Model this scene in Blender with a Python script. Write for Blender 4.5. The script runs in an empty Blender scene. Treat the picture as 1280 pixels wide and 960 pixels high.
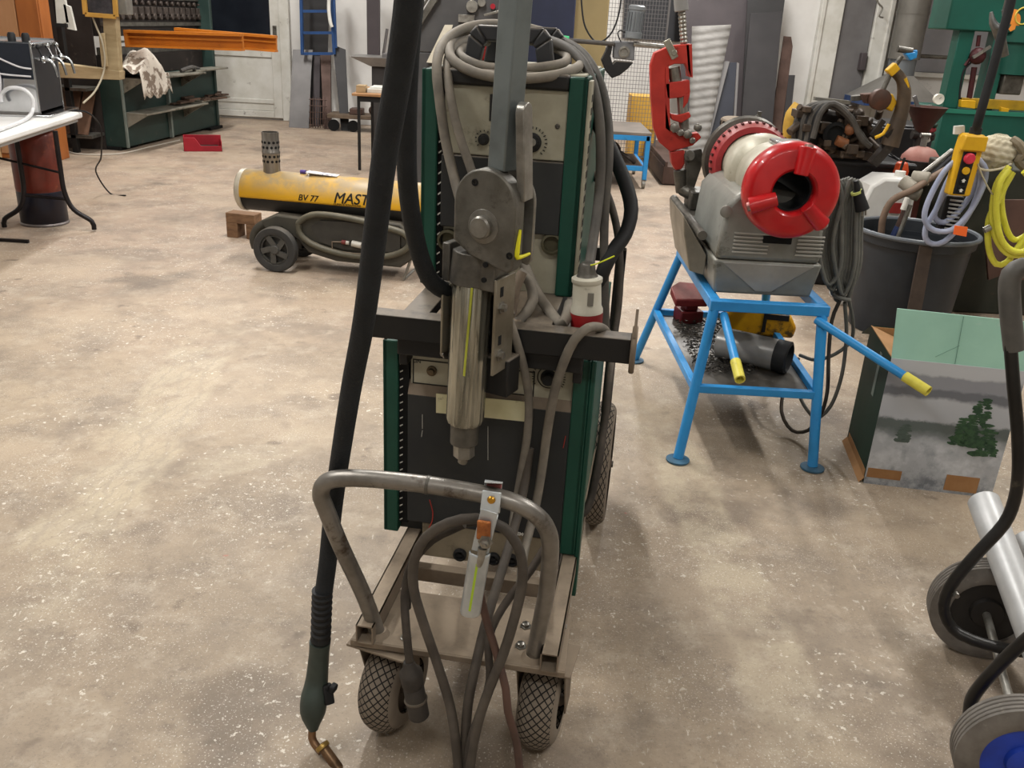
import bpy, bmesh, math, random
from mathutils import Vector, Matrix
random.seed(7)
SC = bpy.context.scene
COL = SC.collection
R = math.radians
# ------------------------------------------------------------------ camera geometry (photo taken at 1280x960)
FPX, CAMH, CX, CY = 1115., 1.55, 640., 480.
DN = Vector(((495-CX)/FPX, (3180-CY)/FPX, 1)).normalized()
FW = Vector((0, 0, 1))
AY = (FW - FW.dot(DN)*DN).normalized()
AX = DN.cross(AY)
if AX.x < 0: AX = -AX
def ray(px, py):
    c = Vector(((px-CX)/FPX, (py-CY)/FPX, 1))
    return Vector((c.dot(AX), c.dot(AY), -c.dot(DN)))
def PZ(px, py, z=0.):
    r = ray(px, py); t = (z-CAMH)/r.z
    return Vector((r.x*t, r.y*t, z))
def PY(px, py, y):
    r = ray(px, py); t = y/r.y
    return Vector((r.x*t, y, CAMH+r.z*t))
# ------------------------------------------------------------------ materials
def lin(h):
    if isinstance(h, str):
        h = h.lstrip('#'); c = [int(h[i:i+2], 16)/255 for i in (0, 2, 4)]
    else: c = h
    return tuple(((x/12.92) if x <= .04045 else ((x+.055)/1.055)**2.4) for x in c)+(1.,)
MATS = {}
def mat(name, c1, c2=None, rough=.5, metal=0., scale=9., bump=0., dust=None, dust_amt=.6, spec=.35, emit=0., lo=.38, hi=.66, stretch=None, grime=None, grime_scale=4., grime_lo=.56, coat=0., bscale=None, dust_rng=(.25, .9)):
    if name in MATS: return MATS[name]
    m = bpy.data.materials.new(name); m.use_nodes = True
    nt = m.node_tree; N = nt.nodes; L = nt.links
    b = N['Principled BSDF']
    tc = N.new('ShaderNodeTexCoord'); mp = N.new('ShaderNodeMapping')
    L.new(tc.outputs['Object'], mp.inputs['Vector'])
    if stretch: mp.inputs['Scale'].default_value = stretch
    def noise(s, d=6, r=.6):
        n = N.new('ShaderNodeTexNoise'); n.inputs['Scale'].default_value = s
        n.inputs['Detail'].default_value = d; n.inputs['Roughness'].default_value = r
        L.new(mp.outputs['Vector'], n.inputs['Vector']); return n
    def ramp(src, a, bb):
        r = N.new('ShaderNodeMapRange'); r.inputs['From Min'].default_value = a; r.inputs['From Max'].default_value = bb
        L.new(src, r.inputs['Value']); return r.outputs['Result']
    def mix(fac, a, bcol):
        x = N.new('ShaderNodeMix'); x.data_type = 'RGBA'
        L.new(fac, x.inputs[0])
        if isinstance(a, tuple): x.inputs[6].default_value = a
        else: L.new(a, x.inputs[6])
        if isinstance(bcol, tuple): x.inputs[7].default_value = bcol
        else: L.new(bcol, x.inputs[7])
        return x.outputs[2]
    col = lin(c1)
    n1 = noise(scale)
    if c2: col = mix(ramp(n1.outputs['Fac'], lo, hi), lin(c1), lin(c2))
    if grime:
        n2 = noise(grime_scale, 9, .7)
        col = mix(ramp(n2.outputs['Fac'], grime_lo, grime_lo+.08), col, lin(grime))
    if dust:
        g = N.new('ShaderNodeNewGeometry'); s = N.new('ShaderNodeSeparateXYZ'); L.new(g.outputs['Normal'], s.inputs[0])
        up = ramp(s.outputs['Z'], dust_rng[0], dust_rng[1])
        n3 = noise(scale*1.7, 8, .7)
        k = ramp(n3.outputs['Fac'], .2, .55)
        mu = N.new('ShaderNodeMath'); mu.operation = 'MULTIPLY'; L.new(up, mu.inputs[0]); L.new(k, mu.inputs[1])
        m2 = N.new('ShaderNodeMath'); m2.operation = 'MULTIPLY'; L.new(mu.outputs[0], m2.inputs[0]); m2.inputs[1].default_value = dust_amt
        col = mix(m2.outputs[0], col, lin(dust))
    if isinstance(col, tuple): b.inputs['Base Color'].default_value = col
    else: L.new(col, b.inputs['Base Color'])
    b.inputs['Metallic'].default_value = metal
    rr = N.new('ShaderNodeMapRange'); rr.inputs['To Min'].default_value = max(.02, rough-.1); rr.inputs['To Max'].default_value = min(1, rough+.12)
    L.new(n1.outputs['Fac'], rr.inputs['Value']); L.new(rr.outputs['Result'], b.inputs['Roughness'])
    b.inputs['Specular IOR Level'].default_value = spec
    b.inputs['Coat Weight'].default_value = coat
    if bump:
        bp = N.new('ShaderNodeBump'); bp.inputs['Strength'].default_value = bump; bp.inputs['Distance'].default_value = .004
        nb = noise(bscale or scale*4, 8, .65); L.new(nb.outputs['Fac'], bp.inputs['Height']); L.new(bp.outputs['Normal'], b.inputs['Normal'])
    if emit:
        b.inputs['Emission Color'].default_value = lin(c1); b.inputs['Emission Strength'].default_value = emit
    MATS[name] = m
    return m
DUST = '#8d8172'
def tread_mat():
    m = bpy.data.materials.new('diamond tread rubber'); m.use_nodes = True
    nt = m.node_tree; N = nt.nodes; L = nt.links; b = N['Principled BSDF']
    uv = N.new('ShaderNodeUVMap'); s = N.new('ShaderNodeSeparateXYZ'); L.new(uv.outputs[0], s.inputs[0])
    def M(op, a, bv):
        x = N.new('ShaderNodeMath'); x.operation = op
        for i, v in enumerate((a, bv)):
            if v is None: continue
            if isinstance(v, (int, float)): x.inputs[i].default_value = v
            else: L.new(v, x.inputs[i])
        return x.outputs[0]
    u = M('MULTIPLY', s.outputs['X'], 34.); v = M('MULTIPLY', s.outputs['Y'], 1.)
    def line(w):
        f = M('FRACT', w, None); d = M('ABSOLUTE', M('SUBTRACT', f, .5), None)
        return M('GREATER_THAN', d, .40)
    g = M('MAXIMUM', line(M('ADD', u, v)), line(M('SUBTRACT', u, v)))
    ins = M('LESS_THAN', M('ABSOLUTE', M('SUBTRACT', s.outputs['Y'], 2.5), None), 2.3)
    g = M('MULTIPLY', g, ins)
    mx = N.new('ShaderNodeMix'); mx.data_type = 'RGBA'; L.new(g, mx.inputs[0])
    tc = N.new('ShaderNodeTexCoord'); n = N.new('ShaderNodeTexNoise'); n.inputs['Scale'].default_value = 30; n.inputs['Detail'].default_value = 6
    L.new(tc.outputs['Object'], n.inputs['Vector'])
    m3 = N.new('ShaderNodeMix'); m3.data_type = 'RGBA'; L.new(n.outputs['Fac'], m3.inputs[0]); m3.inputs[6].default_value = lin('#6a6055'); m3.inputs[7].default_value = lin('#857a6c')
    L.new(m3.outputs[2], mx.inputs[6]); mx.inputs[7].default_value = lin('#12100e')
    L.new(mx.outputs[2], b.inputs['Base Color']); b.inputs['Roughness'].default_value = .9
    bp = N.new('ShaderNodeBump'); bp.inputs['Strength'].default_value = .8; bp.inputs['Distance'].default_value = .004; bp.invert = True
    L.new(g, bp.inputs['Height']); L.new(bp.outputs['Normal'], b.inputs['Normal'])
    return m
# ------------------------------------------------------------------ mesh builder
def basis(d):
    d = Vector(d).normalized(); a = Vector((0, 0, 1)) if abs(d.z) < .9 else Vector((1, 0, 0))
    u = d.cross(a).normalized(); return u, d.cross(u).normalized(), d
def spline(pts, step=.03):
    P = [Vector(p) for p in pts]
    if len(P) < 3: return P
    out = []
    Q = [P[0]*2-P[1]]+P+[P[-1]*2-P[-2]]
    for i in range(1, len(Q)-2):
        p0, p1, p2, p3 = Q[i-1:i+3]
        n = max(2, min(24, int((p2-p1).length/step)+1))
        for k in range(n):
            t = k/n
            out.append(.5*((2*p1)+(p2-p0)*t+(2*p0-5*p1+4*p2-p3)*t*t+(3*p1-p0-3*p2+p3)*t**3))
    out.append(P[-1]); return out
class MB:
    def __init__(s): s.v = []; s.f = []; s.uv = None
    def add(s, vs, fs):
        o = len(s.v); s.v += [Vector(v) for v in vs]; s.f += [tuple(i+o for i in f) for f in fs]; return s
    def bx(s, x0, x1, y0, y1, z0, z1, M=None):
        v = [Vector((x, y, z)) for z in (z0, z1) for x, y in ((x0, y0), (x1, y0), (x1, y1), (x0, y1))]
        if M: v = [M @ a for a in v]
        return s.add(v, [(3, 2, 1, 0), (4, 5, 6, 7), (0, 1, 5, 4), (1, 2, 6, 5), (2, 3, 7, 6), (3, 0, 4, 7)])
    def bar(s, a, b, w, h, up=(0, 0, 1)):
        a = Vector(a); b = Vector(b); d = (b-a).normalized(); up = Vector(up)
        if abs(d.dot(up)) > .97: up = Vector((0, 1, 0))
        u = d.cross(up).normalized(); n = u.cross(d).normalized()
        v = [p+u*sx*w/2+n*sz*h/2 for p in (a, b) for sx, sz in ((-1, -1), (1, -1), (1, 1), (-1, 1))]
        return s.add(v, [(3, 2, 1, 0), (4, 5, 6, 7), (0, 1, 5, 4), (1, 2, 6, 5), (2, 3, 7, 6), (3, 0, 4, 7)])
    def tube(s, pts, r, n=10, sp=True, caps=True, step=.03, closed=False):
        P = spline(pts, step) if sp else [Vector(p) for p in pts]
        m = len(P)
        if isinstance(r, (int, float)): rr = [r]*m
        else:
            rr = []
            for i in range(m):
                t = i/(m-1)*(len(r)-1); k = min(int(t), len(r)-2); rr.append(r[k]+(r[k+1]-r[k])*(t-k))
        T = [(P[min(i+1, m-1)]-P[max(i-1, 0)]).normalized() for i in range(m)]
        u = basis(T[0])[0]; vs = []
        for i in range(m):
            u = (u-T[i]*u.dot(T[i])).normalized(); w = T[i].cross(u)
            k = 1.
            if not sp and 0 < i < m-1:
                c = max(.5, abs((P[i]-P[i-1]).normalized().dot(T[i]))); k = 1/c
                # widen mitre
            for j in range(n):
                a = 2*math.pi*j/n; vs.append(P[i]+(u*math.cos(a)+w*math.sin(a))*rr[i])
        fs = [(i*n+j, i*n+(j+1) % n, (i+1)*n+(j+1) % n, (i+1)*n+j) for i in range(m-1) for j in range(n)]
        if caps: fs += [tuple(range(n-1, -1, -1)), tuple((m-1)*n+j for j in range(n))]
        return s.add(vs, fs)
    def lathe(s, prof, o=(0, 0, 0), d=(0, 0, 1), n=32, ang=2*math.pi):
        u, w, d = basis(d); o = Vector(o); m = len(prof); vs = []
        for r, h in prof:
            for j in range(n):
                a = 2*math.pi*j/n; vs.append(o+d*h+(u*math.cos(a)+w*math.sin(a))*max(r, 1e-5))
        fs = [(i*n+j, i*n+(j+1) % n, (i+1)*n+(j+1) % n, (i+1)*n+j) for i in range(m-1) for j in range(n)]
        if prof[0][0] > 1e-4 and prof[0] != prof[-1]: fs.append(tuple(range(n-1, -1, -1)))
        if prof[-1][0] > 1e-4 and prof[0] != prof[-1]: fs.append(tuple((m-1)*n+j for j in range(n)))
        return s.add(vs, fs)
    def cyl(s, a, b, r1, r2=None, n=20):
        a = Vector(a); b = Vector(b); r2 = r1 if r2 is None else r2
        return s.lathe([(r1, 0), (r2, (b-a).length)], a, b-a, n)
    def ring(s, c, d, R0, r, n=32, k=10):
        return s.lathe([(R0+r*math.cos(2*math.pi*(i % k)/k), r*math.sin(2*math.pi*(i % k)/k)) for i in range(k+1)], c, d, n)
    def prism(s, poly, vec):
        P = [Vector(p) for p in poly]; v = Vector(vec); n = len(P)
        fs = [tuple(range(n)), tuple(range(2*n-1, n-1, -1))]+[(i, i+n, (i+1) % n+n, (i+1) % n) for i in range(n)]
        return s.add(P+[p+v for p in P], fs)
    def sph(s, c, r, n=14, sc=(1, 1, 1), jit=0):
        c = Vector(c); m = n//2+1; vs = [c+Vector((0, 0, -r*sc[2]))]
        for i in range(1, m):
            a = -math.pi/2+math.pi*i/m
            for j in range(n):
                b = 2*math.pi*j/n; q = r*(1+random.uniform(-jit, jit))
                vs.append(c+Vector((q*math.cos(a)*math.cos(b)*sc[0], q*math.cos(a)*math.sin(b)*sc[1], q*math.sin(a)*sc[2])))
        vs.append(c+Vector((0, 0, r*sc[2])))
        fs = [(0, 1+(j+1) % n, 1+j) for j in range(n)]
        for i in range(m-2):
            for j in range(n): fs.append((1+i*n+j, 1+i*n+(j+1) % n, 1+(i+1)*n+(j+1) % n, 1+(i+1)*n+j))
        t = len(vs)-1; fs += [(t, 1+(m-2)*n+j, 1+(m-2)*n+(j+1) % n) for j in range(n)]
        return s.add(vs, fs)
    def grid(s, fn, nu, nv, closed_u=False):
        vs = [fn(i/nu, j/nv) for i in range(nu+1) for j in range(nv+1)]
        fs = [(i*(nv+1)+j, (i+1)*(nv+1)+j, (i+1)*(nv+1)+j+1, i*(nv+1)+j+1) for i in range(nu) for j in range(nv)]
        return s.add(vs, fs)
    def xf(s, M):
        s.v = [M @ v for v in s.v]; return s
def mesh_obj(name, mb, m, parent=None, bevel=0., flat=False, label=None, solid=0., normals=True):
    me = bpy.data.meshes.new(name); me.from_pydata([tuple(v) for v in mb.v], [], mb.f)
    bm = bmesh.new(); bm.from_mesh(me)
    if normals: bmesh.ops.recalc_face_normals(bm, faces=bm.faces)
    bm.to_mesh(me); bm.free()
    if not flat:
        for p in me.polygons: p.use_smooth = True
        me.set_sharp_from_angle(angle=R(38))
    me.materials.append(m)
    o = bpy.data.objects.new(name, me); COL.objects.link(o)
    if parent is not None: o.parent = parent
    if solid:
        md = o.modifiers.new('thick', 'SOLIDIFY'); md.thickness = solid; md.offset = 0
    if bevel:
        md = o.modifiers.new('bevel', 'BEVEL'); md.width = bevel; md.segments = 2; md.limit_method = 'ANGLE'; md.angle_limit = R(40)
        md.harden_normals = False
    if label: o['label'] = label
    return o
def islands(mb):
    """the loose pieces of a mesh as separate builders"""
    par = list(range(len(mb.v)))
    def find(a):
        while par[a] != a: par[a] = par[par[a]]; a = par[a]
        return a
    for f in mb.f:
        for i in f[1:]: par[find(i)] = find(f[0])
    out = {}
    for f in mb.f: out.setdefault(find(f[0]), []).append(f)
    res = []
    for fs in out.values():
        ids = sorted({i for f in fs for i in f}); mp = {i: k for k, i in enumerate(ids)}
        q_ = MB(); q_.v = [mb.v[i] for i in ids]; q_.f = [tuple(mp[i] for i in f) for f in fs]; res.append(q_)
    return res
def single(name, label, cat, mb, m, group=None, bevel=0., flat=False, solid=0.):
    """a thing that is one mesh, given in world coordinates; its origin goes to its base"""
    xs = [v.x for v in mb.v]; ys = [v.y for v in mb.v]; zs = [v.z for v in mb.v]
    o = Vector(((min(xs)+max(xs))/2, (min(ys)+max(ys))/2, min(zs)))
    mb.v = [v-o for v in mb.v]
    ob = mesh_obj(name, mb, m, None, bevel, flat, label, solid); ob.location = o
    ob['category'] = cat
    if group: ob['group'] = group
    return ob
def struct(name, mb, m, parent=None, bevel=0., flat=False):
    o = mesh_obj(name, mb, m, parent, bevel, flat)
    if parent is None: o['kind'] = 'structure'
    return o
class Thing:
    def __init__(s, name, label, cat, loc=(0, 0, 0), yaw=0., group=None):
        s.e = bpy.data.objects.new(name, None); COL.objects.link(s.e); s.e.empty_display_size = .1
        s.o = Vector(loc if len(loc) == 3 else (loc[0], loc[1], 0)); s.yaw = yaw
        s.e.location = s.o; s.e.rotation_euler = (0, 0, R(yaw))
        s.M = Matrix.Translation(s.o) @ Matrix.Rotation(R(yaw), 4, 'Z'); s.I = s.M.inverted()
        s.e['label'] = label; s.e['category'] = cat
        if group: s.e['group'] = group
        s.cam = s.I @ Vector((0, 0, CAMH))
    def at(s, px, py, x=None, y=None, z=None):
        r = s.I.to_3x3() @ ray(px, py); o = s.cam
        t = (y-o.y)/r.y if y is not None else ((x-o.x)/r.x if x is not None else (z-o.z)/r.z)
        return o+r*t
    def part(s, name, mb, m, parent=None, world=False, split=False, **k):
        if world: mb.xf(s.I)
        if split:
            return [mesh_obj(name, q_, m, parent or s.e, **k) for q_ in islands(mb)]
        return mesh_obj(name, mb, m, parent or s.e, **k)
def copy_tree(o, parent=None):
    c = o.copy(); COL.objects.link(c)
    if parent is not None: c.parent = parent
    for ch in list(o.children): copy_tree(ch, c)
    return c
def text_mb(txt, size, M, depth=.001, shear=0., align='LEFT', bold=0., cuts=0):
    cu = bpy.data.curves.new('t', 'FONT'); cu.body = txt; cu.size = size; cu.extrude = depth; cu.shear = shear; cu.align_x = align; cu.offset = bold
    o = bpy.data.objects.new('t', cu); COL.objects.link(o)
    bpy.context.view_layer.update()
    me = bpy.data.meshes.new_from_object(o.evaluated_get(bpy.context.evaluated_depsgraph_get()))
    if cuts:      # slice the letters into bands so they can be wrapped round a drum
        bm = bmesh.new(); bm.from_mesh(me)
        for i in range(cuts): bmesh.ops.bisect_plane(bm, geom=bm.verts[:]+bm.edges[:]+bm.faces[:], plane_co=(0, size*(-.3+1.3*i/cuts), 0), plane_no=(0, 1, 0))
        bmesh.ops.triangulate(bm, faces=bm.faces[:]); bm.to_mesh(me); bm.free()
    mb = MB(); mb.add([M @ v.co for v in me.vertices], [tuple(p.vertices) for p in me.polygons])
    bpy.data.objects.remove(o); bpy.data.curves.remove(cu); bpy.data.meshes.remove(me)
    return mb
def tyre(thing, name, c, axis, Rr, w, m, parent=None, k=14):
    """pneumatic tyre with uv: u round the wheel, v (0..5) across the tread"""
    u, wv, d = basis(axis); c = Vector(c); n = 48
    prof = []
    for i in range(k+1):
        t = -1+2*i/k
        a = t*R(118)
        prof.append((Rr-w*.42+w*.42*math.cos(a)+0.0, w*.5*math.sin(max(-math.pi/2, min(math.pi/2, a)))*1.0, i))
    vs = []; uvs = []
    for r, h, i in prof:
        for j in range(n+1):
            a = 2*math.pi*j/n; vs.append(c+d*h+(u*math.cos(a)+wv*math.sin(a))*r)
    me = bpy.data.meshes.new(name)
    fs = [(i*(n+1)+j, i*(n+1)+j+1, (i+1)*(n+1)+j+1, (i+1)*(n+1)+j) for i in range(k) for j in range(n)]
    me.from_pydata([tuple(v) for v in vs], [], fs)
    lay = me.uv_layers.new(name='UVMap')
    for p in me.polygons:
        for li, vi in zip(p.loop_indices, p.vertices):
            i, j = divmod(vi, n+1); lay.data[li].uv = (j/n, i/k*9-2.)
    bm = bmesh.new(); bm.from_mesh(me); bmesh.ops.remove_doubles(bm, verts=bm.verts, dist=1e-5); bmesh.ops.recalc_face_normals(bm, faces=bm.faces); bm.to_mesh(me); bm.free()
    for p in me.polygons: p.use_smooth = True
    me.materials.append(m); o = bpy.data.objects.new(name, me); COL.objects.link(o); o.parent = parent or thing.e
    return o
# shared materials
M_GREEN = mat('dark green powder coat', '#124034', '#174b3d', .45, scale=5, grime='#3a4a3c', grime_scale=9, grime_lo=.66)
M_DARK = mat('dark charcoal panel', '#26282a', '#303130', .6, scale=6, bump=.1, dust=DUST, grime='#4a4741', grime_scale=14, grime_lo=.67)
M_BLACK = mat('black paint', '#141415', '#1d1c1b', .5, scale=8, dust=DUST, dust_amt=.7, grime='#4c463e', grime_scale=12, grime_lo=.66)
M_RUBBER = mat('black rubber', '#131416', '#1e1e1f', .62, scale=12, bump=.15, grime='#35332f', grime_scale=18, grime_lo=.64)
M_CABLE = mat('dusty grey cable', '#67625a', '#827b70', .7, scale=16, bump=.1, dust='#938a7d', dust_amt=.5)
M_CABLED = mat('dusty brown cable', '#2f2b27', '#47403a', .7, scale=16, bump=.1, dust='#75695c', dust_amt=.5)
M_BEIGE = mat('grimy beige panel', '#a9a593', '#8f8b79', .55, scale=7, grime='#5f5a4b', grime_scale=6, grime_lo=.62)
M_STEEL = mat('worn bare steel', '#9a9891', '#716d66', .35, .7, scale=14, bump=.15, grime='#4d4338', grime_scale=10, grime_lo=.64)
M_CHROME = mat('scratched zinc plate', '#b5b7b8', '#8e9090', .25, 1., scale=20, bump=.1, stretch=(1, 1, .15))
M_DSTEEL = mat('dark greasy steel', '#6a6760', '#4b4843', .42, .55, scale=14, bump=.3, grime='#2b2825', grime_scale=12, grime_lo=.62)
M_DUSTY = mat('brown dusted steel', '#6b5f52', '#857767', .75, .1, scale=9, bump=.2, dust='#9a8b78', dust_amt=.7, grime='#4a4038', grime_scale=10, grime_lo=.63)
M_YEL = mat('yellow paint', '#d8a91c', '#c4951a', .45, scale=8, grime='#6b5a30', grime_scale=10, grime_lo=.62)
M_RED = mat('red paint', '#c01c20', '#a5161b', .3, scale=7, grime='#5a1a1a', grime_scale=14, grime_lo=.64, coat=.3)
M_BLUE = mat('sky blue paint', '#2f8ccb', '#2a80be', .4, scale=8, grime='#35556b', grime_scale=16, grime_lo=.64)
M_WHITE = mat('white plastic', '#dcdbd4', '#c8c6bd', .4, scale=6)
M_WOOD = mat('pale timber', '#b39a76', '#97805f', .65, scale=5, stretch=(1, 1, 6), bump=.1)
M_BOLT = mat('zinc bolt', '#9c9a94', '#77736c', .35, .9, scale=30)
M_PITCH = mat('black hole lining', '#0b0b0b', rough=.9)
M_TREAD = tread_mat()
# ================================================================== THE SETTING
def floor_mat():
    m = bpy.data.materials.new('worn workshop concrete'); m.use_nodes = True
    nt = m.node_tree; N = nt.nodes; L = nt.links; b = N['Principled BSDF']
    tc = N.new('ShaderNodeTexCoord')
    def mp(sc=(1, 1, 1), rot=0., loc=(0, 0, 0)):
        x = N.new('ShaderNodeMapping'); L.new(tc.outputs['Object'], x.inputs[0]); x.inputs['Scale'].default_value = sc
        x.inputs['Rotation'].default_value = (0, 0, rot); x.inputs['Location'].default_value = loc; return x.outputs[0]
    def noise(s, d=8, r=.62, v=None):
        n = N.new('ShaderNodeTexNoise'); n.inputs['Scale'].default_value = s; n.inputs['Detail'].default_value = d; n.inputs['Roughness'].default_value = r
        L.new(v or mp(), n.inputs['Vector']); return n.outputs['Fac']
    def rng(s, a, c, lo=0., hi=1.):
        x = N.new('ShaderNodeMapRange'); x.inputs['From Min'].default_value = a; x.inputs['From Max'].default_value = c
        x.inputs['To Min'].default_value = lo; x.inputs['To Max'].default_value = hi; L.new(s, x.inputs[0]); return x.outputs[0]
    def math_(op, a, c=None):
        x = N.new('ShaderNodeMath'); x.operation = op
        for i, v in enumerate((a, c)):
            if v is None: continue
            if isinstance(v, (int, float)): x.inputs[i].default_value = v
            else: L.new(v, x.inputs[i])
        return x.outputs[0]
    def mix(f, a, c):
        x = N.new('ShaderNodeMix'); x.data_type = 'RGBA'; L.new(f, x.inputs[0])
        for i, v in ((6, a), (7, c)):
            if isinstance(v, str): x.inputs[i].default_value = lin(v)
            else: L.new(v, x.inputs[i])
        return x.outputs[2]
    s = N.new('ShaderNodeSeparateXYZ'); L.new(tc.outputs['Object'], s.inputs[0])
    def lin2(vx, vy, k): return math_('ADD', math_('ADD', math_('MULTIPLY', s.outputs['X'], vx), math_('MULTIPLY', s.outputs['Y'], vy)), k)
    def mul(*a):
        r = a[0]
        for q_ in a[1:]: r = math_('MULTIPLY', r, q_)
        return r
    base = mix(rng(noise(.8, 6), .38, .62), '#918270', '#a79680')
    # the far half of the hall has a pinker, smoother screed
    far = rng(math_('ADD', s.outputs['Y'], math_('MULTIPLY', noise(.9, 5), 3.)), 5.0, 7.5)
    base = mix(mul(far, .75), base, '#a08a78')
    base = mix(mul(rng(noise(2.6, 12, .72), .45, .62), .62), base, '#766a5e')
    base = mix(mul(rng(noise(7., 14, .78, mp(loc=(1, 5, 0))), .50, .64), .55), base, '#b8ab99')
    base = mix(mul(rng(noise(11., 14, .8, mp(loc=(6, 2, 0))), .53, .66), .55), base, '#6a5e52')
    base = mix(mul(rng(noise(1.1, 8, .6, mp(loc=(2, 7, 0))), .50, .62), .45), base, '#b3a18b')
    # dark oil stains
    base = mix(mul(rng(noise(1.7, 5, .55, mp(loc=(9, 1, 0))), .59, .68), .6), base, '#62564b')
    base = mix(mul(rng(noise(5., 4, .5, mp(loc=(3, 4, 0))), .66, .72), .6), base, '#57493e')
    # pale dragged bands left by wheels
    for (pa_, pc_, hw_, amt, tread) in ((PZ(60, 720), PZ(255, 440), .16, .42, True), (PZ(835, 560), PZ(975, 850), .12, .45, False), (PZ(345, 560), PZ(255, 590), .10, .35, False)):
        d = (pc_-pa_); ln_ = d.length; d = d.normalized(); nrm = Vector((-d.y, d.x, 0))
        wob = math_('MULTIPLY', math_('SUBTRACT', noise(2.5, 8, .65), .5), .22)
        across = math_('ADD', lin2(nrm.x, nrm.y, -nrm.dot(pa_)), wob); along = lin2(d.x, d.y, -d.dot(pa_))
        band = rng(math_('ABSOLUTE', across), hw_*.75, hw_*1.05, 1, 0)
        ends = mul(rng(along, -.5, .1), rng(along, ln_-.1, ln_+.5, 1, 0))
        f_ = mul(band, ends, rng(noise(4, 8, .7), .40, .55))
        base = mix(mul(f_, amt), base, '#c2b59c')
        if tread:
            def ln(w): return rng(math_('ABSOLUTE', math_('SUBTRACT', math_('FRACT', w), .5)), .40, .46)
            dia = math_('MAXIMUM', ln(math_('ADD', math_('MULTIPLY', along, 9.), math_('MULTIPLY', across, 20.))), ln(math_('MULTIPLY', across, 11.)))
            base = mix(mul(f_, dia, .45), base, '#95897a')
    # flakes, chips and short scratches of pale concrete
    near = rng(math_('ADD', s.outputs['Y'], math_('MULTIPLY', noise(1.1, 5), 3.)), 5.5, 3.8)
    chips = mul(rng(noise(48, 3, .62, mp(loc=(5, 5, 0))), .615, .65), rng(noise(1.9, 5, .6, mp(loc=(8, 3, 0))), .47, .56))
    base = mix(mul(chips, .65), base, '#e6dfd2')
    for k_, (sc_, rt_) in enumerate((((26, 6, 1), 28), ((24, 5, 1), -50), ((30, 8, 1), 78), ((22, 5, 1), 5))):
        sx_ = mul(rng(noise(2.4, 5, .65, mp(sc_, R(rt_), (k_, 3*k_, 0))), .655, .69), rng(noise(1.5, 5, .6, mp(loc=(3*k_, 8, 0))), .48, .58), near)
        base = mix(mul(sx_, .7), base, '#ddd5c7')
    grit = mul(rng(noise(190, 2, .5), .62, .68), rng(noise(2.2, 6, .6, mp(loc=(1, 1, 0))), .42, .56))
    base = mix(mul(grit, .6), base, '#e9e3d8')
    base = mix(mul(rng(noise(120, 4, .7, mp(loc=(2, 2, 0))), .56, .66), .45), base, '#6b5f52')
    # trodden-in coloured crumbs
    red = mul(rng(noise(16, 1, .4, mp(loc=(7, 7, 0))), .80, .83), near)
    base = mix(mul(red, .8), base, '#b8655a')
    L.new(base, b.inputs['Base Color'])
    L.new(rng(noise(1.4), .3, .7, .42, .68), b.inputs['Roughness'])
    b.inputs['Specular IOR Level'].default_value = .45
    bp = N.new('ShaderNodeBump'); bp.inputs['Strength'].default_value = .45; bp.inputs['Distance'].default_value = .004
    L.new(noise(34, 12, .8), bp.inputs['Height']); L.new(bp.outputs[0], b.inputs['Normal'])
    return m
WX0, WX1, WY0, WY1, WH = -7.2, 8.5, -3.5, 13.2, 4.6
struct('floor', MB().bx(WX0-.2, WX1+.2, WY0-.2, WY1+.2, -.12, 0), floor_mat(), flat=True)
M_WALL = mat('old whitewashed plaster', '#d9d7d3', '#c9c6c2', .85, scale=1.2, bump=.3, grime='#8f8a84', grime_scale=1.6, grime_lo=.66)
M_CEIL = mat('ceiling boards', '#c9c7c2', '#bdbab5', .9, scale=2)
struct('wall_back', MB().bx(WX0-.2, WX1+.2, WY1, WY1+.2, 0, WH), M_WALL, flat=True)
struct('wall_left', MB().bx(WX0-.2, WX0, WY0, WY1, 0, WH), M_WALL, flat=True)
struct('wall_right', MB().bx(WX1, WX1+.2, WY0, WY1, 0, WH), M_WALL, flat=True)
struct('wall_front', MB().bx(WX0-.2, WX1+.2, WY0-.2, WY0, 0, WH), M_WALL, flat=True)
struct('ceiling', MB().bx(WX0-.2, WX1+.2, WY0-.2, WY1+.2, WH, WH+.15), M_CEIL, flat=True)
# ---- door_1: white panelled door, back left
M_DOORW = mat('peeling white door paint', '#cfcdc6', '#bdbab0', .6, scale=4, bump=.15, grime='#77706a', grime_scale=5, grime_lo=.63)
M_GLASSD = mat('dark window glass', '#171a20', '#20242b', .15, scale=2)
dA = -5.15; dB = -3.46; Y = WY1
d = struct('door_1', MB().bx(dA+.14, dB-.13, Y-.049, Y, .03, .12).bx(dA+.14, dB-.13, Y-.04, Y, .22, .28).bx(dA, dA+.14, Y-.05, Y, .03, 2.1).bx(dB-.13, dB, Y-.05, Y, .03, 2.1)
           .bx(dA+.14, dB-.13, Y-.048, Y, .84, 1.03).bx(dA+.14, dB-.13, Y-.048, Y, 1.98, 2.1).bx(dA+.14, dB-.13, Y-.025, Y-.003, .12, .84), M_DOORW, bevel=.008)
struct('door_glass', MB().bx(dA+.14, dB-.13, Y-.03, Y, 1.03, 1.98), M_GLASSD, d)
struct('door_handle', MB().bx(dB-.09, dB-.04, Y-.07, Y-.05, 1.0, 1.26).cyl((dB-.065, Y-.07, 1.1), (dB-.065, Y-.12, 1.1), .012).bar((dB-.065, Y-.12, 1.1), (dB-.18, Y-.12, 1.1), .02, .02), M_DSTEEL, d)
struct('trim_1', MB().bx(dB, dB+.14, Y-.08, Y, 0, 2.3).bx(dA-.14, dA, Y-.08, Y, 0, 2.3).bx(dA-.14, dB+.14, Y-.08, Y, 2.1, 2.28), M_DOORW, bevel=.01)
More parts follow.
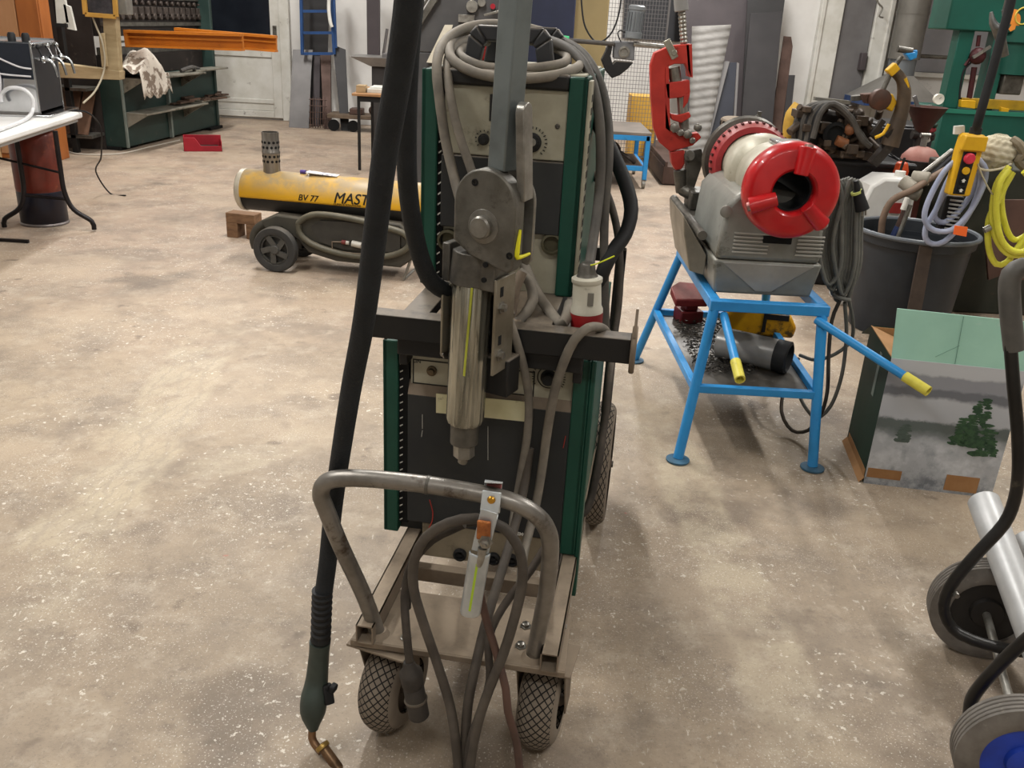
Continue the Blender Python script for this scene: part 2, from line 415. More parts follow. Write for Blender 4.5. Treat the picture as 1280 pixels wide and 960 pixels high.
# ---- door_2: narrow grey door in a white frame, back right
p0 = PY(1056, 0, Y); p1 = PY(1083, 0, Y); xa = PY(1031, 125, Y).x+.03; xb = xa+.42
M_DGREY = mat('grey door paint', '#6c6a6a', '#625f5f', .6, scale=3)
struct('door_2', MB().bx(xa, xb, Y-.04, Y, .02, 2.15), M_DGREY, bevel=.006)
struct('trim_2', MB().bx(xa-.28, xa-.01, Y-.09, Y, 0, 2.3).bx(xb+.01, xb+.2, Y-.09, Y, 0, 2.3).bx(xa-.28, xb+.2, Y-.09, Y, 2.16, 2.34)
       .bx(xa-.32, xa-.26, Y-.12, Y, 0, 2.3).bx(xb+.18, xb+.24, Y-.12, Y, 0, 2.3), M_DOORW, bevel=.01)
# ---- window_1: large grey blinded window behind the hood
wl = PY(1120, 30, Y-.05).x; wz = PY(1110, 88, Y-.05).z
struct('window_1', MB().bx(wl, wl+3.0, Y-.05, Y, wz, 2.9), mat('grey window blind', '#8b8a8d', '#7d7c80', .5, scale=1.5), bevel=.01)
struct('trim_3', MB().bx(wl-.05, wl+3.05, Y-.1, Y, wz-.06, wz), M_DOORW, bevel=.008)
# ---- ceiling lamps light the room
def lamp(x, y, lx, ly, power, col=(1, .985, .955), z=WH-.35):
    M_T = mat('glowing tube', '#fff8ee', emit=6.)
    t = Thing('ceiling_lamp', LAMPLAB.pop(0), 'lamp', (x, y, z), 0, 'ceiling lamps')
    t.part('housing', MB().bx(-lx/2, lx/2, -ly/2, ly/2, .06, .11).cyl((-lx*.3, 0, .1), (-lx*.3, 0, .34), .008).cyl((lx*.3, 0, .1), (lx*.3, 0, .34), .008), M_WHITE)
    for sg in (-1, 1):
        if lx > ly: t.part('tube', MB().cyl((-lx/2+.02, sg*ly*.25, .04), (lx/2-.02, sg*ly*.25, .04), .015, n=12), M_T)
        else: t.part('tube', MB().cyl((sg*lx*.25, -ly/2+.02, .04), (sg*lx*.25, ly/2-.02, .04), .015, n=12), M_T)
    l = bpy.data.lights.new('tube_light', 'AREA'); l.shape = 'RECTANGLE'; l.size = lx; l.size_y = ly; l.energy = power; l.color = col
    o = bpy.data.objects.new('tube_light', l); COL.objects.link(o); o.parent = t.e; o.location = (0, 0, .0)
LAMPLAB = ['ceiling lamp above the left side of the near floor', 'ceiling lamp above the right side of the near floor', 'ceiling lamp above the welding cart and heater', 'ceiling lamp above the threading machine',
           'ceiling lamp above the press brake', 'ceiling lamp above the leaning plates', 'ceiling lamp behind the photographer']
lamp(-2.6, 2.0, .25, 2.6, 88)
lamp(3.4, 2.4, .25, 2.6, 70)
lamp(-.9, 5.3, .25, 2.6, 120)
lamp(3.6, 6.6, .25, 2.6, 95)
lamp(-3.6, 9.6, .25, 2.6, 130)
lamp(2.0, 10.4, .25, 2.6, 150)
lamp(.4, -1.4, 2.6, .25, 45)
w = bpy.data.worlds.new('workshop air'); SC.world = w; w.use_nodes = True
w.node_tree.nodes['Background'].inputs[0].default_value = (1, .98, .96, 1); w.node_tree.nodes['Background'].inputs[1].default_value = .14
# ---- camera
cd = bpy.data.cameras.new('camera'); cam = bpy.data.objects.new('camera', cd); COL.objects.link(cam)
cd.sensor_fit = 'HORIZONTAL'; cd.sensor_width = 36.; cd.lens = FPX/1280*36.; cd.clip_start = .05; cd.clip_end = 60
# camera axes in world: rows AX, AY, -DN give camera->world for (x right, y down, z forward)
def c2w(v): return Vector((v.dot(AX), v.dot(AY), -v.dot(DN)))
xr = c2w(Vector((1, 0, 0))); yu = c2w(Vector((0, -1, 0))); zb = c2w(Vector((0, 0, -1)))
mw = Matrix(((xr.x, yu.x, zb.x, 0), (xr.y, yu.y, zb.y, 0), (xr.z, yu.z, zb.z, CAMH), (0, 0, 0, 1)))
cam.matrix_world = mw; SC.camera = cam
SC.view_settings.view_transform = 'Standard'; SC.view_settings.look = 'None'; SC.view_settings.gamma = 1; SC.view_settings.use_curve_mapping = False
SC.view_settings.exposure = 0.58
# ================================================================== WELDING CART
CO = (-0.088, 1.54, 0); CYAW = -8.5
ct = Thing('welding_cart', 'dusty steel welding cart carrying the two stacked green machines', 'cart', CO, CYAW)
c = lambda px, py, y: ct.at(px, py, y=y)
plate = MB().prism([(-.235, 0, .274), (.235, 0, .274), (.225, .2, .274), (-.225, .2, .274)], (0, 0, .008))
plate.bx(-.235, .235, -.004, .0, .267, .282)
ct.part('base_plate', plate, M_DUSTY, bevel=.002)
for x in (-.2, .2):
    r = MB()
    t = .003; w2 = .019; z0 = .283; z1 = .33; y0 = -.012; y1 = 1.16
    r.bx(x-w2, x+w2, y0, y1, z1-t, z1).bx(x-w2, x+w2, y0, y1, z0, z0+t).bx(x-w2, x-w2+t, y0, y1, z0, z1).bx(x+w2-t, x+w2, y0, y1, z0, z1)
    ct.part('frame_rail', r, M_DUSTY)
ct.part('cross_member', MB().bx(-.18, .18, .325, .352, .222, .262).bx(-.18, .18, .7, .74, .215, .255).bx(-.18, .18, 1.12, 1.16, .215, .255), M_DUSTY, bevel=.002, split=True)
ct.part('frame_stub', MB().bx(-.205, -.178, .32, .35, .16, .285).bx(.178, .205, .32, .35, .2, .285), M_DUSTY, bevel=.002, split=True)
# corner bolts on the plate
for bxp, byp in ((-.12, .03), (-.21, .12), (.13, .06), (.13, .13), (.21, .15)):
    ct.part('bolt', MB().lathe([(.013, 0), (.013, .002), (.009, .0025), (.009, .009), (.006, .011), (0, .011)], (bxp, byp, .282), (0, 0, 1), 6), M_BOLT)
# handle
H = [c(472, 783, .03), c(455, 745, .005), c(425, 680, -.03), c(407, 635, -.05), c(401, 618, -.055), c(406, 604, -.06), c(425, 598, -.06), c(470, 599, -.06), c(535, 606, -.06), c(600, 617, -.06), c(640, 627, -.06),
     c(668, 642, -.055), c(684, 662, -.05), c(688, 690, -.04), c(683, 740, -.01), c(675, 780, .015), c(668, 806, .03)]
H[0].z = .283; H[-1].z = .283
M_HANDLE = mat('worn grey tube', '#8a8680', '#6a655e', .38, .65, scale=10, bump=.1, stretch=(1, 1, 1), grime='#4a4037', grime_scale=9, grime_lo=.58)
hd = ct.part('handle', MB().tube(H, .0172, 18, step=.012), M_HANDLE)
wj = c(535, 606, -.06); ct.part('weld_seam', MB().cyl(wj-Vector((.003, 0, 0)), wj+Vector((.003, 0, -.0003)), .0185, n=18), M_DSTEEL, hd)
for q in (H[0], H[-1]): ct.part('weld_seam', MB().lathe([(.027, 0), (.019, .012)], (q.x, q.y, .282), (0, 0, 1), 16), M_DUSTY, hd)
# castors
M_RIM = mat('brown dusted rim', '#5c5044', '#43392f', .7, .2, scale=12)
for (x, y, yw) in ((-.168, .045, -12), (.182, .07, -6)):
    cc = Matrix.Translation((x, y, 0)) @ Matrix.Rotation(R(yw), 4, 'Z')
    f = MB(); w_ = .052
    f.bx(-.07, .07, -.055, .055, .256, .262, cc)
    f.lathe([(.04, 0), (.045, .006), (.045, .010), (.03, .014)], cc @ Vector((0, 0, .244)), (0, 0, 1), 24)
    for sx in (-1, 1):
        f.prism([cc @ Vector((sx*w_, yy, zz)) for yy, zz in ((-.03, .246), (.05, .246), (.058, .115), (.018, .095))], cc.to_3x3() @ Vector((sx*.004, 0, 0)))
    f.bx(-w_, w_, -.03, .05, .24, .247, cc)
    ax_ = cc.to_3x3() @ Vector((1, 0, 0)); wc = cc @ Vector((0, .035, .118))
    fk = ct.part('caster', f, M_DUSTY, bevel=.0015)
    tyre(ct, 'tyre', wc, ax_, .118, .088, M_TREAD, fk)
    ct.part('rim', MB().lathe([(.078, -.024), (.07, -.018), (.03, -.012), (.02, -.03), (.008, -.05), (.008, .05), (.02, .03), (.03, .012), (.07, .018), (.078, .024)], wc, ax_, 24), M_RIM, fk)
for x in (-.255, .225):
    wc = Vector((x, 1.13, .205)); a = Vector((1, 0, 0))
    tw = tyre(ct, 'rear_tyre', wc, a, .205, .075, M_TREAD)
    ct.part('rear_rim', MB().lathe([(.155, -.022), (.145, -.015), (.05, -.012), (.03, -.03), (.012, -.04), (.012, .04), (.03, .03), (.05, .012), (.145, .015), (.155, .022)], wc, a, 28), M_RIM, tw)
ct.part('rear_axle', MB().cyl((-.3, 1.13, .205), (.27, 1.13, .205), .011).bx(-.2, -.17, 1.1, 1.16, .19, .29).bx(.14, .17, 1.1, 1.16, .19, .29), M_DSTEEL)
# upper shelf carrying the wire feeder
x0 = c(466, 404, .30).x; x1 = c(788, 438, .30).x
sh = MB().bx(x0, x1, .285, .30, .876, .93).bx(x0, x1, .285, .335, .926, .931).bx(x0, x1, .285, .335, .876, .880)
ct.part('shelf_front_bar', sh, M_BLACK, bevel=.002)
ct.part('shelf_rail', MB().bx(-.215, -.155, .335, 1.1, .893, .93), M_BLACK, bevel=.002)
ct.part('shelf_rail', MB().bx(.06, .12, .335, 1.1, .893, .93), M_BLACK, bevel=.002)
ct.part('shelf_plate', MB().bx(-.14, .05, .335, 1.1, .922, .93), M_DUSTY, bevel=.002)
for x in (-.25, .215):
    ct.part('shelf_post', MB().bx(x, x+.03, 1.09, 1.12, .283, .93), M_BLACK, bevel=.002)
ct.part('shelf_crossbar', MB().bx(-.25, .245, 1.09, 1.12, .89, .93), M_BLACK, bevel=.002)
fl = MB().lathe([(.049, 0), (.052, .003), (.052, .009), (.049, .012)], (x1, .30, .905), (1, 0, 0), 28)
fl.prism([(x1+.003, .26, .945), (x1+.003, .32, .95), (x1+.003, .285, 1.0)], (.006, 0, 0))
ct.part('cable_hook_disc', fl, M_DUSTY)
# ================================================================== LOWER MACHINE (power source)
pw = Thing('welding_power_source', 'lower green and charcoal welding machine with a cream tape strip on its front', 'welding machine', (CO[0], CO[1], .331), CYAW)
q = lambda px, py, y=.36: pw.at(px, py, y=y)
XL, XR, YF, YB = -.272, .212, .36, 1.04
Z = lambda z: z-.331
pw.part('body', MB().bx(XL+.03, XR-.03, YF+.03, YB, 0, Z(.84)), M_DARK, bevel=.004)
pw.part('lower_body', MB().bx(-.174, .174, YF+.03, YB-.02, Z(.27), -.001), M_DARK)
for sx, xo, xi in ((-1, XL, XL+.037), (1, XR, XR-.037)):
    a, b = min(xo, xi), max(xo, xi)
    zz = Z(.845)
    s_ = MB().prism([(a, YF, Z(.335)), (b, YF, Z(.335)), (b, YF, zz), (a, YF, zz)], (0, .03, 0))
    s_.prism([(xo, YF, Z(.335)), (xo, YF+.05, Z(.331)), (xo, YB, Z(.331)), (xo, YB, zz), (xo, YF, zz)], (-sx*.012, 0, 0))
    if sx > 0:   # skirt that hangs outside the cart rail
        s_.prism([(xo+.012, YF+.002, Z(.215)), (xo+.012, YF+.03, Z(.215)), (xo+.012, YF+.05, Z(.34)), (xo+.012, YF+.05, zz), (xo+.012, YF+.002, zz)], (-.012, 0, 0))
    pw.part('side_panel', s_, M_GREEN, bevel=.003)
# notched vent strip
def vent_strip(T, x0_, x1_, yf, z0_, z1_, n, parent=None):
    T.part('vent_strip', MB().bx(x0_, x1_, yf, yf+.01, z0_, z1_), M_PITCH)
    k = MB(); h = (z1_-z0_)/n
    for i in range(n): k.prism([(x0_+.002, yf-.001, z0_+h*(i+.2)), (x0_+.009, yf-.001, z0_+h*(i+.42)), (x0_+.009, yf-.001, z0_+h*(i+.58)), (x0_+.002, yf-.001, z0_+h*(i+.36))], (0, .002, 0))
    T.part('vent_teeth', k, M_WHITE)
vent_strip(pw, XL+.037, XL+.06, YF+.01, Z(.36), Z(.80), 22)
fx0 = XL+.06; fx1 = XR-.037
pw.part('front_panel', MB().bx(fx0, fx1, YF+.002, YF+.03, Z(.37), Z(.715)), M_DARK, bevel=.002)
ledge = MB().prism([(fx0, YF+.002, Z(.715)), (fx0, YF+.02, Z(.745)), (fx0, YF+.03, Z(.745)), (fx0, YF+.03, Z(.715))], (fx1-fx0, 0, 0))
pw.part('front_ledge', ledge, M_DUSTY)
pw.part('control_panel', MB().bx(fx0+.003, fx1, YF+.016, YF+.03, Z(.735), Z(.835)), M_BEIGE, bevel=.002)
# panel recess frames, knob, dial
M_INK = mat('printed ink black', '#20201f', rough=.6)
def frame_rect(mb, xa, xb, za, zb, y, t=.003, th=.001):
    return mb.bx(xa, xb, y, y+th, zb-t, zb).bx(xa, xb, y, y+th, za, za+t).bx(xa, xa+t, y, y+th, za, zb).bx(xb-t, xb, y, y+th, za, zb)
mk = MB(); frame_rect(mk, fx0+.008, fx0+.125, Z(.738), Z(.80), YF+.015); frame_rect(mk, .0, .085, Z(.738), Z(.80), YF+.015)
pw.part('panel_marking', mk, M_INK, split=True) if False else [pw.part('panel_marking', frame_rect(MB(), xa_, xb_, Z(.738), Z(.80), YF+.015), M_INK) for xa_, xb_ in ((fx0+.008, fx0+.125), (.0, .085))]
kx = q(540, 457, .375).x; pw.part('selector_switch', MB().lathe([(.012, 0), (.012, .006), (.008, .008), (.007, .014), (0, .015)], (kx, YF+.017, Z(.775)), (0, -1, 0), 20), mat('bronze switch', '#5e5240', rough=.4, metal=.6))
dp = q(686, 472, .375)
rg = MB()
for i in range(26):
    a = R(-30+i*240/25); r0 = .034; p = Vector((dp.x+math.cos(a)*r0, YF+.014, dp.z+math.sin(a)*r0)); p2 = Vector((dp.x+math.cos(a)*(r0+.005), YF+.014, dp.z+math.sin(a)*(r0+.005)))
    rg.bar(p, p2, .0014, .0014)
rg.ring((dp.x, YF+.0155, dp.z), (0, 1, 0), .026, .0013, 32, 6)
pw.part('dial_scale', rg, M_INK)
kb = pw.part('dial_knob', MB().lathe([(.019, 0), (.019, .004), (.015, .006), (.014, .02), (.012, .022), (0, .022)], (dp.x, YF+.016, dp.z), (0, -1, 0), 24), M_RUBBER)
kp = q(636, 463, .375); pw.part('small_knob', MB().lathe([(.014, 0), (.013, .016), (0, .017)], (kp.x, YF+.016, kp.z), (0, -1, 0), 20), M_RUBBER)
M4 = lambda x, y, z: Matrix.Translation((x, y, z)) @ Matrix.Rotation(R(90), 4, 'X')
lt = q(516, 453, .375); pw.part('panel_text', text_mb('LIN', .013, M4(lt.x, YF+.015, lt.z), .0005), M_INK)
# cream tape
M_TAPE = mat('cream tape', '#d8d4b0', '#c7c193', .6, scale=10, grime='#8c8764', grime_scale=30, grime_lo=.62)
a0 = q(545, 492); a1 = q(545, 516); a2 = q(665, 528); a3 = q(665, 503)
pw.part('tape_strip', MB().prism([(a0.x, YF+.0015, a0.z), (a1.x, YF+.0015, a1.z), (a2.x, YF+.0015, a2.z), (a3.x, YF+.0015, a3.z)], (0, -.0012, 0)), M_TAPE)
# lower connector panel with sockets
pw.part('connector_panel', MB().bx(-.174, .172, YF+.006, YF+.03, Z(.272), Z(.368)), mat('dusty connector plate', '#857a66', '#736856', .7, scale=9, grime='#4d4438', grime_scale=7), bevel=.002)
for px, py in ((575, 693), (617, 698), (640, 700)):
    s = q(px, py); pw.part('socket', MB().lathe([(.017, 0), (.017, .008), (.012, .010), (.011, .002), (.004, .002), (.004, .008), (0, .008)], (s.x, YF+.002, s.z), (0, -1, 0), 20), M_RUBBER)
em = q(646, 669); pw.part('warning_text', text_mb('EMC', .012, M4(em.x, YF+.001, em.z), .0005, bold=.0005), M_WHITE)
rs = MB().tube([q(537, 625, .357), q(541, 640, .357), q(540, 652, .357), q(536, 660, .357)], .0014, 5); rs.tube([q(707, 545, .357)+Vector((0, 0, 0)), q(704, 560, .357)], .001, 5)
pw.part('red_scratch', rs, mat('red marker', '#9c3329', rough=.7))
wsx = MB()
for (ax, ay, bx_, by_) in ((528, 518, 528, 536), (528, 538, 527, 546), (610, 533, 610, 575)):
    wsx.tube([q(ax, ay, .361), q(bx_, by_, .361)], .0009, 5)
pw.part('white_scratch', wsx, mat('chalk scratch', '#a9a7a0', rough=.9), split=True)
# front bumper under the shelf bar
b0 = q(497, 432, .32); b1 = q(728, 455, .32)
pw.part('front_bumper', MB().bx(b0.x, b1.x, .315, .34, Z(.83), Z(.872)).bx(b0.x, b1.x, .315, .375, Z(.868), Z(.875)).bx(b0.x, b0.x+.02, .33, .40, Z(.80), Z(.872)).bx(b1.x-.02, b1.x, .33, .40, Z(.80), Z(.872)), M_BLACK, bevel=.003)
# ================================================================== UPPER MACHINE (wire feeder)
wf = Thing('wire_feeder', 'upper green welding unit with black carry handle, standing on the cart shelf', 'welding machine', (CO[0], CO[1], .931), CYAW)
YU = .55; U = lambda px, py, y=YU: wf.at(px, py, y=y)
uL = U(526, 200).x; uR = U(728, 200).x; YUB = 1.05; zt = .505
wf.part('body', MB().bx(uL+.02, uR-.02, YU+.05, YUB, 0, zt-.012), M_DARK, bevel=.004)
wf.part('top_panel', MB().bx(uL+.015, uR-.01, YU+.03, YUB, zt-.012, zt), M_BEIGE, bevel=.003)
for sx, xo, wd in ((-1, uL, .038), (1, uR, .042)):
    xi = xo-sx*wd; a, b = min(xo, xi), max(xo, xi)
    wf.part('side_panel', MB().bx(a, b, YU, YU+.05, 0, zt-.004).bx(min(xo, xo-sx*.014), max(xo, xo-sx*.014), YU, YUB, 0, zt-.004), M_GREEN, bevel=.004)
# beige notched ventilation strip on the right flank
vs_ = MB().bx(uR, uR+.009, YU+.004, YU+.05, .02, zt-.01)
vst = wf.part('side_vent', vs_, M_BEIGE, bevel=.002)
k = MB()
for i in range(16): k.bx(uR+.0085, uR+.0100, YU+.012, YU+.042, .03+i*.028, .045+i*.028)
wf.part('side_vent_slots', k, mat('shadowed slots', '#3a3933', rough=.9))
vent_strip(wf, uL+.038, uL+.052, YU+.01, .02, zt-.1, 16)
ux0 = uL+.052; ux1 = uR-.042
zc = lambda py: U(610, py).z
wf.part('top_bumper', MB().bx(ux0-.012, ux1, YU-.004, YU+.04, zc(108), zt), M_BLACK, bevel=.006)
wf.part('control_panel', MB().bx(ux0, ux1, YU+.01, YU+.04, zc(196), zc(108)), M_BEIGE, bevel=.003)
wf.part('door_panel', MB().bx(ux0-.004, ux1, YU+.002, YU+.04, zc(288), zc(197)), M_DARK, bevel=.003)
wf.part('connector_panel', MB().bx(ux0, ux1, YU+.02, YU+.04, .0, zc(288)), M_BEIGE)
d0 = U(614, 118); d1 = U(619, 152)
wf.part('display', MB().bx(d0.x-.004, d0.x+.05, YU+.006, YU+.012, d1.z, d0.z), M_INK, bevel=.001)
def uknob(px, py, r, nt):
    p = U(px, py, YU+.01); p = Vector((p.x, YU+.009, p.z)); g = MB()
    for i in range(nt):
        a = R(-45+i*270/(nt-1)); g.bar(p+Vector((math.cos(a)*r*1.35, 0, math.sin(a)*r*1.35)), p+Vector((math.cos(a)*r*1.6, 0, math.sin(a)*r*1.6)), .002, .002)
    wf.part('dial_scale', g, M_INK)
    return wf.part('knob', MB().lathe([(r, 0), (r, .006), (r*.8, .008), (r*.7, .02), (r*.6, .022), (0, .022)], p, (0, -1, 0), 24), M_RUBBER)
uknob(605, 174, .013, 11)
kk = uknob(665, 178, .022, 19)
p = U(665, 178, YU-.014); wf.part('knob_cap', MB().lathe([(.009, 0), (.009, .003), (.004, .004), (0, .004)], (p.x, YU-.013, p.z), (0, -1, 0), 16), M_STEEL, kk)
p = U(697, 158, YU+.01); wf.part('panel_screw', MB().lathe([(.006, 0), (.006, .002), (.002, .003), (0, .002)], (p.x, YU+.01, p.z), (0, -1, 0), 12), M_DSTEEL)
for px, py in ((560, 300), (690, 305)):
    p = U(px, py, YU+.01); wf.part('socket', MB().lathe([(.026, 0), (.026, .016), (.02, .018), (.018, .004), (0, .004)], (p.x, YU+.02, p.z), (0, -1, 0), 24), mat('olive socket', '#55513f', '#45412f', rough=.7, scale=9))
p = U(600, 318, YU+.01); TORCH_IN = wf.M @ Vector((p.x, YU+.02, p.z))
wf.part('torch_socket', MB().lathe([(.034, 0), (.034, .02), (.025, .022)], (p.x, YU+.02, p.z), (0, -1, 0), 24), M_DSTEEL)
# carry handle: two arches joined by a grip
def arch(y, pxs):
    (xa, za), (xb, zb) = pxs
    P = [(xa, zt), (xa+.018, zb-.012), (xa+.03, zb), (xb-.03, zb), (xb-.018, zb-.012), (xb, zt)]
    In = [(xb-.035, zt), (xb-.05, zb-.03), (xb-.055, zb-.034), (xa+.055, zb-.034), (xa+.05, zb-.03), (xa+.035, zt)]
    return [Vector((x, y, z)) for x, z in P+In]
hA = U(584, 80, YU+.1); hB = U(690, 80, YU+.1); ztop = U(640, 33, YU+.1).z
hn = MB()
n_ = arch(YU+.085, ((hA.x, 0), (hB.x, ztop)))
def band(mb, y, xa, xb, zb, w=.034, dy=.03):
    out = [(xa-.008, zt), (xa+.004, zb-.02), (xa+.022, zb), (xb-.022, zb), (xb-.004, zb-.02), (xb+.008, zt)]
    inn = [(xa-.008+w*1.1, zt), (xa+.006+w, zb-.045), (xa+.012+w, zb-.034), (xb-.012-w, zb-.034), (xb-.006-w, zb-.045), (xb+.008-w*1.1, zt)]
    for i in range(5):
        a, b, cc, dd = out[i], out[i+1], inn[i+1], inn[i]
        mb.prism([(a[0], y, a[1]), (b[0], y, b[1]), (cc[0], y, cc[1]), (dd[0], y, dd[1])], (0, dy, 0))
band(hn, YU+.085, hA.x, hB.x, ztop)
band(hn, YU+.33, hA.x, hB.x, ztop)
hn.bx(hA.x+.05, hB.x-.05, YU+.1, YU+.35, ztop-.03, ztop-.005)
wf.part('carry_handle', hn, mat('satin black plastic', '#2a2b2e', '#333436', .4, scale=8, dust=DUST, dust_amt=.5), bevel=.005)
rr = U(617, 60, YU+.45); wf.part('wire_spool_cover', MB().bx(rr.x-.035, rr.x+.06, YU+.40, YU+.46, zt, zt+.055), mat('red plastic', '#b8302c', '#8f2422', .5, scale=8), bevel=.008)
# ================================================================== SWING ARM (foreground)
sp = PY(598, 450, 1.76)
sa = Thing('torch_swing_arm', 'steel swing arm with round knuckle and ribbed cylinder in front of the cart bar', 'support arm', (sp.x, sp.y, 0), -27)
a = lambda px, py, y=0.: sa.at(px, py, y=y)
# square tube upwards
t0 = a(629, 212, .0); t1 = a(645, 0, 0.) ; t1 = t0+(t1-t0)*1.35
m45 = math.cos(R(45))
M_TUBE = mat('grey painted square tube', '#727979', '#5f6565', .4, .45, scale=9, grime='#5a5a58', grime_scale=8, grime_lo=.66)
sq = MB(); w_ = .044
dirn = (t1-t0).normalized()
vd = (sa.cam-t0).normalized(); vs_d = dirn.cross(vd).normalized(); sq.bar(t0, t1, w_, w_, up=(vd+vs_d*1.08))
sa.part('square_tube', sq, M_TUBE, bevel=.003)
# flat bar beside it
f0 = a(656, 250, .0); f1 = a(655, 140, -.01)
fb = MB().bar(f0, f1, .018, .036, up=(0, 1, 0)); fb.cyl(f1+Vector((-.009, 0, 0)), f1+Vector((.009, 0, 0)), .018, n=24)
sa.part('flat_lever', fb, M_STEEL, bevel=.002)
# round knuckle: two cheek plates
hc = a(608, 282, -.03)
def dshape(cx_, cz_, r, y, th, nn=22):
    P = []
    for i in range(nn+1):
        an = R(180-i*180/nn); P.append((cx_+math.cos(an)*r, y, cz_+.62*r+math.sin(an)*r))
    P += [(cx_+r*1.0, y, cz_-r*1.05), (cx_+r*.85, y, cz_-r*1.25), (cx_-r*.40, y, cz_-r*.92), (cx_-r*1.0, y, cz_-r*.52)]
    return P
rk = .068
M_KN = mat('scuffed cast steel', '#6f6c65', '#58554e', .38, .45, scale=16, bump=.25, grime='#4a4740', grime_scale=14, grime_lo=.6)
sa.part('knuckle_cheek', MB().prism(dshape(hc.x, hc.z, rk, -.042, 0), (0, .040, 0)), M_KN, bevel=.004)
sa.part('knuckle_rear_cheek', MB().prism(dshape(hc.x+.004, hc.z, rk*.98, .034, 0), (0, .009, 0)), M_STEEL, bevel=.002)
sa.part('knuckle_core', MB().cyl((hc.x, -.003, hc.z+.02), (hc.x, .035, hc.z+.02), rk*.72, n=32), M_PITCH)
sa.part('pivot_pin', MB().lathe([(.034, 0), (.033, .002), (.0225, .003), (.0225, .014), (.019, .018), (0, .018)], (hc.x, -.042, hc.z), (0, -1, 0), 32), M_STEEL)
for (px, py) in ((594, 228), (637, 320)):
    p = a(px, py, -.042); sa.part('socket_screw', MB().lathe([(.007, 0), (.007, .002), (.004, .002), (.004, -.001)], (p.x, -.042, p.z), (0, -1, 0), 16), M_PITCH)
yl = MB(); p0 = a(657, 285, -.035); 
yl.tube([Vector((hc.x+rk+.001, -.02, a(655, 288, -.02).z)), Vector((hc.x+rk+.001, -.025, a(655, 300, -.02).z)), Vector((hc.x+rk+.001, -.03, a(655, 315, -.02).z)), Vector((hc.x+rk+.002, -.028, a(655, 322, -.02).z)), Vector((hc.x+rk+.004, -.005, a(655, 323, -.02).z)), Vector((hc.x+rk+.004, .02, a(655, 323, -.02).z))], [.003, .005, .0065, .005, .0035, .003], 8)
sa.part('yellow_paint_mark', yl, mat('bright yellow paint', '#d9d21e', rough=.5))
# collar
co0 = a(593, 312, 0); co1 = a(590, 352, 0)
sa.part('collar', MB().cyl(co1, co0, .047, .044, n=28), M_DSTEEL, bevel=.002)
sa.part('collar_lug', MB().bx(co0.x+.03, co0.x+.066, -.03, .03, co1.z-.005, co0.z-.002).bx(co0.x-.058, co0.x-.04, -.03, .02, co1.z, co0.z+.012), M_DSTEEL, bevel=.003, split=True)
for (px, py) in ((607, 331), (605, 350)):
    p = a(px, py, -.045); sa.part('grub_screw', MB().cyl((p.x, -.0475, p.z), (p.x, -.043, p.z), .0055, n=12), M_PITCH)
# ribbed cylinder
c0 = a(591, 352, 0); c1 = a(581, 527, 0); ax = (c1-c0)
rb = MB(); n = 72; u_, w__, d_ = basis(ax); vs = []; L_ = ax.length
prof = [(.040, 0), (.041, .004), (.041, L_-.012), (.037, L_)]
for r0, h in prof:
    for j in range(n): an = 2*math.pi*j/n; rr_ = r0*(1+.018*(1 if j % 4 < 2 else -1)); vs.append(c0+d_*h+(u_*math.cos(an)+w__*math.sin(an))*rr_)
fs = [(i*n+j, i*n+(j+1) % n, (i+1)*n+(j+1) % n, (i+1)*n+j) for i in range(3) for j in range(n)]+[tuple(range(n)), tuple(3*n+j for j in range(n-1, -1, -1))]
rb.add(vs, fs)
sa.part('ribbed_cylinder', rb, mat('greasy bright cylinder', '#b5b3a6', '#77756a', .24, .8, scale=10, stretch=(6, 6, .5), bump=.1, grime='#5d5a4e', grime_scale=7, grime_lo=.6))
ys = MB(); 
ys.bar(a(590, 360, -.0415), a(580, 470, -.0415), .005, .0012, up=(0, 1, 0))
sa.part('yellow_paint_streak', ys, mat('faded yellow streak', '#a8ab3c', rough=.5))
e0 = a(581, 527, 0); e1 = a(580, 553, 0); e2 = a(580, 570, 0); e3 = a(578, 578, 0)
sa.part('end_sleeve', MB().cyl(e0, e1, .031, n=28), M_DSTEEL, bevel=.002)
sa.part('hex_nut', MB().cyl(e1, e2, .024, n=6).cyl(e2, e3, .011, n=12), M_STEEL, bevel=.001)
# mounting channel with slots and bolts
br = MB()
bt = a(620, 350, 0); bb = a(617, 462, 0)
br.bx(bt.x+.015, bt.x+.021, -.035, .045, bb.z, bt.z+.01)
bl0 = a(562, 355, 0)
br.bx(bl0.x-.002, bl0.x+.003, -.03, .045, bb.z+.02, bl0.z)
br.bx(bl0.x, bt.x+.02, .042, .048, bb.z, bt.z)
sa.part('mounting_bracket', br, mat('zinc bracket', '#9a9486', '#7c7464', .4, .7, scale=9, grime='#6b4c2a', grime_scale=6, grime_lo=.58), bevel=.0015)
for py in (382, 442):
    p = a(629, py, 0); z_ = p.z; xx = bt.x+.021
    sa.part('bolt', MB().lathe([(.013, 0), (.013, .003), (.009, .003), (.009, .011), (0, .012)], (xx, -.012, z_), (1, 0, 0), 6), M_BOLT)
    sa.part('slot', MB().bx(xx-.0005, xx+.0008, -.018, -.006, z_+.022, z_+.042), M_PITCH)
    p = a(564, py, 0); sa.part('bolt', MB().lathe([(.012, 0), (.012, .003), (.009, .003), (.009, .01), (0, .011)], (bl0.x-.002, -.005, p.z), (-1, 0, 0), 6), M_BOLT)
k0 = a(592, 455, .03); sa.part('clamp_block', MB().bx(bl0.x-.012, bt.x+.028, .018, .075, k0.z-.055, k0.z+.03).bx(bl0.x+.01, bt.x+.0, .04, .085, k0.z+.02, k0.z+.16), M_BLACK, bevel=.004)
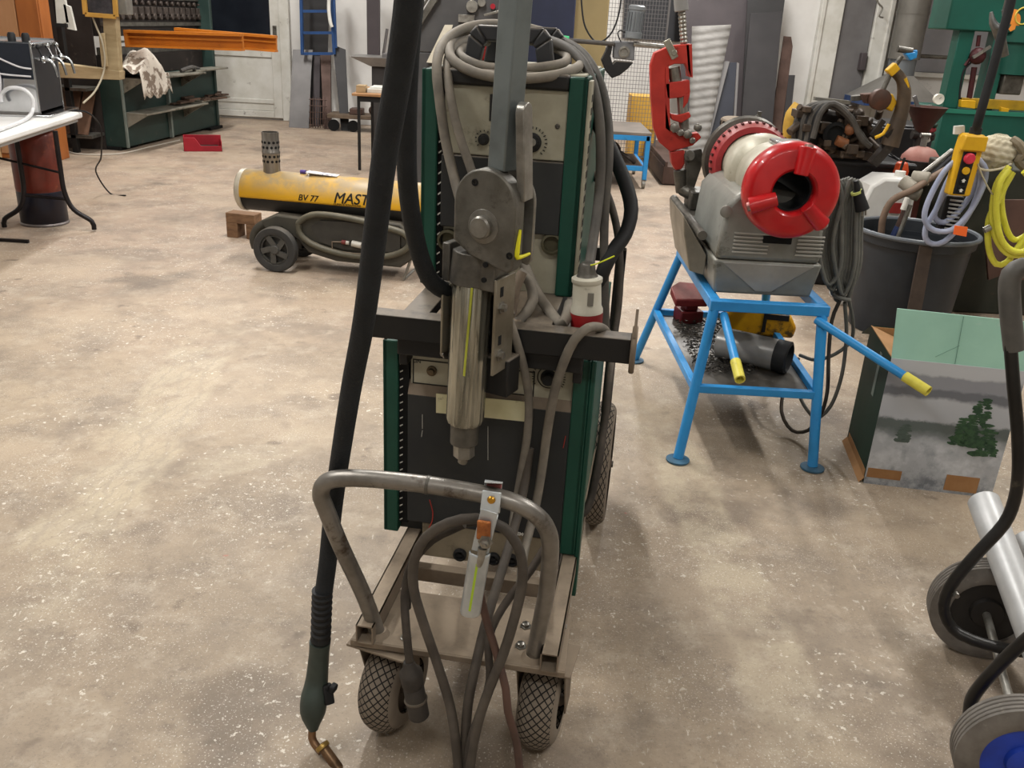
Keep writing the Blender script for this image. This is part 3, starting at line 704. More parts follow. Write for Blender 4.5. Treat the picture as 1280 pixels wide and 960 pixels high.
# ================================================================== TORCH WITH ITS HOSE
W = PY
to = Thing('welding_torch', 'black welding torch hanging nozzle down on its thick hose beside the cart', 'welding torch', (PZ(400, 935).x, 1.5, 0), 0)
Hs = [W(512, -190, 1.22), W(513, -80, 1.21), W(511, 0, 1.23), W(497, 100, 1.28), W(480, 200, 1.33), W(468, 300, 1.38), W(455, 400, 1.44), W(440, 480, 1.50), W(427, 560, 1.55), W(417, 630, 1.585), W(410, 700, 1.59), W(404, 745, 1.585)]
M_HOSE = mat('ribbed black hose fabric', '#14181c', '#1f2327', .7, scale=14, bump=.5, grime='#333432', grime_scale=20, grime_lo=.66, bscale=160)
to.part('hose', MB().tube(Hs, .019, 16), M_HOSE, world=True)
H2 = [W(512, -190, 1.22), W(520, -235, 1.3), W(524, -150, 1.42), W(519, -40, 1.48), W(511, 60, 1.52), W(508, 150, 1.56), W(510, 235, 1.62), W(520, 300, 1.68), W(535, 345, 1.73), W(553, 362, 1.79), W(562, 362, 1.82)]
to.part('return_hose', MB().tube(H2, .018, 16), M_HOSE, world=True)
S2 = [W(556, 362, 1.80), W(570, 350, 1.86), W(584, 335, 1.93), W(596, 322, 2.0)]; 
sl = MB(); SP = spline(S2, .006)
sl.tube(SP, [.023 if i % 2 else .0195 for i in range(len(SP))], 16, sp=False)
to.part('corrugated_sleeve', sl, mat('grey corrugated sleeve', '#8d877c', '#6d675d', .75, scale=14), world=True)
to.part('hose_end', MB().cyl(S2[-1], TORCH_IN, .02, n=16), M_DSTEEL, world=True)
g = lambda px, py, Y=1.585: W(px, py, Y)
bp = spline([g(403, 738), g(402, 765), g(401, 795), g(400, 805)], .004)
to.part('strain_relief', MB().tube(bp, [.0225 if i % 4 < 2 else .0185 for i in range(len(bp))], 18, sp=False), M_RUBBER, world=True)
M_TORCH = mat('dark green grey plastic', '#3b443f', '#2d342f', .45, scale=10, grime='#5a574c', grime_scale=12, grime_lo=.64, bump=.1)
to.part('grip', MB().tube([g(400, 802), g(399, 815), g(396, 850), g(393, 870, 1.57), g(391, 890, 1.56), g(391, 905, 1.55), g(392, 913, 1.545)], [.0235, .022, .0235, .026, .031, .028, .016, .010], 20), M_TORCH, world=True)
to.part('trigger', MB().bar(g(408, 855, 1.575), g(412, 880, 1.56), .022, .018).bar(g(413, 858, 1.57), g(420, 862, 1.565), .02, .018), M_RUBBER, world=True, bevel=.004)
to.part('swan_neck', MB().tube([g(391, 905, 1.55), g(390, 922, 1.54), g(395, 932, 1.53), g(402, 940, 1.52)], .009, 14), mat('brass neck', '#8a6a4a', '#6b5140', .4, .7, scale=20), world=True)
nz = (g(428, 968, 1.485)-g(401, 930, 1.525)); n0 = g(401, 930, 1.525)
to.part('nozzle', MB().lathe([(.010, 0), (.0145, .004), (.0145, .012), (.012, .014), (.0125, nz.length), (.009, nz.length+.001), (.008, .02), (0, .02)], n0, nz, 20), mat('burnt brass nozzle', '#7d6248', '#54412f', .4, .7, scale=30), world=True)
to.part('collar', MB().lathe([(.0155, 0), (.0165, .003), (.0165, .007), (.0155, .01)], n0+nz.normalized()*.002, nz, 20), mat('brass collar', '#a88b4e', rough=.35, metal=.8), world=True)
# ================================================================== EARTH CLAMP with cable
ec = Thing('earth_clamp', 'zinc plated earth clamp hooked over the cart handle with its cable hanging down', 'clamp', tuple(ct.M @ Vector((.05, -.06, 0))), CYAW)
e = lambda px, py, y=-.06: ec.at(px, py, y=y-(-.06))
ec_y = lambda px, py, y: ec.at(px, py, y=y)
M_ZN = mat('galvanised clamp', '#c3c8ca', '#a3a9ac', .3, .6, scale=9)
def strap(mb, p, q_, w, th):
    return mb.bar(p, q_, w, th, up=(0, 1, 0))
p0 = ec_y(615, 614, -.03); p1 = ec_y(612, 640, -.045); p2 = ec_y(600, 690, -.055); p3 = ec_y(587, 770, -.045)
u1 = MB(); strap(u1, p0, p1, .036, .004); strap(u1, p1+Vector((0, .0, .003)), p2, .033, .004)
ec.part('upper_jaw', u1, M_ZN, bevel=.0015)
lp = MB(); # lower grip: a trough
ax = (p3-p2); u_ = ax.normalized()
side = Vector((1, 0, 0)); nrm = u_.cross(side).normalized()
for i in range(8):
    t0_ = i/8; 
nL = 14; pr = []
def trough(s_, t_):
    w = .017*(1-.25*(s_ > .85)*(s_-.85)/.15); an = math.pi*t_
    base = p2+ax*s_*1.0
    tip = 1 if s_ < .93 else math.sqrt(max(0, 1-((s_-.93)/.07)**2))
    return base+side*(-math.cos(an)*.019*tip)+Vector((0, -1, 0))*(math.sin(an)*.013*max(.25, tip))
lp.grid(trough, 24, 12)
gp = ec.part('grip', lp, M_ZN, solid=.0025)
gm = MB().bar(p2+ax*.12+Vector((0, -.0142, 0)), p2+ax*.85+Vector((0, -.0142, 0)), .0045, .001, up=(0, 1, 0))
ec.part('yellow_stripe', gm, mat('lime paint', '#a7c531', rough=.4), gp)
lj = MB(); strap(lj, ec_y(617, 601, .03), ec_y(614, 640, .02), .034, .004); strap(lj, ec_y(614, 640, .02), p2+Vector((0, .02, 0)), .03, .004)
lj.bar(ec_y(617, 603, .034), ec_y(617, 603, -.02), .034, .004)
ec.part('rear_jaw', lj, M_ZN, bevel=.001)
lb = ec_y(619, 604, .028); ec.part('red_label', MB().bx(lb.x-.014, lb.x+.014, lb.y-.014, lb.y-.006, lb.z-.003, lb.z+.003), mat('red white label', '#b06a66', rough=.6))
bq = ec_y(614, 625, -.043); ec.part('brass_rivet', MB().lathe([(.008, 0), (.006, .004), (0, .005)], bq, (0, -1, 0), 14), mat('brass rivet', '#b98b35', rough=.35, metal=.8))
bw = ec_y(605, 662, -.055); ec.part('copper_braid', MB().bx(bw.x-.013, bw.x+.013, bw.y-.006, bw.y+.002, bw.z-.02, bw.z+.02), mat('copper braid', '#b4713f', '#8a5230', .45, .6, scale=60, bump=.6), bevel=.003)
bq = ec_y(607, 677, -.06); ec.part('hex_bolt', MB().lathe([(.014, 0), (.014, .003), (.0095, .003), (.0095, .011), (.005, .013), (.005, .017), (0, .017)], bq, (0, -1, 0), 6), M_BOLT)
wt = ec_y(602, 695, -.058); ec.part('cable_lug', MB().tube([wt+Vector((.002, -.004, .02)), wt+Vector((0, -.006, 0)), wt+Vector((-.004, -.004, -.018))], [.009, .008, .007], 12), M_BOLT)
M_EC = mat('brown red earth cable', '#45352f', '#5a4238', .6, scale=10, bump=.1)
cb = [ct.M @ c(px, py, y) for px, py, y in ((598, 700, -.06), (600, 740, -.045), (608, 775, -.04), (620, 815, -.05), (632, 860, -.07), (635, 890, -.08), (645, 925, -.08), (650, 965, -.09), (652, 1010, -.1))]
cb[-1].z = .02
ec.part('cable', MB().tube(cb, .0085, 12), M_EC, world=True)
# ================================================================== LOOSE CABLES
def cable(label, pts, r, m, frame=None, name='cable', group=None, cat='cable'):
    P = [(frame.M @ frame.at(px, py, y=y)) if frame else PY(px, py, y) for px, py, y in pts]
    for p in P: p.z = max(p.z, r)
    return single(name, label, cat, MB().tube(P, r, 12), m, group)
M_C3 = mat('warm grey rubber cable', '#403a34', '#575048', .65, scale=12, bump=.1, grime='#7d7466', grime_scale=12, grime_lo=.64)
cable('grey cable looped over the cart handle, outer loop running up to the upper machine', ((575, 985, -.10), (570, 930, -.09), (562, 880, -.07), (545, 825, -.055), (528, 775, -.05), (517, 735, -.045), (518, 700, -.045), (532, 672, -.045), (560, 654, -.045), (595, 648, -.04), (630, 660, -.035), (650, 690, -.03), (653, 725, -.03), (645, 765, -.04), (630, 815, -.055), (612, 860, -.07), (597, 905, -.085), (588, 955, -.1), (586, 1005, -.12)), .0105, M_C3, ct)
cable('thin grey cable looped behind the earth clamp', ((600, 652, .02), (560, 660, .0), (525, 685, -.01), (512, 715, -.015), (509, 760, -.02)), .008, M_CABLED, ct)
cable('grey cable crossing behind the clamp grip down to the floor', ((662, 560, .33), (655, 610, .30), (640, 670, .2), (625, 720, .1), (607, 780, .02), (595, 830, -.03), (585, 880, -.06), (581, 940, -.08), (580, 1000, -.1)), .0105, M_C3, ct)
cable('grey cable bending under the handle to the right of the clamp', ((686, 676, .06), (664, 712, .03), (628, 760, -.01), (611, 800, -.04), (612, 850, -.05), (600, 890, -.07), (588, 925, -.09), (583, 965, -.1), (580, 1010, -.12)), .0085, M_CABLED, ct)
cable('cable hanging from the swing arm past the cream tape', ((636, 398, .26), (645, 425, .27), (655, 460, .29), (661, 500, .32), (659, 545, .325), (650, 600, .315), (643, 640, .30), (640, 668, .22)), .0095, M_CABLE, ct)
cable('cable arching over the shelf bar and down the right of the charcoal panel', ((760, 418, .40), (752, 410, .33), (735, 410, .275), (718, 425, .268), (705, 452, .272), (693, 490, .29), (684, 540, .315), (677, 590, .32), (668, 640, .3), (655, 690, .2), (650, 740, .06)), .0105, M_CABLE, ct)
# plug hanging over the plate
pl = Thing('rubber_plug', 'dusty black rubber plug hanging in front of the left castor', 'plug', tuple(ct.M @ Vector((c(525, 860, -.05).x, -.05, 0))), CYAW)
pc = [ct.M @ c(px, py, y) for px, py, y in ((513, 838, -.055), (509, 800, -.05), (506, 760, -.03), (507, 735, -.02), (515, 705, -.02), (540, 675, -.02), (580, 655, -.02))]
pl.part('cable', MB().tube(pc, .009, 12), M_CABLED, world=True)
A = ct.M @ c(512, 833, -.055); B = ct.M @ c(524, 896, -.055); dd = B-A; LL = dd.length
pl.part('plug_body', MB().lathe([(.011, -.012), (.014, -.005), (.015, .002), (.0235, .012), (.025, .022), (.0235, .045), (.021, .052), (.0225, .056), (.0225, LL-.004), (.019, LL), (0, LL)], A, dd, 22), mat('dusty black plug', '#2c2927', '#413c37', .6, scale=12, bump=.1), world=True)
pl.part('collar', MB().lathe([(.0245, 0), (.0255, .003), (.0245, .006)], A+dd*.62, dd, 22), mat('plug collar', '#5c554c', rough=.5), world=True)
# ---- coil on top of the upper machine
TOPZ = .931+.505
def coil(label, px0, px1, y0, y1, yw, dz, tail, r=.0115, m=M_CABLE):
    """ellipse of cable lying round the carry handle, then hanging down one side (local coordinates of the cart)"""
    cx_ = (px0+px1)/2; rx = (px1-px0)/2; cy_ = (y0+y1)/2; ry = (y1-y0)/2
    P = []
    for i in range(0, 21):
        an = R(yw-i*17.5); P.append(ct.M @ Vector((cx_+rx*math.cos(an), cy_+ry*math.sin(an), TOPZ+dz+r+.0015*i)))
    P += tail
    return single('coiled_cable', label, 'cable', MB().tube(P, r, 12), m, None)
def wrap(label, pts, r, m=M_CABLE):
    return single('coiled_cable', label, 'cable', MB().tube([ct.M @ c(*p) for p in pts], r, 12), m, None)
wrap('outer cable coil round the carry handle with its tail hanging down at left', ((600, 330, .36), (590, 300, .40), (578, 260, .46), (566, 215, .50), (556, 170, .515), (549, 120, .52), (546, 85, .54), (550, 62, .60), (562, 46, .68), (585, 34, .76), (615, 30, .84), (650, 33, .92), (685, 42, .95), (708, 54, .93), (722, 68, .86), (726, 79, .74), (717, 87, .62), (695, 94, .555), (660, 98, .535), (625, 97, .53), (592, 90, .535), (568, 77, .56), (561, 62, .62), (568, 48, .72), (592, 42, .82), (625, 40, .90)), .0115)
wrap('inner cable coil round the carry handle falling behind the round knuckle', ((638, 395, .30), (628, 350, .38), (620, 320, .42), (607, 270, .48), (590, 215, .5), (573, 165, .51), (563, 120, .52), (559, 85, .56), (563, 66, .64), (575, 54, .72), (600, 47, .80), (640, 48, .87), (680, 55, .87), (705, 66, .80), (708, 76, .70), (690, 82, .62), (650, 86, .59), (610, 84, .59), (585, 76, .60), (574, 66, .66), (584, 56, .76), (610, 52, .84)), .0105)
M_CSD = mat('grey rubber strand', '#45423e', '#5a5650', .65, scale=12, grime='#7a7469', grime_scale=14, grime_lo=.62)
# right hand strands
rt = ((660, 46, .90), (692, 52, .82), (720, 68, .74), (738, 96, .67), (748, 140, .62), (751, 190, .60), (749, 240, .58), (743, 290, .52), (737, 330, .44), (736, 346, .40))
ce = Thing('industrial_plug', 'red and white industrial plug hanging over the shelf bar of the cart', 'plug', tuple(ct.M @ Vector((c(735, 400, .4).x, .40, 0))), CYAW)
ce.part('cable', MB().tube([ct.M @ c(*p) for p in rt], .0115, 12), M_CSD, world=True)
A = ct.M @ c(734, 345, .385); B = ct.M @ c(733, 410, .385); dd = B-A; LL = dd.length; M_PW = mat('dirty white plug', '#cfcbbd', '#b5b09f', .4, scale=8, grime='#6b6353', grime_scale=12, grime_lo=.62)
ce.part('gland', MB().lathe([(.013, -.03), (.017, -.025), (.019, -.008), (.024, .0)], A, dd, 20), M_DSTEEL, world=True)
ce.part('plug_body', MB().lathe([(.026, 0), (.034, .004), (.034, .012), (.031, .016), (.0325, LL*.55), (.036, LL*.62), (.036, LL*.68)], A, dd, 28), M_PW, world=True)
ce.part('plug_collar', MB().lathe([(.0355, LL*.68), (.0365, LL*.70), (.035, LL), (.029, LL), (.029, LL-.01), (0, LL-.01)], A, dd, 28), mat('plug red', '#8f1a1c', '#6e1315', .45, scale=9), world=True)
pp = A+dd*.36; ce.part('latch', MB().bar(pp+Vector((.006, -.0335, .014)), pp+Vector((.006, -.0345, -.014)), .013, .004, up=(0, 1, 0)), mat('latch grey', '#77736a', rough=.6), world=True)
ce.part('yellow_string', MB().tube([ct.M @ c(px, py, y) for px, py, y in ((736, 332, .375), (745, 330, .37), (757, 325, .37), (768, 320, .38))], .0018, 6), mat('yellow string', '#c9d02a', rough=.6), world=True)
cable('second grey cable strand falling down the right side of the upper machine', ((655, 40, .99), (695, 48, .92), (728, 66, .84), (750, 102, .75), (760, 150, .68), (761, 200, .62), (757, 250, .6), (755, 300, .58), (756, 360, .56), (757, 420, .55)), .0105, M_CSD, ct)
cable('thick black hose bowing out right of the upper machine', ((728, 120, .9), (745, 150, .8), (765, 190, .74), (782, 230, .70), (789, 262, .66), (782, 292, .62), (766, 315, .58), (752, 345, .56), (748, 380, .6)), .0175, M_RUBBER, ct, name='hose', cat='hose')
cable('thin dark cable hanging down past the tread of the cart rear wheel', ((728, 205, 1.0), (755, 235, .95), (770, 280, .9), (775, 330, .86), (773, 380, .82), (766, 430, .75), (762, 470, .62), (755, 530, .55), (748, 580, .5), (738, 625, .47), (730, 641, .45), (725, 628, .5), (722, 600, .56)), .0105, M_CABLED, ct)
cable('short grey cable bent in a V behind the shelf bar', ((655, 330, .5), (668, 360, .46), (684, 385, .42), (700, 404, .36), (708, 398, .37), (712, 380, .45)), .0125, M_CABLE, ct)
cable('braided hose looping behind the swing arm', ((648, 340, .42), (662, 352, .42), (666, 375, .40), (655, 395, .37), (640, 410, .345), (634, 420, .34)), .0125, M_CABLE, ct, name='hose', cat='hose')
cable('ribbed hose end hanging right of the swing arm bracket', ((653, 340, .40), (645, 360, .385), (640, 385, .37), (638, 402, .36)), .0115, M_DUSTY, ct, name='hose', cat='hose')
# ================================================================== HEATER
hb = PZ(350, 337)
YAWH = -9
he = Thing('space_heater', 'yellow wheeled drum heater with perforated steel chimney', 'heater', (hb.x, hb.y, 0), YAWH)
h = lambda px, py, y=0.: he.at(px, py, y=y)
M_HY = mat('dusty heater yellow', '#e0ab22', '#d7a526', .4, scale=5, dust='#a08c6a', dust_amt=1.0, dust_rng=(.0, .5))
M_HB = mat('heater dark plastic', '#3b3933', '#46433b', .65, scale=8, dust='#6f675a', dust_amt=.6, bump=.1)
cl = h(303, 238, .16); cr_ = h(500, 262, .16); zc_ = cl.z+.008; RB = .127; xl = cl.x; xr_ = .98; yc = .17
def half(mb, x0, x1, a0, a1, r, n=28, th=.004):
    P = [(yc+math.cos(R(a0+(a1-a0)*i/n))*r, zc_+math.sin(R(a0+(a1-a0)*i/n))*r) for i in range(n+1)]
    Q = [(yc+math.cos(R(a0+(a1-a0)*i/n))*(r-th), zc_+math.sin(R(a0+(a1-a0)*i/n))*(r-th)) for i in range(n+1)]
    for i in range(n):
        mb.prism([(x0, *P[i]), (x0, *P[i+1]), (x0, *Q[i+1]), (x0, *Q[i])], (x1-x0, 0, 0))
    return mb
def halfshell(x0, x1, a0, a1, r, n=40):
    mb = MB(); mb.grid(lambda u, v: Vector((x0+(x1-x0)*v, yc+math.cos(R(a0+(a1-a0)*u))*r, zc_+math.sin(R(a0+(a1-a0)*u))*r)), n, 2); return mb
he.part('upper_shell', halfshell(xl+.03, xr_, -12, 192, RB), M_HY, solid=.004)
he.part('lower_shell', halfshell(xl+.03, xr_, 192, 348, RB-.004), M_BLACK, solid=.004)
he.part('outlet_ring', MB().lathe([(RB-.03, -.012), (RB-.012, -.012), (RB+.001, .0), (RB+.004, .028), (RB-.004, .034), (RB-.022, .03), (RB-.03, -.012)], (xl+.004, yc, zc_), (1, 0, 0), 40), mat('cream steel ring', '#b9b1a0', '#9d9484', .4, .3, scale=8))
he.part('inner_drum', MB().lathe([(.085, 0), (.085, .12), (0, .12)], (xl+.02, yc, zc_), (1, 0, 0), 32), M_PITCH)
wst = MB().grid(lambda u, v: Vector((xl+.04+(xr_-xl-.06)*v, yc+math.cos(R(191+u*6))*(RB+.0035), zc_+math.sin(R(191+u*6))*(RB+.0035))), 4, 2)
he.part('rear_grille', MB().lathe([(RB-.004, 0), (RB-.004, .015), (0, .02)], (xr_-.012, yc, zc_), (1, 0, 0), 32), M_BLACK)
# chimney with rows of holes
ch = h(340, 215, .17); chb = zc_+RB-.012; cht = h(340, 165, .17).z
cr2 = .052
M_CHIM = mat('chimney steel', '#94908a', '#6f6a64', .3, .9, scale=6, stretch=(3, 3, .4))
he_ch = he.part('chimney', MB().lathe([(cr2, chb), (cr2, chb+(cht-chb)*.45), (cr2+.003, chb+(cht-chb)*.47), (cr2+.003, chb+(cht-chb)*.53), (cr2, chb+(cht-chb)*.55), (cr2, cht), (cr2-.004, cht), (cr2-.004, cht-.08)], (ch.x, yc, 0), (0, 0, 1), 32), M_CHIM)
for rows in ((.3, .42), (.64, .76)):
  hl = MB()
  for rz in rows:
    for i in range(12):
        an = R(i*30+(15 if rz in (.42, .76) else 0)); o = Vector((ch.x+math.cos(an)*cr2, yc+math.sin(an)*cr2, chb+(cht-chb)*rz)); d = Vector((math.cos(an), math.sin(an), 0))
        hl.cyl(o-d*.002, o+d*.0012, .0085, n=10)
  he.part('vent_holes', hl, M_PITCH, he_ch)
# chassis: sculpted lower body with a raised oval rim
bz0 = .10; bz1 = .30
ybf = -.01
def blob(xs, y0, y1): 
    mb = MB(); mb.prism([(x, y0, z) for x, z in xs], (0, y1-y0, 0)); return mb
body = blob([(q_.x, q_.z) for q_ in [h(a_, b2, .02) for a_, b2 in ((325, 276), (345, 268), (372, 272), (395, 266), (420, 268), (500, 280), (520, 300), (515, 325), (500, 335), (420, 327), (385, 316), (372, 300), (352, 285), (335, 292))]], .02, .32) if True else blob([(.02, .27), (.06, .285), (.18, .27), (.26, .29), (.34, .30), (.9, .275), (.93, .2), (.9, .12), (.5, .10), (.3, .105), (.2, .14), (.17, .2), (.1, .225)], .02, .32)
he.part('chassis', body, M_HB, bevel=.012)
rim = [h(a_, b2, .004) for a_, b2 in ((373, 279), (381, 272), (395, 268), (420, 270), (456, 277), (485, 285), (505, 292), (512, 303), (505, 313), (485, 320), (456, 321), (430, 318), (402, 310), (384, 301), (374, 290), (373, 279))]
he.part('chassis_rim', MB().tube(rim, .019, 10), mat('olive grey plastic', '#5a574a', '#4c493e', .5, scale=8, dust='#7d7464', dust_amt=.5))
he.part('fuel_compartment', MB().prism([h(a_, b2, .006) for a_, b2 in ((388, 283), (400, 276), (430, 277), (500, 287), (500, 316), (430, 312), (400, 303))], (0, .02, 0)), mat('dark recess', '#3a3833', '#2e2c28', .7, scale=8))
ff = MB().cyl((.42, .0, .215), (.46, .0, .212), .012, n=12).cyl((.48, -.004, .213), (.54, -.004, .205), .019, n=16)
he.part('fuel_filter', ff, mat('clear filter', '#b7b3aa', rough=.3)); he.part('fuel_line', MB().tube([(.35, .0, .15), (.35, .0, .21), (.42, .0, .215)], .004, 8, sp=False).tube([(.35, .0, .155), (.50, .0, .15), (.6, .0, .16)], .004, 8), M_DUSTY)
he.part('red_cap', MB().cyl((.415, -.003, .215), (.44, -.003, .214), .014, n=12), mat('fitting red', '#6b2e2a', rough=.5))
# mudguard arms
mg = MB().tube([(-.20, .08, .10), (-.205, .08, .16), (-.18, .08, .22), (-.12, .08, .265), (-.03, .08, .285), (.06, .08, .283), (.13, .08, .26)], [.02, .026, .028, .028, .03, .034, .03], 12)
he.part('mudguard', mg, M_HB)
# wheels
for y, nm in ((-.045, 'wheel'), (.36, 'wheel')):
    wc = Vector((0, y, .142)); rr_ = .14
    wm = he.part(nm, MB().lathe([(rr_-.045, .026), (rr_-.03, .03), (rr_-.006, .028), (rr_, .02), (rr_, -.02), (rr_-.006, -.028), (rr_-.03, -.03), (rr_-.045, -.026), (rr_-.045, .026)], wc, (0, 1, 0), 40), mat('heater wheel rubber', '#2f2f2f', '#3b3a38', .7, scale=12, dust='#6b645a', dust_amt=.5))
    sp_ = MB().lathe([(rr_-.044, .014), (rr_-.044, -.014), (rr_-.058, -.018), (rr_-.058, .01), (rr_-.044, .014)], wc, (0, 1, 0), 36)
    sp_.lathe([(.028, -.024), (.024, -.028), (0, -.028)], wc, (0, 1, 0), 20); sp_.lathe([(.028, -.024), (.028, .02), (0, .02)], wc, (0, 1, 0), 20)
    sp_.lathe([(rr_-.05, .012), (rr_-.05, .018), (0, .018)], wc, (0, 1, 0), 32)
    for i in range(5):
        an = R(90+72*i); p = wc+Vector((math.cos(an)*.02, -.012, math.sin(an)*.02)); q_ = wc+Vector((math.cos(an+.5)*(rr_-.05), -.014, math.sin(an+.5)*(rr_-.05)))
        sp_.bar(p, q_, .034, .012, up=(0, 1, 0))
    he.part('wheel_spokes', sp_, mat('grey wheel plastic', '#4a4946', '#403f3c', .5, scale=8), wm)
he.part('axle', MB().cyl((0, -.07, .142), (0, .39, .142), .01), M_DSTEEL)
he.part('foot', MB().tube([(.84, .05, .14), (.80, .03, .01)], .009, 10, sp=False).tube([(.84, .30, .14), (.80, .30, .01)], .009, 10, sp=False).cyl((.80, .02, .009), (.80, .31, .009), .008), M_STEEL)
# lettering, wrapped on the flank of the drum
def drum_text(txt, x, ang, size, m, label, sh=.25, bold=.0):
    mb = text_mb(txt, size, Matrix.Identity(4), .0006, shear=sh, bold=bold, cuts=14)
    base_v = list(mb.v); base_f = list(mb.f)
    for dx_, dy_ in ((size*.022, 0), (0, size*.016), (size*.022, size*.016)): mb.add([v+Vector((dx_, dy_, 0)) for v in base_v], base_f)
    out = []
    for v in mb.v:
        an = R(ang)-(v.y)/RB; rr_ = RB+.0032+v.z
        out.append(Vector((x+v.x, yc+math.cos(an)*rr_, zc_+math.sin(an)*rr_)))
    mb.v = out; he.part(label, mb, m)
tx = h(373, 250, .05).x
drum_text('BV 77', tx, 186, .052, M_INK, 'model_lettering')
tx = h(417, 251, .05).x
drum_text('MASTER', tx, 184, .088, M_INK, 'brand_lettering', bold=.0)
drum_text('CLIMATE SOLUTIONS', tx, 190.5, .018, M_INK, 'small_lettering')
# things lying on the drum
pz = zc_+RB
so = h(390, 215, .17)
single('label_card', 'folded white printed card lying on top of the yellow heater', 'card', MB().bar(he.M @ Vector((so.x-.02, yc-.02, pz+.018)), he.M @ Vector((so.x+.17, yc+.0, pz+.004)), .07, .004).bar(he.M @ Vector((so.x-.02, yc-.02, pz+.02)), he.M @ Vector((so.x+.0, yc-.02, pz+.006)), .07, .006), mat('white printed card', '#d8d6d2', '#6e6a86', .6, scale=40, lo=.55, hi=.62))
single('marker_cap', 'small purple cap lying on top of the yellow heater beside the card', 'cap', MB().cyl(he.M @ Vector((so.x-.07, yc-.01, pz+.012)), he.M @ Vector((so.x-.035, yc-.01, pz+.012)), .013, n=14), mat('purple plastic', '#4b3a78', rough=.4))
# wooden block behind the wheel
wbk = PZ(300, 298); wm_ = Matrix.Translation((wbk.x, wbk.y+.05, 0)) @ Matrix.Rotation(R(-12), 4, 'Z')
single('wood_block', 'brown wooden block with a notch standing behind the heater wheel', 'wood block', MB().bx(-.09, .13, -.05, .06, .105, .175).bx(-.09, -.005, -.05, .06, 0, .105).bx(.06, .13, -.05, .06, 0, .105).xf(wm_), mat('old brown wood', '#7d5f45', '#5f4632', .75, scale=6, bump=.3, stretch=(1, 6, 6)), bevel=.004)
# ================================================================== BLUE STAND
SX0, SX1, SY0, SY1, SZ = .735, 1.135, 3.18, 3.98, .62
st = Thing('machine_stand', 'sky blue tubular steel stand with yellow ended lifting handles', 'stand', ((SX0+SX1)/2, (SY0+SY1)/2, 0))
o = st.o; lo_ = lambda v: Vector(v)-o
fr = MB(); b_ = .04
for a_, b2 in (((SX0, SY0), (SX1, SY0)), ((SX1, SY0), (SX1, SY1)), ((SX1, SY1), (SX0, SY1)), ((SX0, SY1), (SX0, SY0))):
    dv = Vector((b2[0]-a_[0], b2[1]-a_[1], 0)).normalized()*.02
    if abs(dv.x) < .01: dv = -dv
    fr.bar(lo_((*a_, SZ-.02))-dv, lo_((*b2, SZ-.02))+dv, b_, b_)
st.part('top_frame', fr, M_BLUE, bevel=.004)
feet = {(SX0, SY0): PZ(847, 576), (SX1, SY0): PZ(1015, 586), (SX0, SY1): Vector((.60, 4.14, 0)), (SX1, SY1): Vector((1.22, 4.14, 0))}
lp_ = {}
for (x, y), f in feet.items():
    top = lo_((x, y, SZ-.03)); ft = lo_((f.x, f.y, 0))
    L_ = st.part('leg', MB().cyl(ft+Vector((0, 0, .012)), top, .0195, n=18), M_BLUE)
    st.part('foot_plate', MB().lathe([(.042, 0), (.045, .003), (.045, .009), (.03, .014)], ft, (0, 0, 1), 24), mat('blue grey foot', '#3f6680', '#35566b', .6, scale=12), L_)
    k = .42; lp_[(x, y)] = ft.lerp(top, (.30/SZ))
T_ = MB(); ks = [(SX0, SY0), (SX1, SY0), (SX1, SY1), (SX0, SY1)]
for i in range(4): T_.bar(lp_[ks[i]], lp_[ks[(i+1) % 4]], .028, .03)
st.part('lower_frame', T_, M_BLUE, bevel=.003)
zt_ = lp_[ks[0]].z
mn = [lp_[k_] for k_ in ks]
st.part('drip_tray', MB().prism([p.lerp(Vector((0, 0, zt_)), .05)+Vector((0, 0, -.012)) for p in mn], (0, 0, .004)), mat('oily tray', '#3e3c39', '#6a655e', .35, .4, scale=5, bump=.2, grime='#8d8a84', grime_scale=10, grime_lo=.6))
def handle(a_, px, py, yend):
    e_ = PY(px, py, yend); A_ = lo_(a_); B_ = lo_(e_); dd_ = (B_-A_).normalized(); hnd = st.part('carry_handle', MB().cyl(A_, B_-dd_*.05, .0155, n=18), M_BLUE)
    g_ = MB().lathe([(.0185, 0), (.0185, .095), (.013, .095), (.012, .045), (0, .045)], B_-dd_*.093, dd_, 22)
    st.part('yellow_grip', g_, mat('pale yellow grip', '#d9cf57', '#c4b944', .5, scale=10, grime='#8c8550', grime_scale=20, grime_lo=.62), hnd)
handle((SX0+.035, SY0-.01, SZ-.055), 925, 474, 2.83)
handle((SX1-.02, SY0-.01, SZ-.055), 1160, 489, 2.80)
handle((SX1-.03, SY1, SZ-.055), 1045, 330, 4.5) if False else None
# things on the tray
tz = zt_-.008
tp = lambda px, py: st.M @ st.at(px, py, z=tz)
g0 = PY(898, 438, 3.50); g1 = PY(985, 443, 3.35)
g0.z = g1.z = tz+.068
gd = g1-g0
th_ = Thing('steel_tube', 'grey steel tube with black end lying on the tray of the blue stand', 'pipe', (g0.x, g0.y, tz))
th_.part('barrel', MB().cyl(g0, g0+gd*.85, .064, n=32), mat('polished grey tube', '#a5a3a0', '#8b8986', .3, .25, scale=4), world=True, bevel=.003)
th_.part('end_cap', MB().lathe([(.066, 0), (.066, .05), (.055, .055), (.05, .02), (0, .02)], g0+gd*.84, gd, 32), M_RUBBER, world=True)
yb = PY(945, 408, 3.86)
yc_ = Thing('yellow_case', 'yellow plastic tool casing lying on the tray behind the grey steel tube', 'tool case', (yb.x, yb.y, tz), -8)
yc_.part('shell', MB().prism([(-.14, -.05, .0), (.16, -.05, .0), (.17, -.05, .05), (.14, -.05, .10), (.02, -.05, .125), (-.12, -.05, .12), (-.15, -.05, .06)], (0, .12, 0)), mat('tool yellow', '#d9a312', '#c08a10', .5, scale=9, grime='#4e3c1a', grime_scale=9, grime_lo=.56), bevel=.012)
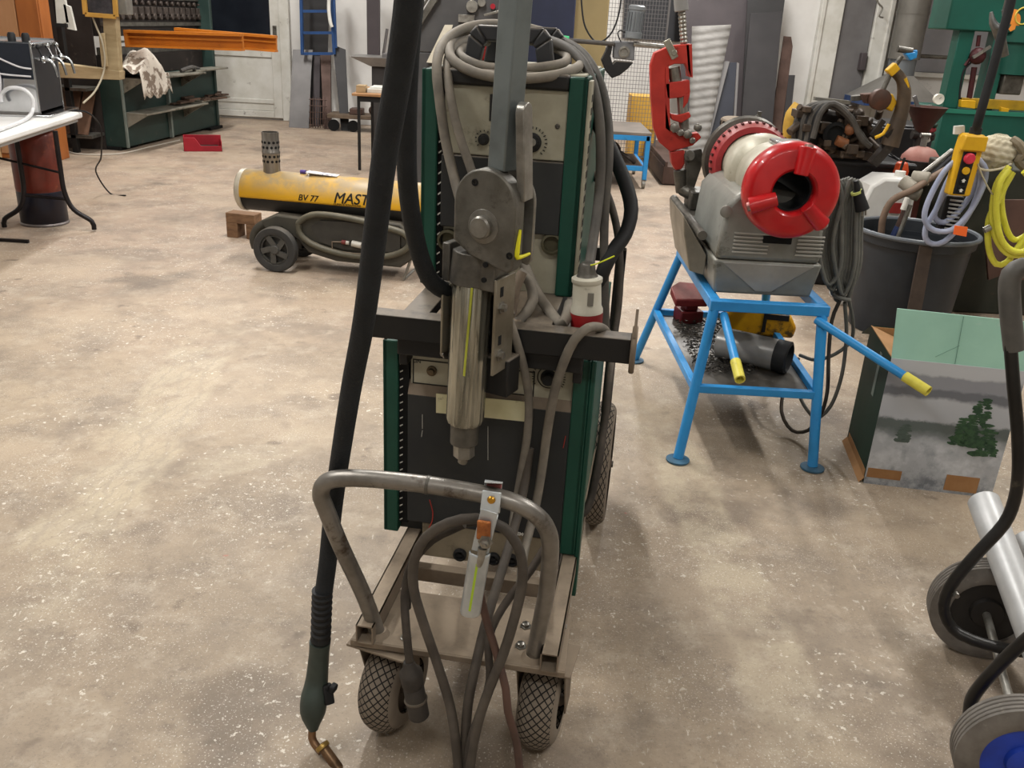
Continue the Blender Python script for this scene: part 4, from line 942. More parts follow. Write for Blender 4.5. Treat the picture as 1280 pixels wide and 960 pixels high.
yc_.part('dark_seam', MB().bx(.02, .035, -.055, .0, .02, .12).bx(.035, .13, -.053, .0, .08, .105), M_RUBBER)
rv = tp(858, 402)
rt_ = Thing('red_tool_block', 'dark red metal clamp block on the tray of the blue stand', 'clamp block', (.80, 3.97, tz), 12)
rt_.part('base', MB().bx(-.055, .055, -.05, .05, 0, .06).bx(-.03, .03, -.035, .035, .06, .085), mat('dark red metal', '#6e2326', '#4f1a1c', .5, .2, scale=10, grime='#3a2a24', grime_scale=14), bevel=.006)
rt_.part('head', MB().prism([(-.09, -.05, .085), (.06, -.06, .085), (.085, -.03, .10), (.08, .05, .13), (-.04, .06, .14), (-.095, .02, .125)], (0, 0, .035)), mat('dark red head', '#7c2a2c', '#5c2022', .5, .2, scale=8, dust='#8a6a62', dust_amt=.5), bevel=.006)
# metal swarf: nobody could count it
sw = MB()
for i in range(420):
    x = random.uniform(.735, .97); y = random.uniform(3.3, 3.98); p = Vector((x, y, tz+.006+random.random()*.012)); a_ = random.random()*6.28; r_ = random.uniform(.006, .02)
    sw.tube([p+Vector((math.cos(a_+k*.9)*r_, math.sin(a_+k*.9)*r_, .004*math.sin(k))) for k in range(4)], .0022, 5, sp=False)
s_ = single('metal_swarf', 'dark oily metal shavings spread over the tray of the blue stand', 'metal shavings', sw, mat('oily swarf', '#2b2926', '#55514b', .3, .6, scale=40)); s_['kind'] = 'stuff'
# ================================================================== PIPE THREADING MACHINE
MX, MY = .935, 3.5
tm = Thing('pipe_threading_machine', 'grey pipe threading machine with bright red chuck ring on the blue stand', 'threading machine', (MX, MY, SZ))
T = lambda x, y, z: Vector((x-MX, y-MY, z-SZ))
M_GREY = mat('greasy grey casting', '#8b8c87', '#777872', .4, .25, scale=5, grime='#55534a', grime_scale=7, grime_lo=.6, bump=.06, dust='#8f897c', dust_amt=.4)
CZ = 1.0; CXc = PY(988, 238, 3.13).x; CZ = PY(988, 238, 3.13).z
xa, xb = .722, 1.125; yf, yb_ = 3.24, 3.78
zb1 = PY(880, 345, yf).z
def quad(a_, b2, c2, d2, dy, m, nm, **k): pass
# lower sump: tapers down
low = MB()
z0_, z1_ = SZ+.002, SZ+.135
v = [T(xa+.02, yf+.02, z0_), T(xb-.02, yf+.02, z0_), T(xb-.02, yb_, z0_), T(xa+.02, yb_, z0_), T(xa, yf, z1_), T(xb, yf, z1_), T(xb, yb_+.06, z1_), T(xa, yb_+.06, z1_)]
low.add(v, [(3, 2, 1, 0), (4, 5, 6, 7), (0, 1, 5, 4), (1, 2, 6, 5), (2, 3, 7, 6), (3, 0, 4, 7)])
tm.part('sump', low, M_GREY, bevel=.01)
# folded V crease on the sump front
cr3 = MB().prism([T(xa+.03, yf-.003, z1_-.008), T(xb-.03, yf-.003, z1_-.008), T((xa+xb)/2+.03, yf+.012, z0_+.015), T((xa+xb)/2-.03, yf+.012, z0_+.015)], (0, .012, 0))
tm.part('sump_front', cr3, mat('lighter sump plate', '#a09f9a', '#8b8a85', .35, .3, scale=5, grime='#66635a', grime_scale=8, grime_lo=.62), bevel=.003)
# main housing: slanted left shoulder
hs = [T(xa+.005, 0, z1_), T(xb-.01, 0, z1_), T(xb-.02, 0, z1_+.17), T(xb-.09, 0, z1_+.25), T(xa+.16, 0, z1_+.27), T(xa+.06, 0, z1_+.25), T(xa+.02, 0, z1_+.20)]
hs = [Vector((p.x, yf-.0-MY, p.z)) for p in hs]
tm.part('housing', MB().prism(hs, (0, yb_-yf, 0)), M_GREY, bevel=.018)
for xg0, xg1 in ((xa-MX+.06, xa-MX+.19), (xb-MX-.11, xb-MX-.012)):
    gr = MB()
    for i in range(6):
        z = z1_+.03+i*.014; gr.bx(xg0, xg1, yf-MY-.006, yf-MY+.004, z-SZ, z-SZ+.006)
    tm.part('front_ribs', gr, mat('lighter ribs', '#a8a7a0', rough=.4, metal=.3), bevel=.001)
pr = T(0, 0, 0); rbp = PY(1012, 0, yf)
ck = PY(908, 265, yf-.01)
tm.part('cover_screw', MB().lathe([(.022, 0), (.022, .006), (.016, .009), (0, .009)], T(ck.x, yf, ck.z), (0, -1, 0), 24), M_GREY)
wd = PY(973, 301, yf-.01); tm.part('name_plate', MB().bx(wd.x-MX-.055, wd.x-MX+.05, yf-MY-.009, yf-MY+.002, wd.z-SZ-.012, wd.z-SZ+.014), M_PITCH, bevel=.002)
nt_ = MB()
# left side tray lip / lug
lg = MB().prism([T(xa-.1, 3.42, z1_+.12), T(xa-.0, 3.38, z1_-.02), T(xa+.0, 3.38, z1_-.10), T(xa-.055, 3.40, z1_-.09), T(xa-.09, 3.42, z1_+.05)], (0, .38, 0))
tm.part('chip_tray_lip', lg, mat('dented steel lip', '#8c877b', '#6f6a5f', .4, .5, scale=6, dust='#958a78', dust_amt=.5), bevel=.004)
tm.part('side_rail', MB().cyl(T(xa-.03, 3.36, z1_+.06), T(xa-.03, 4.1, z1_+.06), .018).cyl(T(xa+.10, 3.8, z1_+.06), T(xa+.10, 4.15, z1_+.06), .018), M_DSTEEL)
# spindle barrel
c_ = T(CXc, 0, CZ); ax0 = Vector((c_.x, 0, c_.z))
def lat(nm, prof, m, n=48, **k): return tm.part(nm, MB().lathe([(r, y-MY) for r, y in prof], ax0, (0, 1, 0), n), m, **k)
lat('spindle_barrel', [(.0698, 3.12), (.0698, 4.0), (.064, 4.0), (.064, 3.12), (.0698, 3.12)], mat('dark bore', '#1d2024', '#2c3034', .3, .4))
lat('barrel_sleeve', [(.10, 3.22), (.128, 3.26), (.128, 3.42), (.118, 3.44), (.14, 3.47), (.14, 3.58), (.12, 3.60), (.12, 3.75), (.072, 3.75), (.072, 3.22), (.10, 3.22)], mat('cream casting', '#b5b1a2', '#96917f', .45, .2, scale=6, grime='#6a6350', grime_scale=8, grime_lo=.6))
lat('chuck_ring', [(.070, 3.10), (.074, 3.086), (.082, 3.080), (.138, 3.084), (.154, 3.092), (.163, 3.108), (.166, 3.125), (.166, 3.15), (.157, 3.185), (.12, 3.20), (.070, 3.20), (.070, 3.10)], M_RED, 64)
rj = None
for i, an in enumerate((82, 200, -42)):
    d_ = Vector((math.cos(R(an)), 0, math.sin(R(an)))); s2 = Vector((-d_.z, 0, d_.x)); o_ = Vector((ax0.x, 3.06-MY, ax0.z))
    jw = MB().cyl(o_+d_*.062+Vector((0, .012, 0)), o_+d_*.155+Vector((0, .022, 0)), .024, .030, 20)
    tm.part('jaw_boss', jw, M_RED, bevel=.003)
    tm.part('jaw_screw', MB().cyl(o_+d_*.146+Vector((0, .012, 0)), o_+d_*.162+Vector((0, .018, 0)), .016, .016, 16), mat('chipped red steel', '#9c5a56', '#8d8680', .4, .4, scale=30))
# toothed red ring
ry = 3.74; tr = MB().lathe([(.125, ry-.03-MY), (.148, ry-.03-MY), (.162, ry-.01-MY), (.165, ry+.03-MY), (.155, ry+.06-MY), (.12, ry+.06-MY), (.125, ry-.03-MY)], ax0, (0, 1, 0), 64)
M_RED2 = mat('faded red ring', '#a8363a', '#8c2a2e', .45, scale=7, grime='#5c2a28', grime_scale=9, grime_lo=.6, dust='#a8908a', dust_amt=.4)
rgp = tm.part('toothed_ring', tr, M_RED2)
th2 = MB()
for i in range(36):
    an = 2*math.pi*i/36; d_ = Vector((math.cos(an), 0, math.sin(an))); p = ax0+d_*.163+Vector((0, ry-MY-.014, 0)); th2.bar(p+Vector((0, 0, 0)), p+Vector((0, .02, 0))+d_*.002, .010, .008, up=d_)
tm.part('ring_notches', th2, mat('dark notch', '#4a1a1a', rough=.8), rgp)
lat('rear_hand_wheel', [(.118, 3.83), (.17, 3.84), (.178, 3.86), (.17, 3.885), (.118, 3.89), (.118, 3.83)], M_DSTEEL)
lat('rear_barrel', [(.075, 3.7), (.115, 3.75), (.115, 3.95), (.075, 4.0), (.072, 3.99), (.072, 3.71), (.075, 3.7)], M_DSTEEL)
# die head on top at the back
dh = PY(920, 152, 4.0); dt_ = T(dh.x, 4.0, dh.z)
dhd = MB().lathe([(.03, -.03), (.062, -.025), (.066, -.018), (.066, .006), (.06, .012), (.0, .014)], dt_, (.0, -.1, 1), 32)
tm.part('die_head_disc', dhd, M_DUSTY)
dk = MB()
for i in range(12):
    an = R(i*30); dk.cyl(dt_+Vector((math.cos(an)*.06, math.sin(an)*.06, -.006)), dt_+Vector((math.cos(an)*.068, math.sin(an)*.068, -.006)), .009, n=10)
tm.part('die_head_holes', dk, M_PITCH)
tm.part('die_head_lever', MB().cyl(dt_+Vector((.05, 0, .0)), dt_+Vector((.1, .02, .03)), .007).cyl(dt_+Vector((.1, .02, .01)), dt_+Vector((.1, .02, .045)), .009).tube([dt_+Vector((.0, .0, -.03)), T(CXc-.02, 4.0, CZ+.06)], .03, 12), M_DSTEEL)
# zinc cover plate on top of the spindle
cp = PY(990, 180, 3.32); tm.part('foil_wrap', MB().bx(cp.x-MX-.06, cp.x-MX+.055, 3.25-MY, 3.42-MY, cp.z-SZ-.03, cp.z-SZ+.008), mat('silver plate', '#b5b6b6', '#7d7e7f', .2, .9, scale=20, bump=.3), bevel=.008)
# folded-up red pipe cutter frame at the back left
cy_ = 4.05; cu = lambda px, py, y=cy_: PY(px, py, y)-Vector((MX, MY, SZ))
M_OR = mat('orange red casting', '#b8352a', '#9a2a24', .45, scale=7, grime='#5a2a22', grime_scale=9, grime_lo=.6)
out = [(862, 55), (838, 57), (818, 66), (813, 82), (814, 120), (817, 160), (824, 178), (838, 190), (866, 182), (877, 172), (873, 166), (850, 170), (838, 160), (832, 120), (832, 85), (843, 80), (856, 80), (863, 97), (865, 96)]
A_ = [cu(*p_) for p_ in out]
frm = MB().prism(A_, (0, .05, 0)); 
cutter = tm.part('cutter_frame', frm, M_OR, bevel=.008)
tm.part('cutter_side_web', MB().prism([cu(832, 85), cu(836, 80), cu(838, 165), cu(832, 160)], (0, .09, 0)).prism([cu(858, 56), cu(865, 55), cu(866, 97), cu(861, 96)], (0, .08, 0)), M_OR, cutter)
tm.part('cutter_slide', MB().prism([cu(831, 104), cu(862, 100), cu(863, 116), cu(852, 122), cu(834, 124)], (0, .06, 0)).prism([cu(855, 118), cu(863, 116), cu(860, 128), cu(854, 136)], (0, .05, 0)).prism([cu(838, 142), cu(848, 144), cu(862, 140), cu(864, 146), cu(852, 154), cu(840, 150)], (0, .05, 0)), M_OR, cutter, bevel=.004)
tm.part('cutter_screw', MB().cyl(cu(852, 118, 4.08), cu(856, 172, 4.08), .022).cyl(cu(842, 84, 4.08), cu(845, 104, 4.08), .026), M_STEEL, cutter)
lv = MB().bar(cu(833, 50, 4.03), cu(844, 73, 4.03), .03, .012, up=(0, 1, 0)).cyl(cu(843, 66, 4.02), cu(843, 66, 4.045), .012); tm.part('latch_lever', lv, mat('pale zinc lever', '#9a978a', '#7d7a6c', .4, .6, scale=12), cutter, bevel=.003)
kn = MB()
for px, py, r_ in ((844, 160, .022), (860, 168, .020), (873, 160, .018), (851, 166, .016), (866, 176, .014)):
    p_ = cu(px, py, 4.02); kn.lathe([(r_*.5, .03), (r_, .026), (r_, .004), (r_*.6, 0), (0, 0)], p_, (0, 1, 0), 7)
tm.part('cutter_star_knobs', kn, M_STEEL, cutter, bevel=.002)
pv = MB().prism([cu(838, 190), cu(856, 188), cu(856, 205), (cu(852, 212)), cu(844, 213), cu(840, 205)], (0, .06, 0))
tm.part('cutter_pivot', pv, M_OR, cutter, bevel=.005)
tm.part('cutter_arm', MB().cyl(cu(850, 212, 4.08), cu(853, 240, 4.08), .03).prism([cu(858, 190), cu(877, 186), cu(880, 200), cu(868, 235), cu(858, 240)], (0, .05, 0)).cyl(cu(862, 195, 4.03), cu(862, 195, 4.10), .024).cyl(cu(853, 236, 4.08), T(xa+.08, 4.0, z1_+.08), .03), M_DSTEEL, cutter, bevel=.003)
tm.part('rear_deck', MB().bx(xa-MX-.02, xb-MX+.0, yb_-MY-.02, 4.12-MY, z1_-SZ-.03, z1_-SZ+.04).bx(xa-MX+.02, xa-MX+.18, 3.95-MY, 4.12-MY, z1_-SZ+.04, z1_-SZ+.12), M_DSTEEL, bevel=.006)
# ---- cable bundle hanging at its right
cbn = [ ]
bz = PY(1048, 222, 3.35); bx0 = PY(1040, 300, 3.35).x
hk = MB()
bnd = Thing('power_cable_bundle', 'bundle of dark grey power cable hanging between the threading machine and the tub', 'cable', (PY(1045, 300, 3.4).x, 3.4, 0))
bnd.e.location = bnd.o = Vector((PY(1045, 300, 3.4).x, 3.4, .3)); bnd.M = Matrix.Translation(bnd.o); bnd.I = bnd.M.inverted()
M_C4 = mat('dark grey cable', '#585955', '#6b6a64', .55, scale=12, grime='#6b6660', grime_scale=18, grime_lo=.64)
for i in range(8):
    f_ = i/7; t_x = 1046+5*f_*3+i*1.5; y_ = 3.34+.02*(i % 5)
    Lx = 1024+f_*24; Rx = 1050+f_*24; bt_ = 348+((i*7) % 22)
    loop = [(t_x-2, 224+abs(i-4)*1.2), (t_x-7-f_*2, 245), (Lx, 300), (Lx+4, 340), ((Lx+Rx)/2, bt_+8), (Rx, 335), (Rx+2, 290), (t_x+6, 240), (t_x-1, 222+abs(i-4)*1.2)]
    bnd.part('cable_loop', MB().tube([PY(px, py, y_) for px, py in loop], .0085, 10), M_C4, world=True)
bnd.part('cable_wrap', MB().ring(PY(1052, 372, 3.36), (.2, .1, 1), .03, .008, 20, 8), M_C4, world=True)
pb = PY(1072, 238, 3.33); pe = PY(1078, 262, 3.33)
bnd.part('plug', MB().cyl(pb, pe, .018, .026, 16).cyl(PY(1070, 226, 3.33), pb, .009, .012, 12), M_RUBBER, world=True)
bnd.part('plug_pins', MB().cyl(pe, PY(1078, 270, 3.33), .004, n=8).cyl(PY(1082, 262, 3.33), PY(1082, 269, 3.33), .004, n=8), M_STEEL, world=True)
bnd.part('green_band', MB().cyl(PY(1070, 239, 3.33), PY(1071, 242, 3.33), .021, n=16), mat('lime band', '#b5bd6a', rough=.6), world=True)
tl = [(1050, 375, 3.36), (1040, 400, 3.36), (1036, 440, 3.35), (1034, 490, 3.32), (1025, 520, 3.3), (1010, 538, 3.3), (990, 538, 3.35), (977, 515, 3.4), (982, 480, 3.5), (998, 448, 3.6)]
bnd.part('cable_tail', MB().tube([PY(*p_) for p_ in tl], .0075, 10), M_CABLED, world=True)
tl = [(1056, 378, 3.36), (1058, 420, 3.38), (1052, 470, 3.36), (1038, 508, 3.34), (1020, 522, 3.34), (1004, 505, 3.4), (995, 480, 3.5)]
bnd.part('cable_tail', MB().tube([PY(*p_) for p_ in tl], .0075, 10), M_C4, world=True)
tl = [(1060, 370, 3.36), (1066, 400, 3.38), (1064, 425, 3.4), (1045, 442, 3.4), (1020, 450, 3.42), (1000, 444, 3.5)]
bnd.part('cable_tail', MB().tube([PY(*p_) for p_ in tl], .0075, 10), M_C4, world=True)
# ================================================================== PRINTED BOX
b00 = PZ(1079, 603); b10 = PZ(1238, 622)
yawb = math.degrees(math.atan2(b10.y-b00.y, b10.x-b00.x)); BW = (b10-b00).length; BD = .36; BH = .50
bx_ = Thing('printed_cardboard_box', 'open cardboard box printed with a misty forest, mint green flap raised', 'cardboard box', tuple(b00), yawb)
M_BG = mat('dark green card', '#0f3027', '#14382e', .55, spec=.2, scale=4, grime='#3d4f48', grime_scale=12, grime_lo=.66)
M_CARD = mat('brown cardboard', '#b08458', '#a27a50', .8, scale=10)
def forest():
    m = bpy.data.materials.new('misty forest print'); m.use_nodes = True; nt = m.node_tree; N = nt.nodes; L = nt.links; b = N['Principled BSDF']
    tc = N.new('ShaderNodeTexCoord'); s = N.new('ShaderNodeSeparateXYZ'); L.new(tc.outputs['Object'], s.inputs[0])
    def M(op, a, c=None):
        x = N.new('ShaderNodeMath'); x.operation = op
        for i, v in enumerate((a, c)):
            if v is None: continue
            if isinstance(v, (int, float)): x.inputs[i].default_value = v
            else: L.new(v, x.inputs[i])
        return x.outputs[0]
    def rng(v, a, c):
        x = N.new('ShaderNodeMapRange'); x.inputs['From Min'].default_value = a; x.inputs['From Max'].default_value = c; L.new(v, x.inputs[0]); return x.outputs[0]
    def noise(sc, d=8, r=.6, off=0):
        mp = N.new('ShaderNodeMapping'); L.new(tc.outputs['Object'], mp.inputs[0]); mp.inputs['Location'].default_value = (off, 0, off*.7)
        n = N.new('ShaderNodeTexNoise'); n.inputs['Scale'].default_value = sc; n.inputs['Detail'].default_value = d; n.inputs['Roughness'].default_value = r; L.new(mp.outputs[0], n.inputs['Vector']); return n.outputs['Fac']
    def mix(f, a, c):
        x = N.new('ShaderNodeMix'); x.data_type = 'RGBA'; L.new(f, x.inputs[0])
        for i, v in ((6, a), (7, c)):
            if isinstance(v, str): x.inputs[i].default_value = lin(v)
            else: L.new(v, x.inputs[i])
        return x.outputs[2]
    X = s.outputs['X']; Zc = s.outputs['Z']
    wob = M('MULTIPLY', M('SUBTRACT', noise(9), .5), .06)
    z = M('ADD', Zc, wob); n2 = noise(30, 9, .7)
    zr = M('ADD', z, M('MULTIPLY', M('SUBTRACT', n2, .5), .04))
    c = 'x'
    col = mix(rng(Zc, .30, .48), '#a8acb3', '#b9bcc1')                 # sky
    ridge2 = M('MULTIPLY', rng(z, .455, .445), rng(z, .375, .385)); col = mix(ridge2, col, '#8b8e96')
    ridge = M('MULTIPLY', rng(z, .405, .395), rng(z, .355, .37)); col = mix(ridge, col, '#686c74')
    tree = M('MULTIPLY', rng(zr, .285, .272), rng(zr, .16, .24)); col = mix(M('MULTIPLY', tree, .9), col, '#465250')
    fog = rng(M('ADD', z, M('MULTIPLY', M('SUBTRACT', noise(7, 6, .6, 3), .5), .16)), .22, .17); col = mix(fog, col, '#a9adb3'); col = mix(M('MULTIPLY', fog, M('MULTIPLY', rng(noise(8, 8, .65, 9), .5, .62), .8)), col, '#c6cacf'); col = mix(M('MULTIPLY', fog, M('MULTIPLY', rng(noise(11, 8, .65, 14), .54, .66), .6)), col, '#7f858c')
    lowt = M('MULTIPLY', rng(M('ADD', z, M('MULTIPLY', M('SUBTRACT', noise(10, 7, .6, 5), .5), .3)), .10, .03), rng(noise(22, 9, .7, 2), .42, .6)); col = mix(M('MULTIPLY', lowt, .8), col, '#5c636b')
    L.new(col, b.inputs['Base Color']); b.inputs['Roughness'].default_value = .35
    return m
t_ = .005
bx_.part('left_panel', MB().bx(0, t_, 0, BD, 0.0, BH), M_BG)
bx_.part('right_panel', MB().bx(BW-t_, BW, 0, BD, 0, BH), M_BG)
bx_.part('back_panel', MB().bx(t_, BW-t_, BD-t_, BD, 0, BH), M_CARD)
bx_.part('bottom_panel', MB().bx(t_, BW-t_, t_, BD-t_, 0, t_), M_CARD)
fp = bx_.part('front_panel', MB().bx(0, BW, -.004, 0, 0, BH), forest())
# printed pine tree on the front: thin ink shapes
pt = MB(); random.seed(3)
tx0 = bx_.at(1232, 500, y=-.005)
def pine(cx0, z0, h_, w_, n):
    for i in range(n):
        f_ = i/n; zz = z0+h_*f_; ww = w_*(1-f_*.75)*random.uniform(.7, 1.1)
        for k in range(5):
            xx = min(max(cx0+random.uniform(-ww, ww), .03), BW-.03); r_ = random.uniform(.008, .016)*(1.1-f_*.4)
            P = [Vector((xx+math.cos(R(a_*45+random.uniform(-15, 15)))*r_*random.uniform(.6, 1.2)*1.4, -.0048-.0001*k, zz+math.sin(R(a_*45))*r_*random.uniform(.5, 1)*.7)) for a_ in range(8)]
            pt.add(P, [tuple(range(8))])
tcx = bx_.at(1226, 520, y=0).x
pine(tcx, .20, .19, .055, 20); pine(tcx-.05, .20, .11, .03, 10); pine(tcx+.05, .17, .10, .04, 9); bx_.part('printed_pine', pt, mat('pine ink', '#24402f', '#3a5a3c', .5, scale=60), fp, flat=True)
pt = MB(); pine(bx_.at(1135, 520, y=0).x, .19, .07, .025, 7); bx_.part('printed_far_pine', pt, mat('far pine ink', '#47544f', '#525f59', .5, scale=60), fp, flat=True)
tp_ = MB(); 
for (xa_, xb2, za_, zb2) in ((.005, .125, .028, .066), (BW-.17, BW-.055, .012, .075)): tp_.bx(xa_, xb2, -.0058, -.0045, za_, zb2)
bx_.part('brown_tape', tp_, mat('brown parcel tape', '#9c744c', '#8f6640', .4, scale=14), fp, split=True)
fo = bx_.part('raised_flap', MB().prism([(0.0, -.002, BH), (BW, -.002, BH), (BW-.01, .02, BH+.17), (-.012, .02, BH+.175)], (0, .004, 0)), mat('mint inner card', '#9cc7b5', '#90bbaa', .5, scale=3, grime='#a9c7ba', grime_scale=4, grime_lo=.64))
cx1 = BW*.47; bx_.part('flap_crease', MB().bar((cx1, -.0035, BH+.002), (cx1-.004, .0165, BH+.17), .0016, .001).bar((cx1+.0, -.003, BH+.07), (cx1-.07, -.003, BH+.02), .001, .001), mat('crease line', '#5f8577', rough=.7), fo)
bx_.part('side_flap', MB().prism([(0, 0, BH), (0, BD, BH), (.14, BD-.03, BH-.05), (.14, .04, BH-.05)], (0, 0, .004)), M_CARD)
bx_.part('back_flap', MB().prism([(0.0, BD, BH), (BW, BD, BH), (BW, BD+.12, BH-.07), (0, BD+.12, BH-.07)], (0, 0, .004)), M_BG)
bx_.part('side_tape', MB().bx(-.0015, 0, .01, BD-.02, .015, .05), M_CARD)
bx_.part('side_sticker', MB().bx(-.0015, 0, .12, .15, .30, .47), mat('grey sticker', '#6d7c76', rough=.5))
bx_.part('base_flap', MB().prism([(-.001, .0, .022), (-.001, BD, .022), (-.018, BD, .0), (-.018, 0, 0)], (.003, 0, 0)), M_CARD)
# ================================================================== BOTTLE TROLLEY bottom right
w1 = PZ(1196, 822); w2 = PZ(1250, 1015)
RT = .142
axd = (w1-w2).normalized(); 
tr_ = Thing('hand_trolley', 'black tube hand trolley with grey tyres, one with a blue rim', 'hand trolley', ((w1.x+w2.x)/2+.1, (w1.y+w2.y)/2, 0))
M_TY = mat('grey brown trolley tyre', '#75706a', '#5f5a54', .75, scale=14, bump=.2, grime='#8d877d', grime_scale=20, grime_lo=.6)
wcs = []
for wpt, rc in ((PZ(1212, 828)+Vector((.03, .05, RT)), 'black'), (PZ(1250, 1020)+Vector((.03, .03, RT)), 'blue')):
    wcs.append(wpt)
    prof = [(RT-.05, -.03), (RT-.03, -.036), (RT-.01, -.03)]
    for i in range(5):
        hh = -.024+i*.012; prof += [(RT-.001, hh-.004), (RT, hh), (RT-.001, hh+.003), (RT-.006, hh+.005)]
    prof += [(RT-.01, .03), (RT-.03, .036), (RT-.05, .03), (RT-.05, -.03)]
    ty = tr_.part('tyre', MB().lathe(prof, wpt, axd, 48), M_TY, world=True)
    rm = mat('black rim', '#1c1b1a', '#2a2725', .5, scale=9) if rc == 'black' else mat('bright blue rim', '#2144b8', '#1b3798', .35, scale=9)
    tr_.part('rim', MB().lathe([(RT-.049, -.02), (RT-.06, -.012), (.05, -.004), (.04, -.03), (0, -.034)], wpt, axd, 36).lathe([(RT-.049, .02), (RT-.06, .012), (.05, .004), (.04, .03), (0, .034)], wpt, axd, 36), rm, ty, world=True)
tr_.part('axle', MB().cyl(wcs[0]+axd*.03, wcs[1]-axd*.03, .0105), M_STEEL, world=True)
M_TB = mat('black tube frame', '#1e1d1c', '#2b2927', .35, .3, scale=9, grime='#4b443c', grime_scale=14, grime_lo=.64)
YT = w1.y-.06
fr1 = [PY(px, py, y) for px, py, y in ((1268, 345, YT+.02), (1262, 400, YT), (1266, 470, YT-.02), (1272, 540, YT-.03), (1273, 590, YT-.04), (1268, 625, YT-.04), (1255, 655, YT-.045), (1225, 688, YT-.05), (1195, 722, YT-.05), (1182, 745, YT-.05), (1180, 765, YT-.06), (1190, 785, YT-.07), (1215, 800, YT-.1), (1262, 812, YT-.12), (1330, 822, YT-.14))]
f1p = tr_.part('side_tube', MB().tube(fr1, .0145, 14), M_TB, world=True)
gp2 = [PY(px, py, y) for px, py, y in ((1268, 437, YT-.01), (1263, 390, YT), (1262, 352, YT+.01), (1270, 338, YT+.01), (1290, 335, YT), (1330, 352, YT-.1))]
tr_.part('handle_sleeve', MB().tube(gp2, .0225, 16), mat('worn grey handle sleeve', '#4a4845', '#5c5954', .5, scale=10), f1p, world=True)
Y2 = wcs[1].y+.02
fr2 = [PY(px, py, y) for px, py, y in ((1345, 740, Y2+.02), (1300, 785, Y2+.06), (1262, 818, Y2+.09), (1225, 858, Y2+.11), (1213, 880, Y2+.12), (1215, 905, Y2+.10), (1240, 930, Y2+.08))]
tr_.part('side_tube', MB().tube(fr2, .0145, 14), M_TB, world=True)
p_ = PY(1194, 742, YT-.066); tr_.part('frame_bolt', MB().cyl(p_, p_+Vector((0, -.012, 0)), .007, n=6), M_BOLT, world=True)
bp_ = 0 and MB().prism([PY(1192, 775, YT-.02), PY(1280, 790, YT-.05), PY(1290, 700, YT+.0), PY(1215, 690, YT+.02)], (0, .012, 0)); pass
# two pale grey tubes lying against the trolley
M_PIPE = mat('pale grey tube', '#b4b5b5', '#9b9c9c', .4, .2, scale=5, grime='#84837f', grime_scale=6, grime_lo=.62)
for lab, a_, b2 in (('pale grey tube on the trolley nearer the forest box, its open end in view', PY(1229, 625, 2.17), PY(1310, 838, 1.70)), ('second pale grey tube, cut off by the right edge behind the trolley tube', PY(1284, 672, 2.13), PY(1372, 880, 1.70))):
    d_ = b2-a_
    single('grey_tube', lab, 'tube', MB().lathe([(.034, .004), (.038, 0), (.041, .004), (.041, d_.length), (.034, d_.length), (.034, .004)], a_, d_, 32), M_PIPE, 'pale grey tubes on the trolley')
tm.part('cutter_feed_screw', MB().lathe([(.014+(.003 if i % 2 else 0), i*.008) for i in range(24)], cu(855, 55, 4.08), (cu(852, 12, 4.08)-cu(855, 55, 4.08)), 14), M_STEEL, cutter)
tm.part('cutter_feed_handle', MB().cyl(cu(852, 14, 4.08), cu(849, -30, 4.08), .03, n=20), mat('pale grey grip', '#9a9a99', '#858584', .45), cutter, bevel=.004)
# ================================================================== LEFT SIDE
def P3(px, py, y): return PY(px, py, y)
M_TTOP = mat('white folding table top', '#e4e3e1', '#d6d5d2', .45, scale=4, grime='#b5b2ac', grime_scale=8, grime_lo=.68)
M_LEGB = mat('black table leg', '#161214', '#211c1d', .4, .3, scale=9)
A = PZ(124, 142, .74); ft = Thing('folding_table', 'white plastic folding table with black curved legs carrying the steel dispenser', 'table', (A.x-.32, A.y-1.1, 0), 7)
# local: right edge x=+.32 ; far end y=+1.1
ft.part('table_top', MB().bx(-.50, .32, -1.3, 1.1, .70, .742), M_TTOP, bevel=.012)
ft.part('top_skirt', MB().bx(-.47, .29, -1.27, 1.07, .675, .70), mat('grey table skirt', '#9a9896', rough=.5))
fr_, fl_ = ft.I @ PZ(115, 291), ft.I @ PZ(10, 284)
def legs(y, xr_, xl_, nm='leg'):
    for xf, sx in ((xr_, 1), (xl_, -1)):
        xi = xf-sx*.17
        ft.part('leg', MB().tube([(xi, y, .68), (xi, y, .45), (xi+sx*.005, y, .27), (xi+sx*.05, y, .15), (xf-sx*.01, y-.0, .07), (xf, y, .012)], .0165, 12), M_LEGB)
    ft.part('leg_brace', MB().cyl((xr_-.16, y, .22), (xl_+.16, y, .24), .011).cyl((xr_-.17, y, .40), (xl_-.02, y, .50), .008), M_LEGB)
legs((fr_.y+fl_.y)/2, fr_.x, fl_.x)
legs(-1.0, .30, -.34)
# rusty cylinder behind the legs
gc = PZ(46, 283)
gcy = Thing('rusty_gas_cylinder', 'rust red and dark blue steel cylinder standing under the folding table', 'gas cylinder', (gc.x, gc.y+.12, 0), 0)
M_RUST = mat('rusty red steel', '#6e2a1d', '#4e241b', .45, .2, scale=5, grime='#8a4428', grime_scale=4, grime_lo=.56, coat=.2)
gcy.part('upper_body', MB().lathe([(.155, .24), (.158, .26), (.158, .62), (.14, .65), (.06, .665), (0, .667)], (0, 0, 0), (0, 0, 1), 32), M_RUST)
gcy.part('lower_body', MB().lathe([(.15, 0), (.157, .015), (.157, .235), (.155, .24)], (0, 0, 0), (0, 0, 1), 32), mat('dark blue steel', '#1b1d2a', '#241d20', .35, .2, scale=6))
gcy.part('foot_ring', MB().lathe([(.13, 0), (.16, 0), (.163, .01), (.157, .02), (.13, .02), (.13, 0)], (0, 0, 0), (0, 0, 1), 32), mat('worn ring', '#77706e', rough=.4, metal=.5))
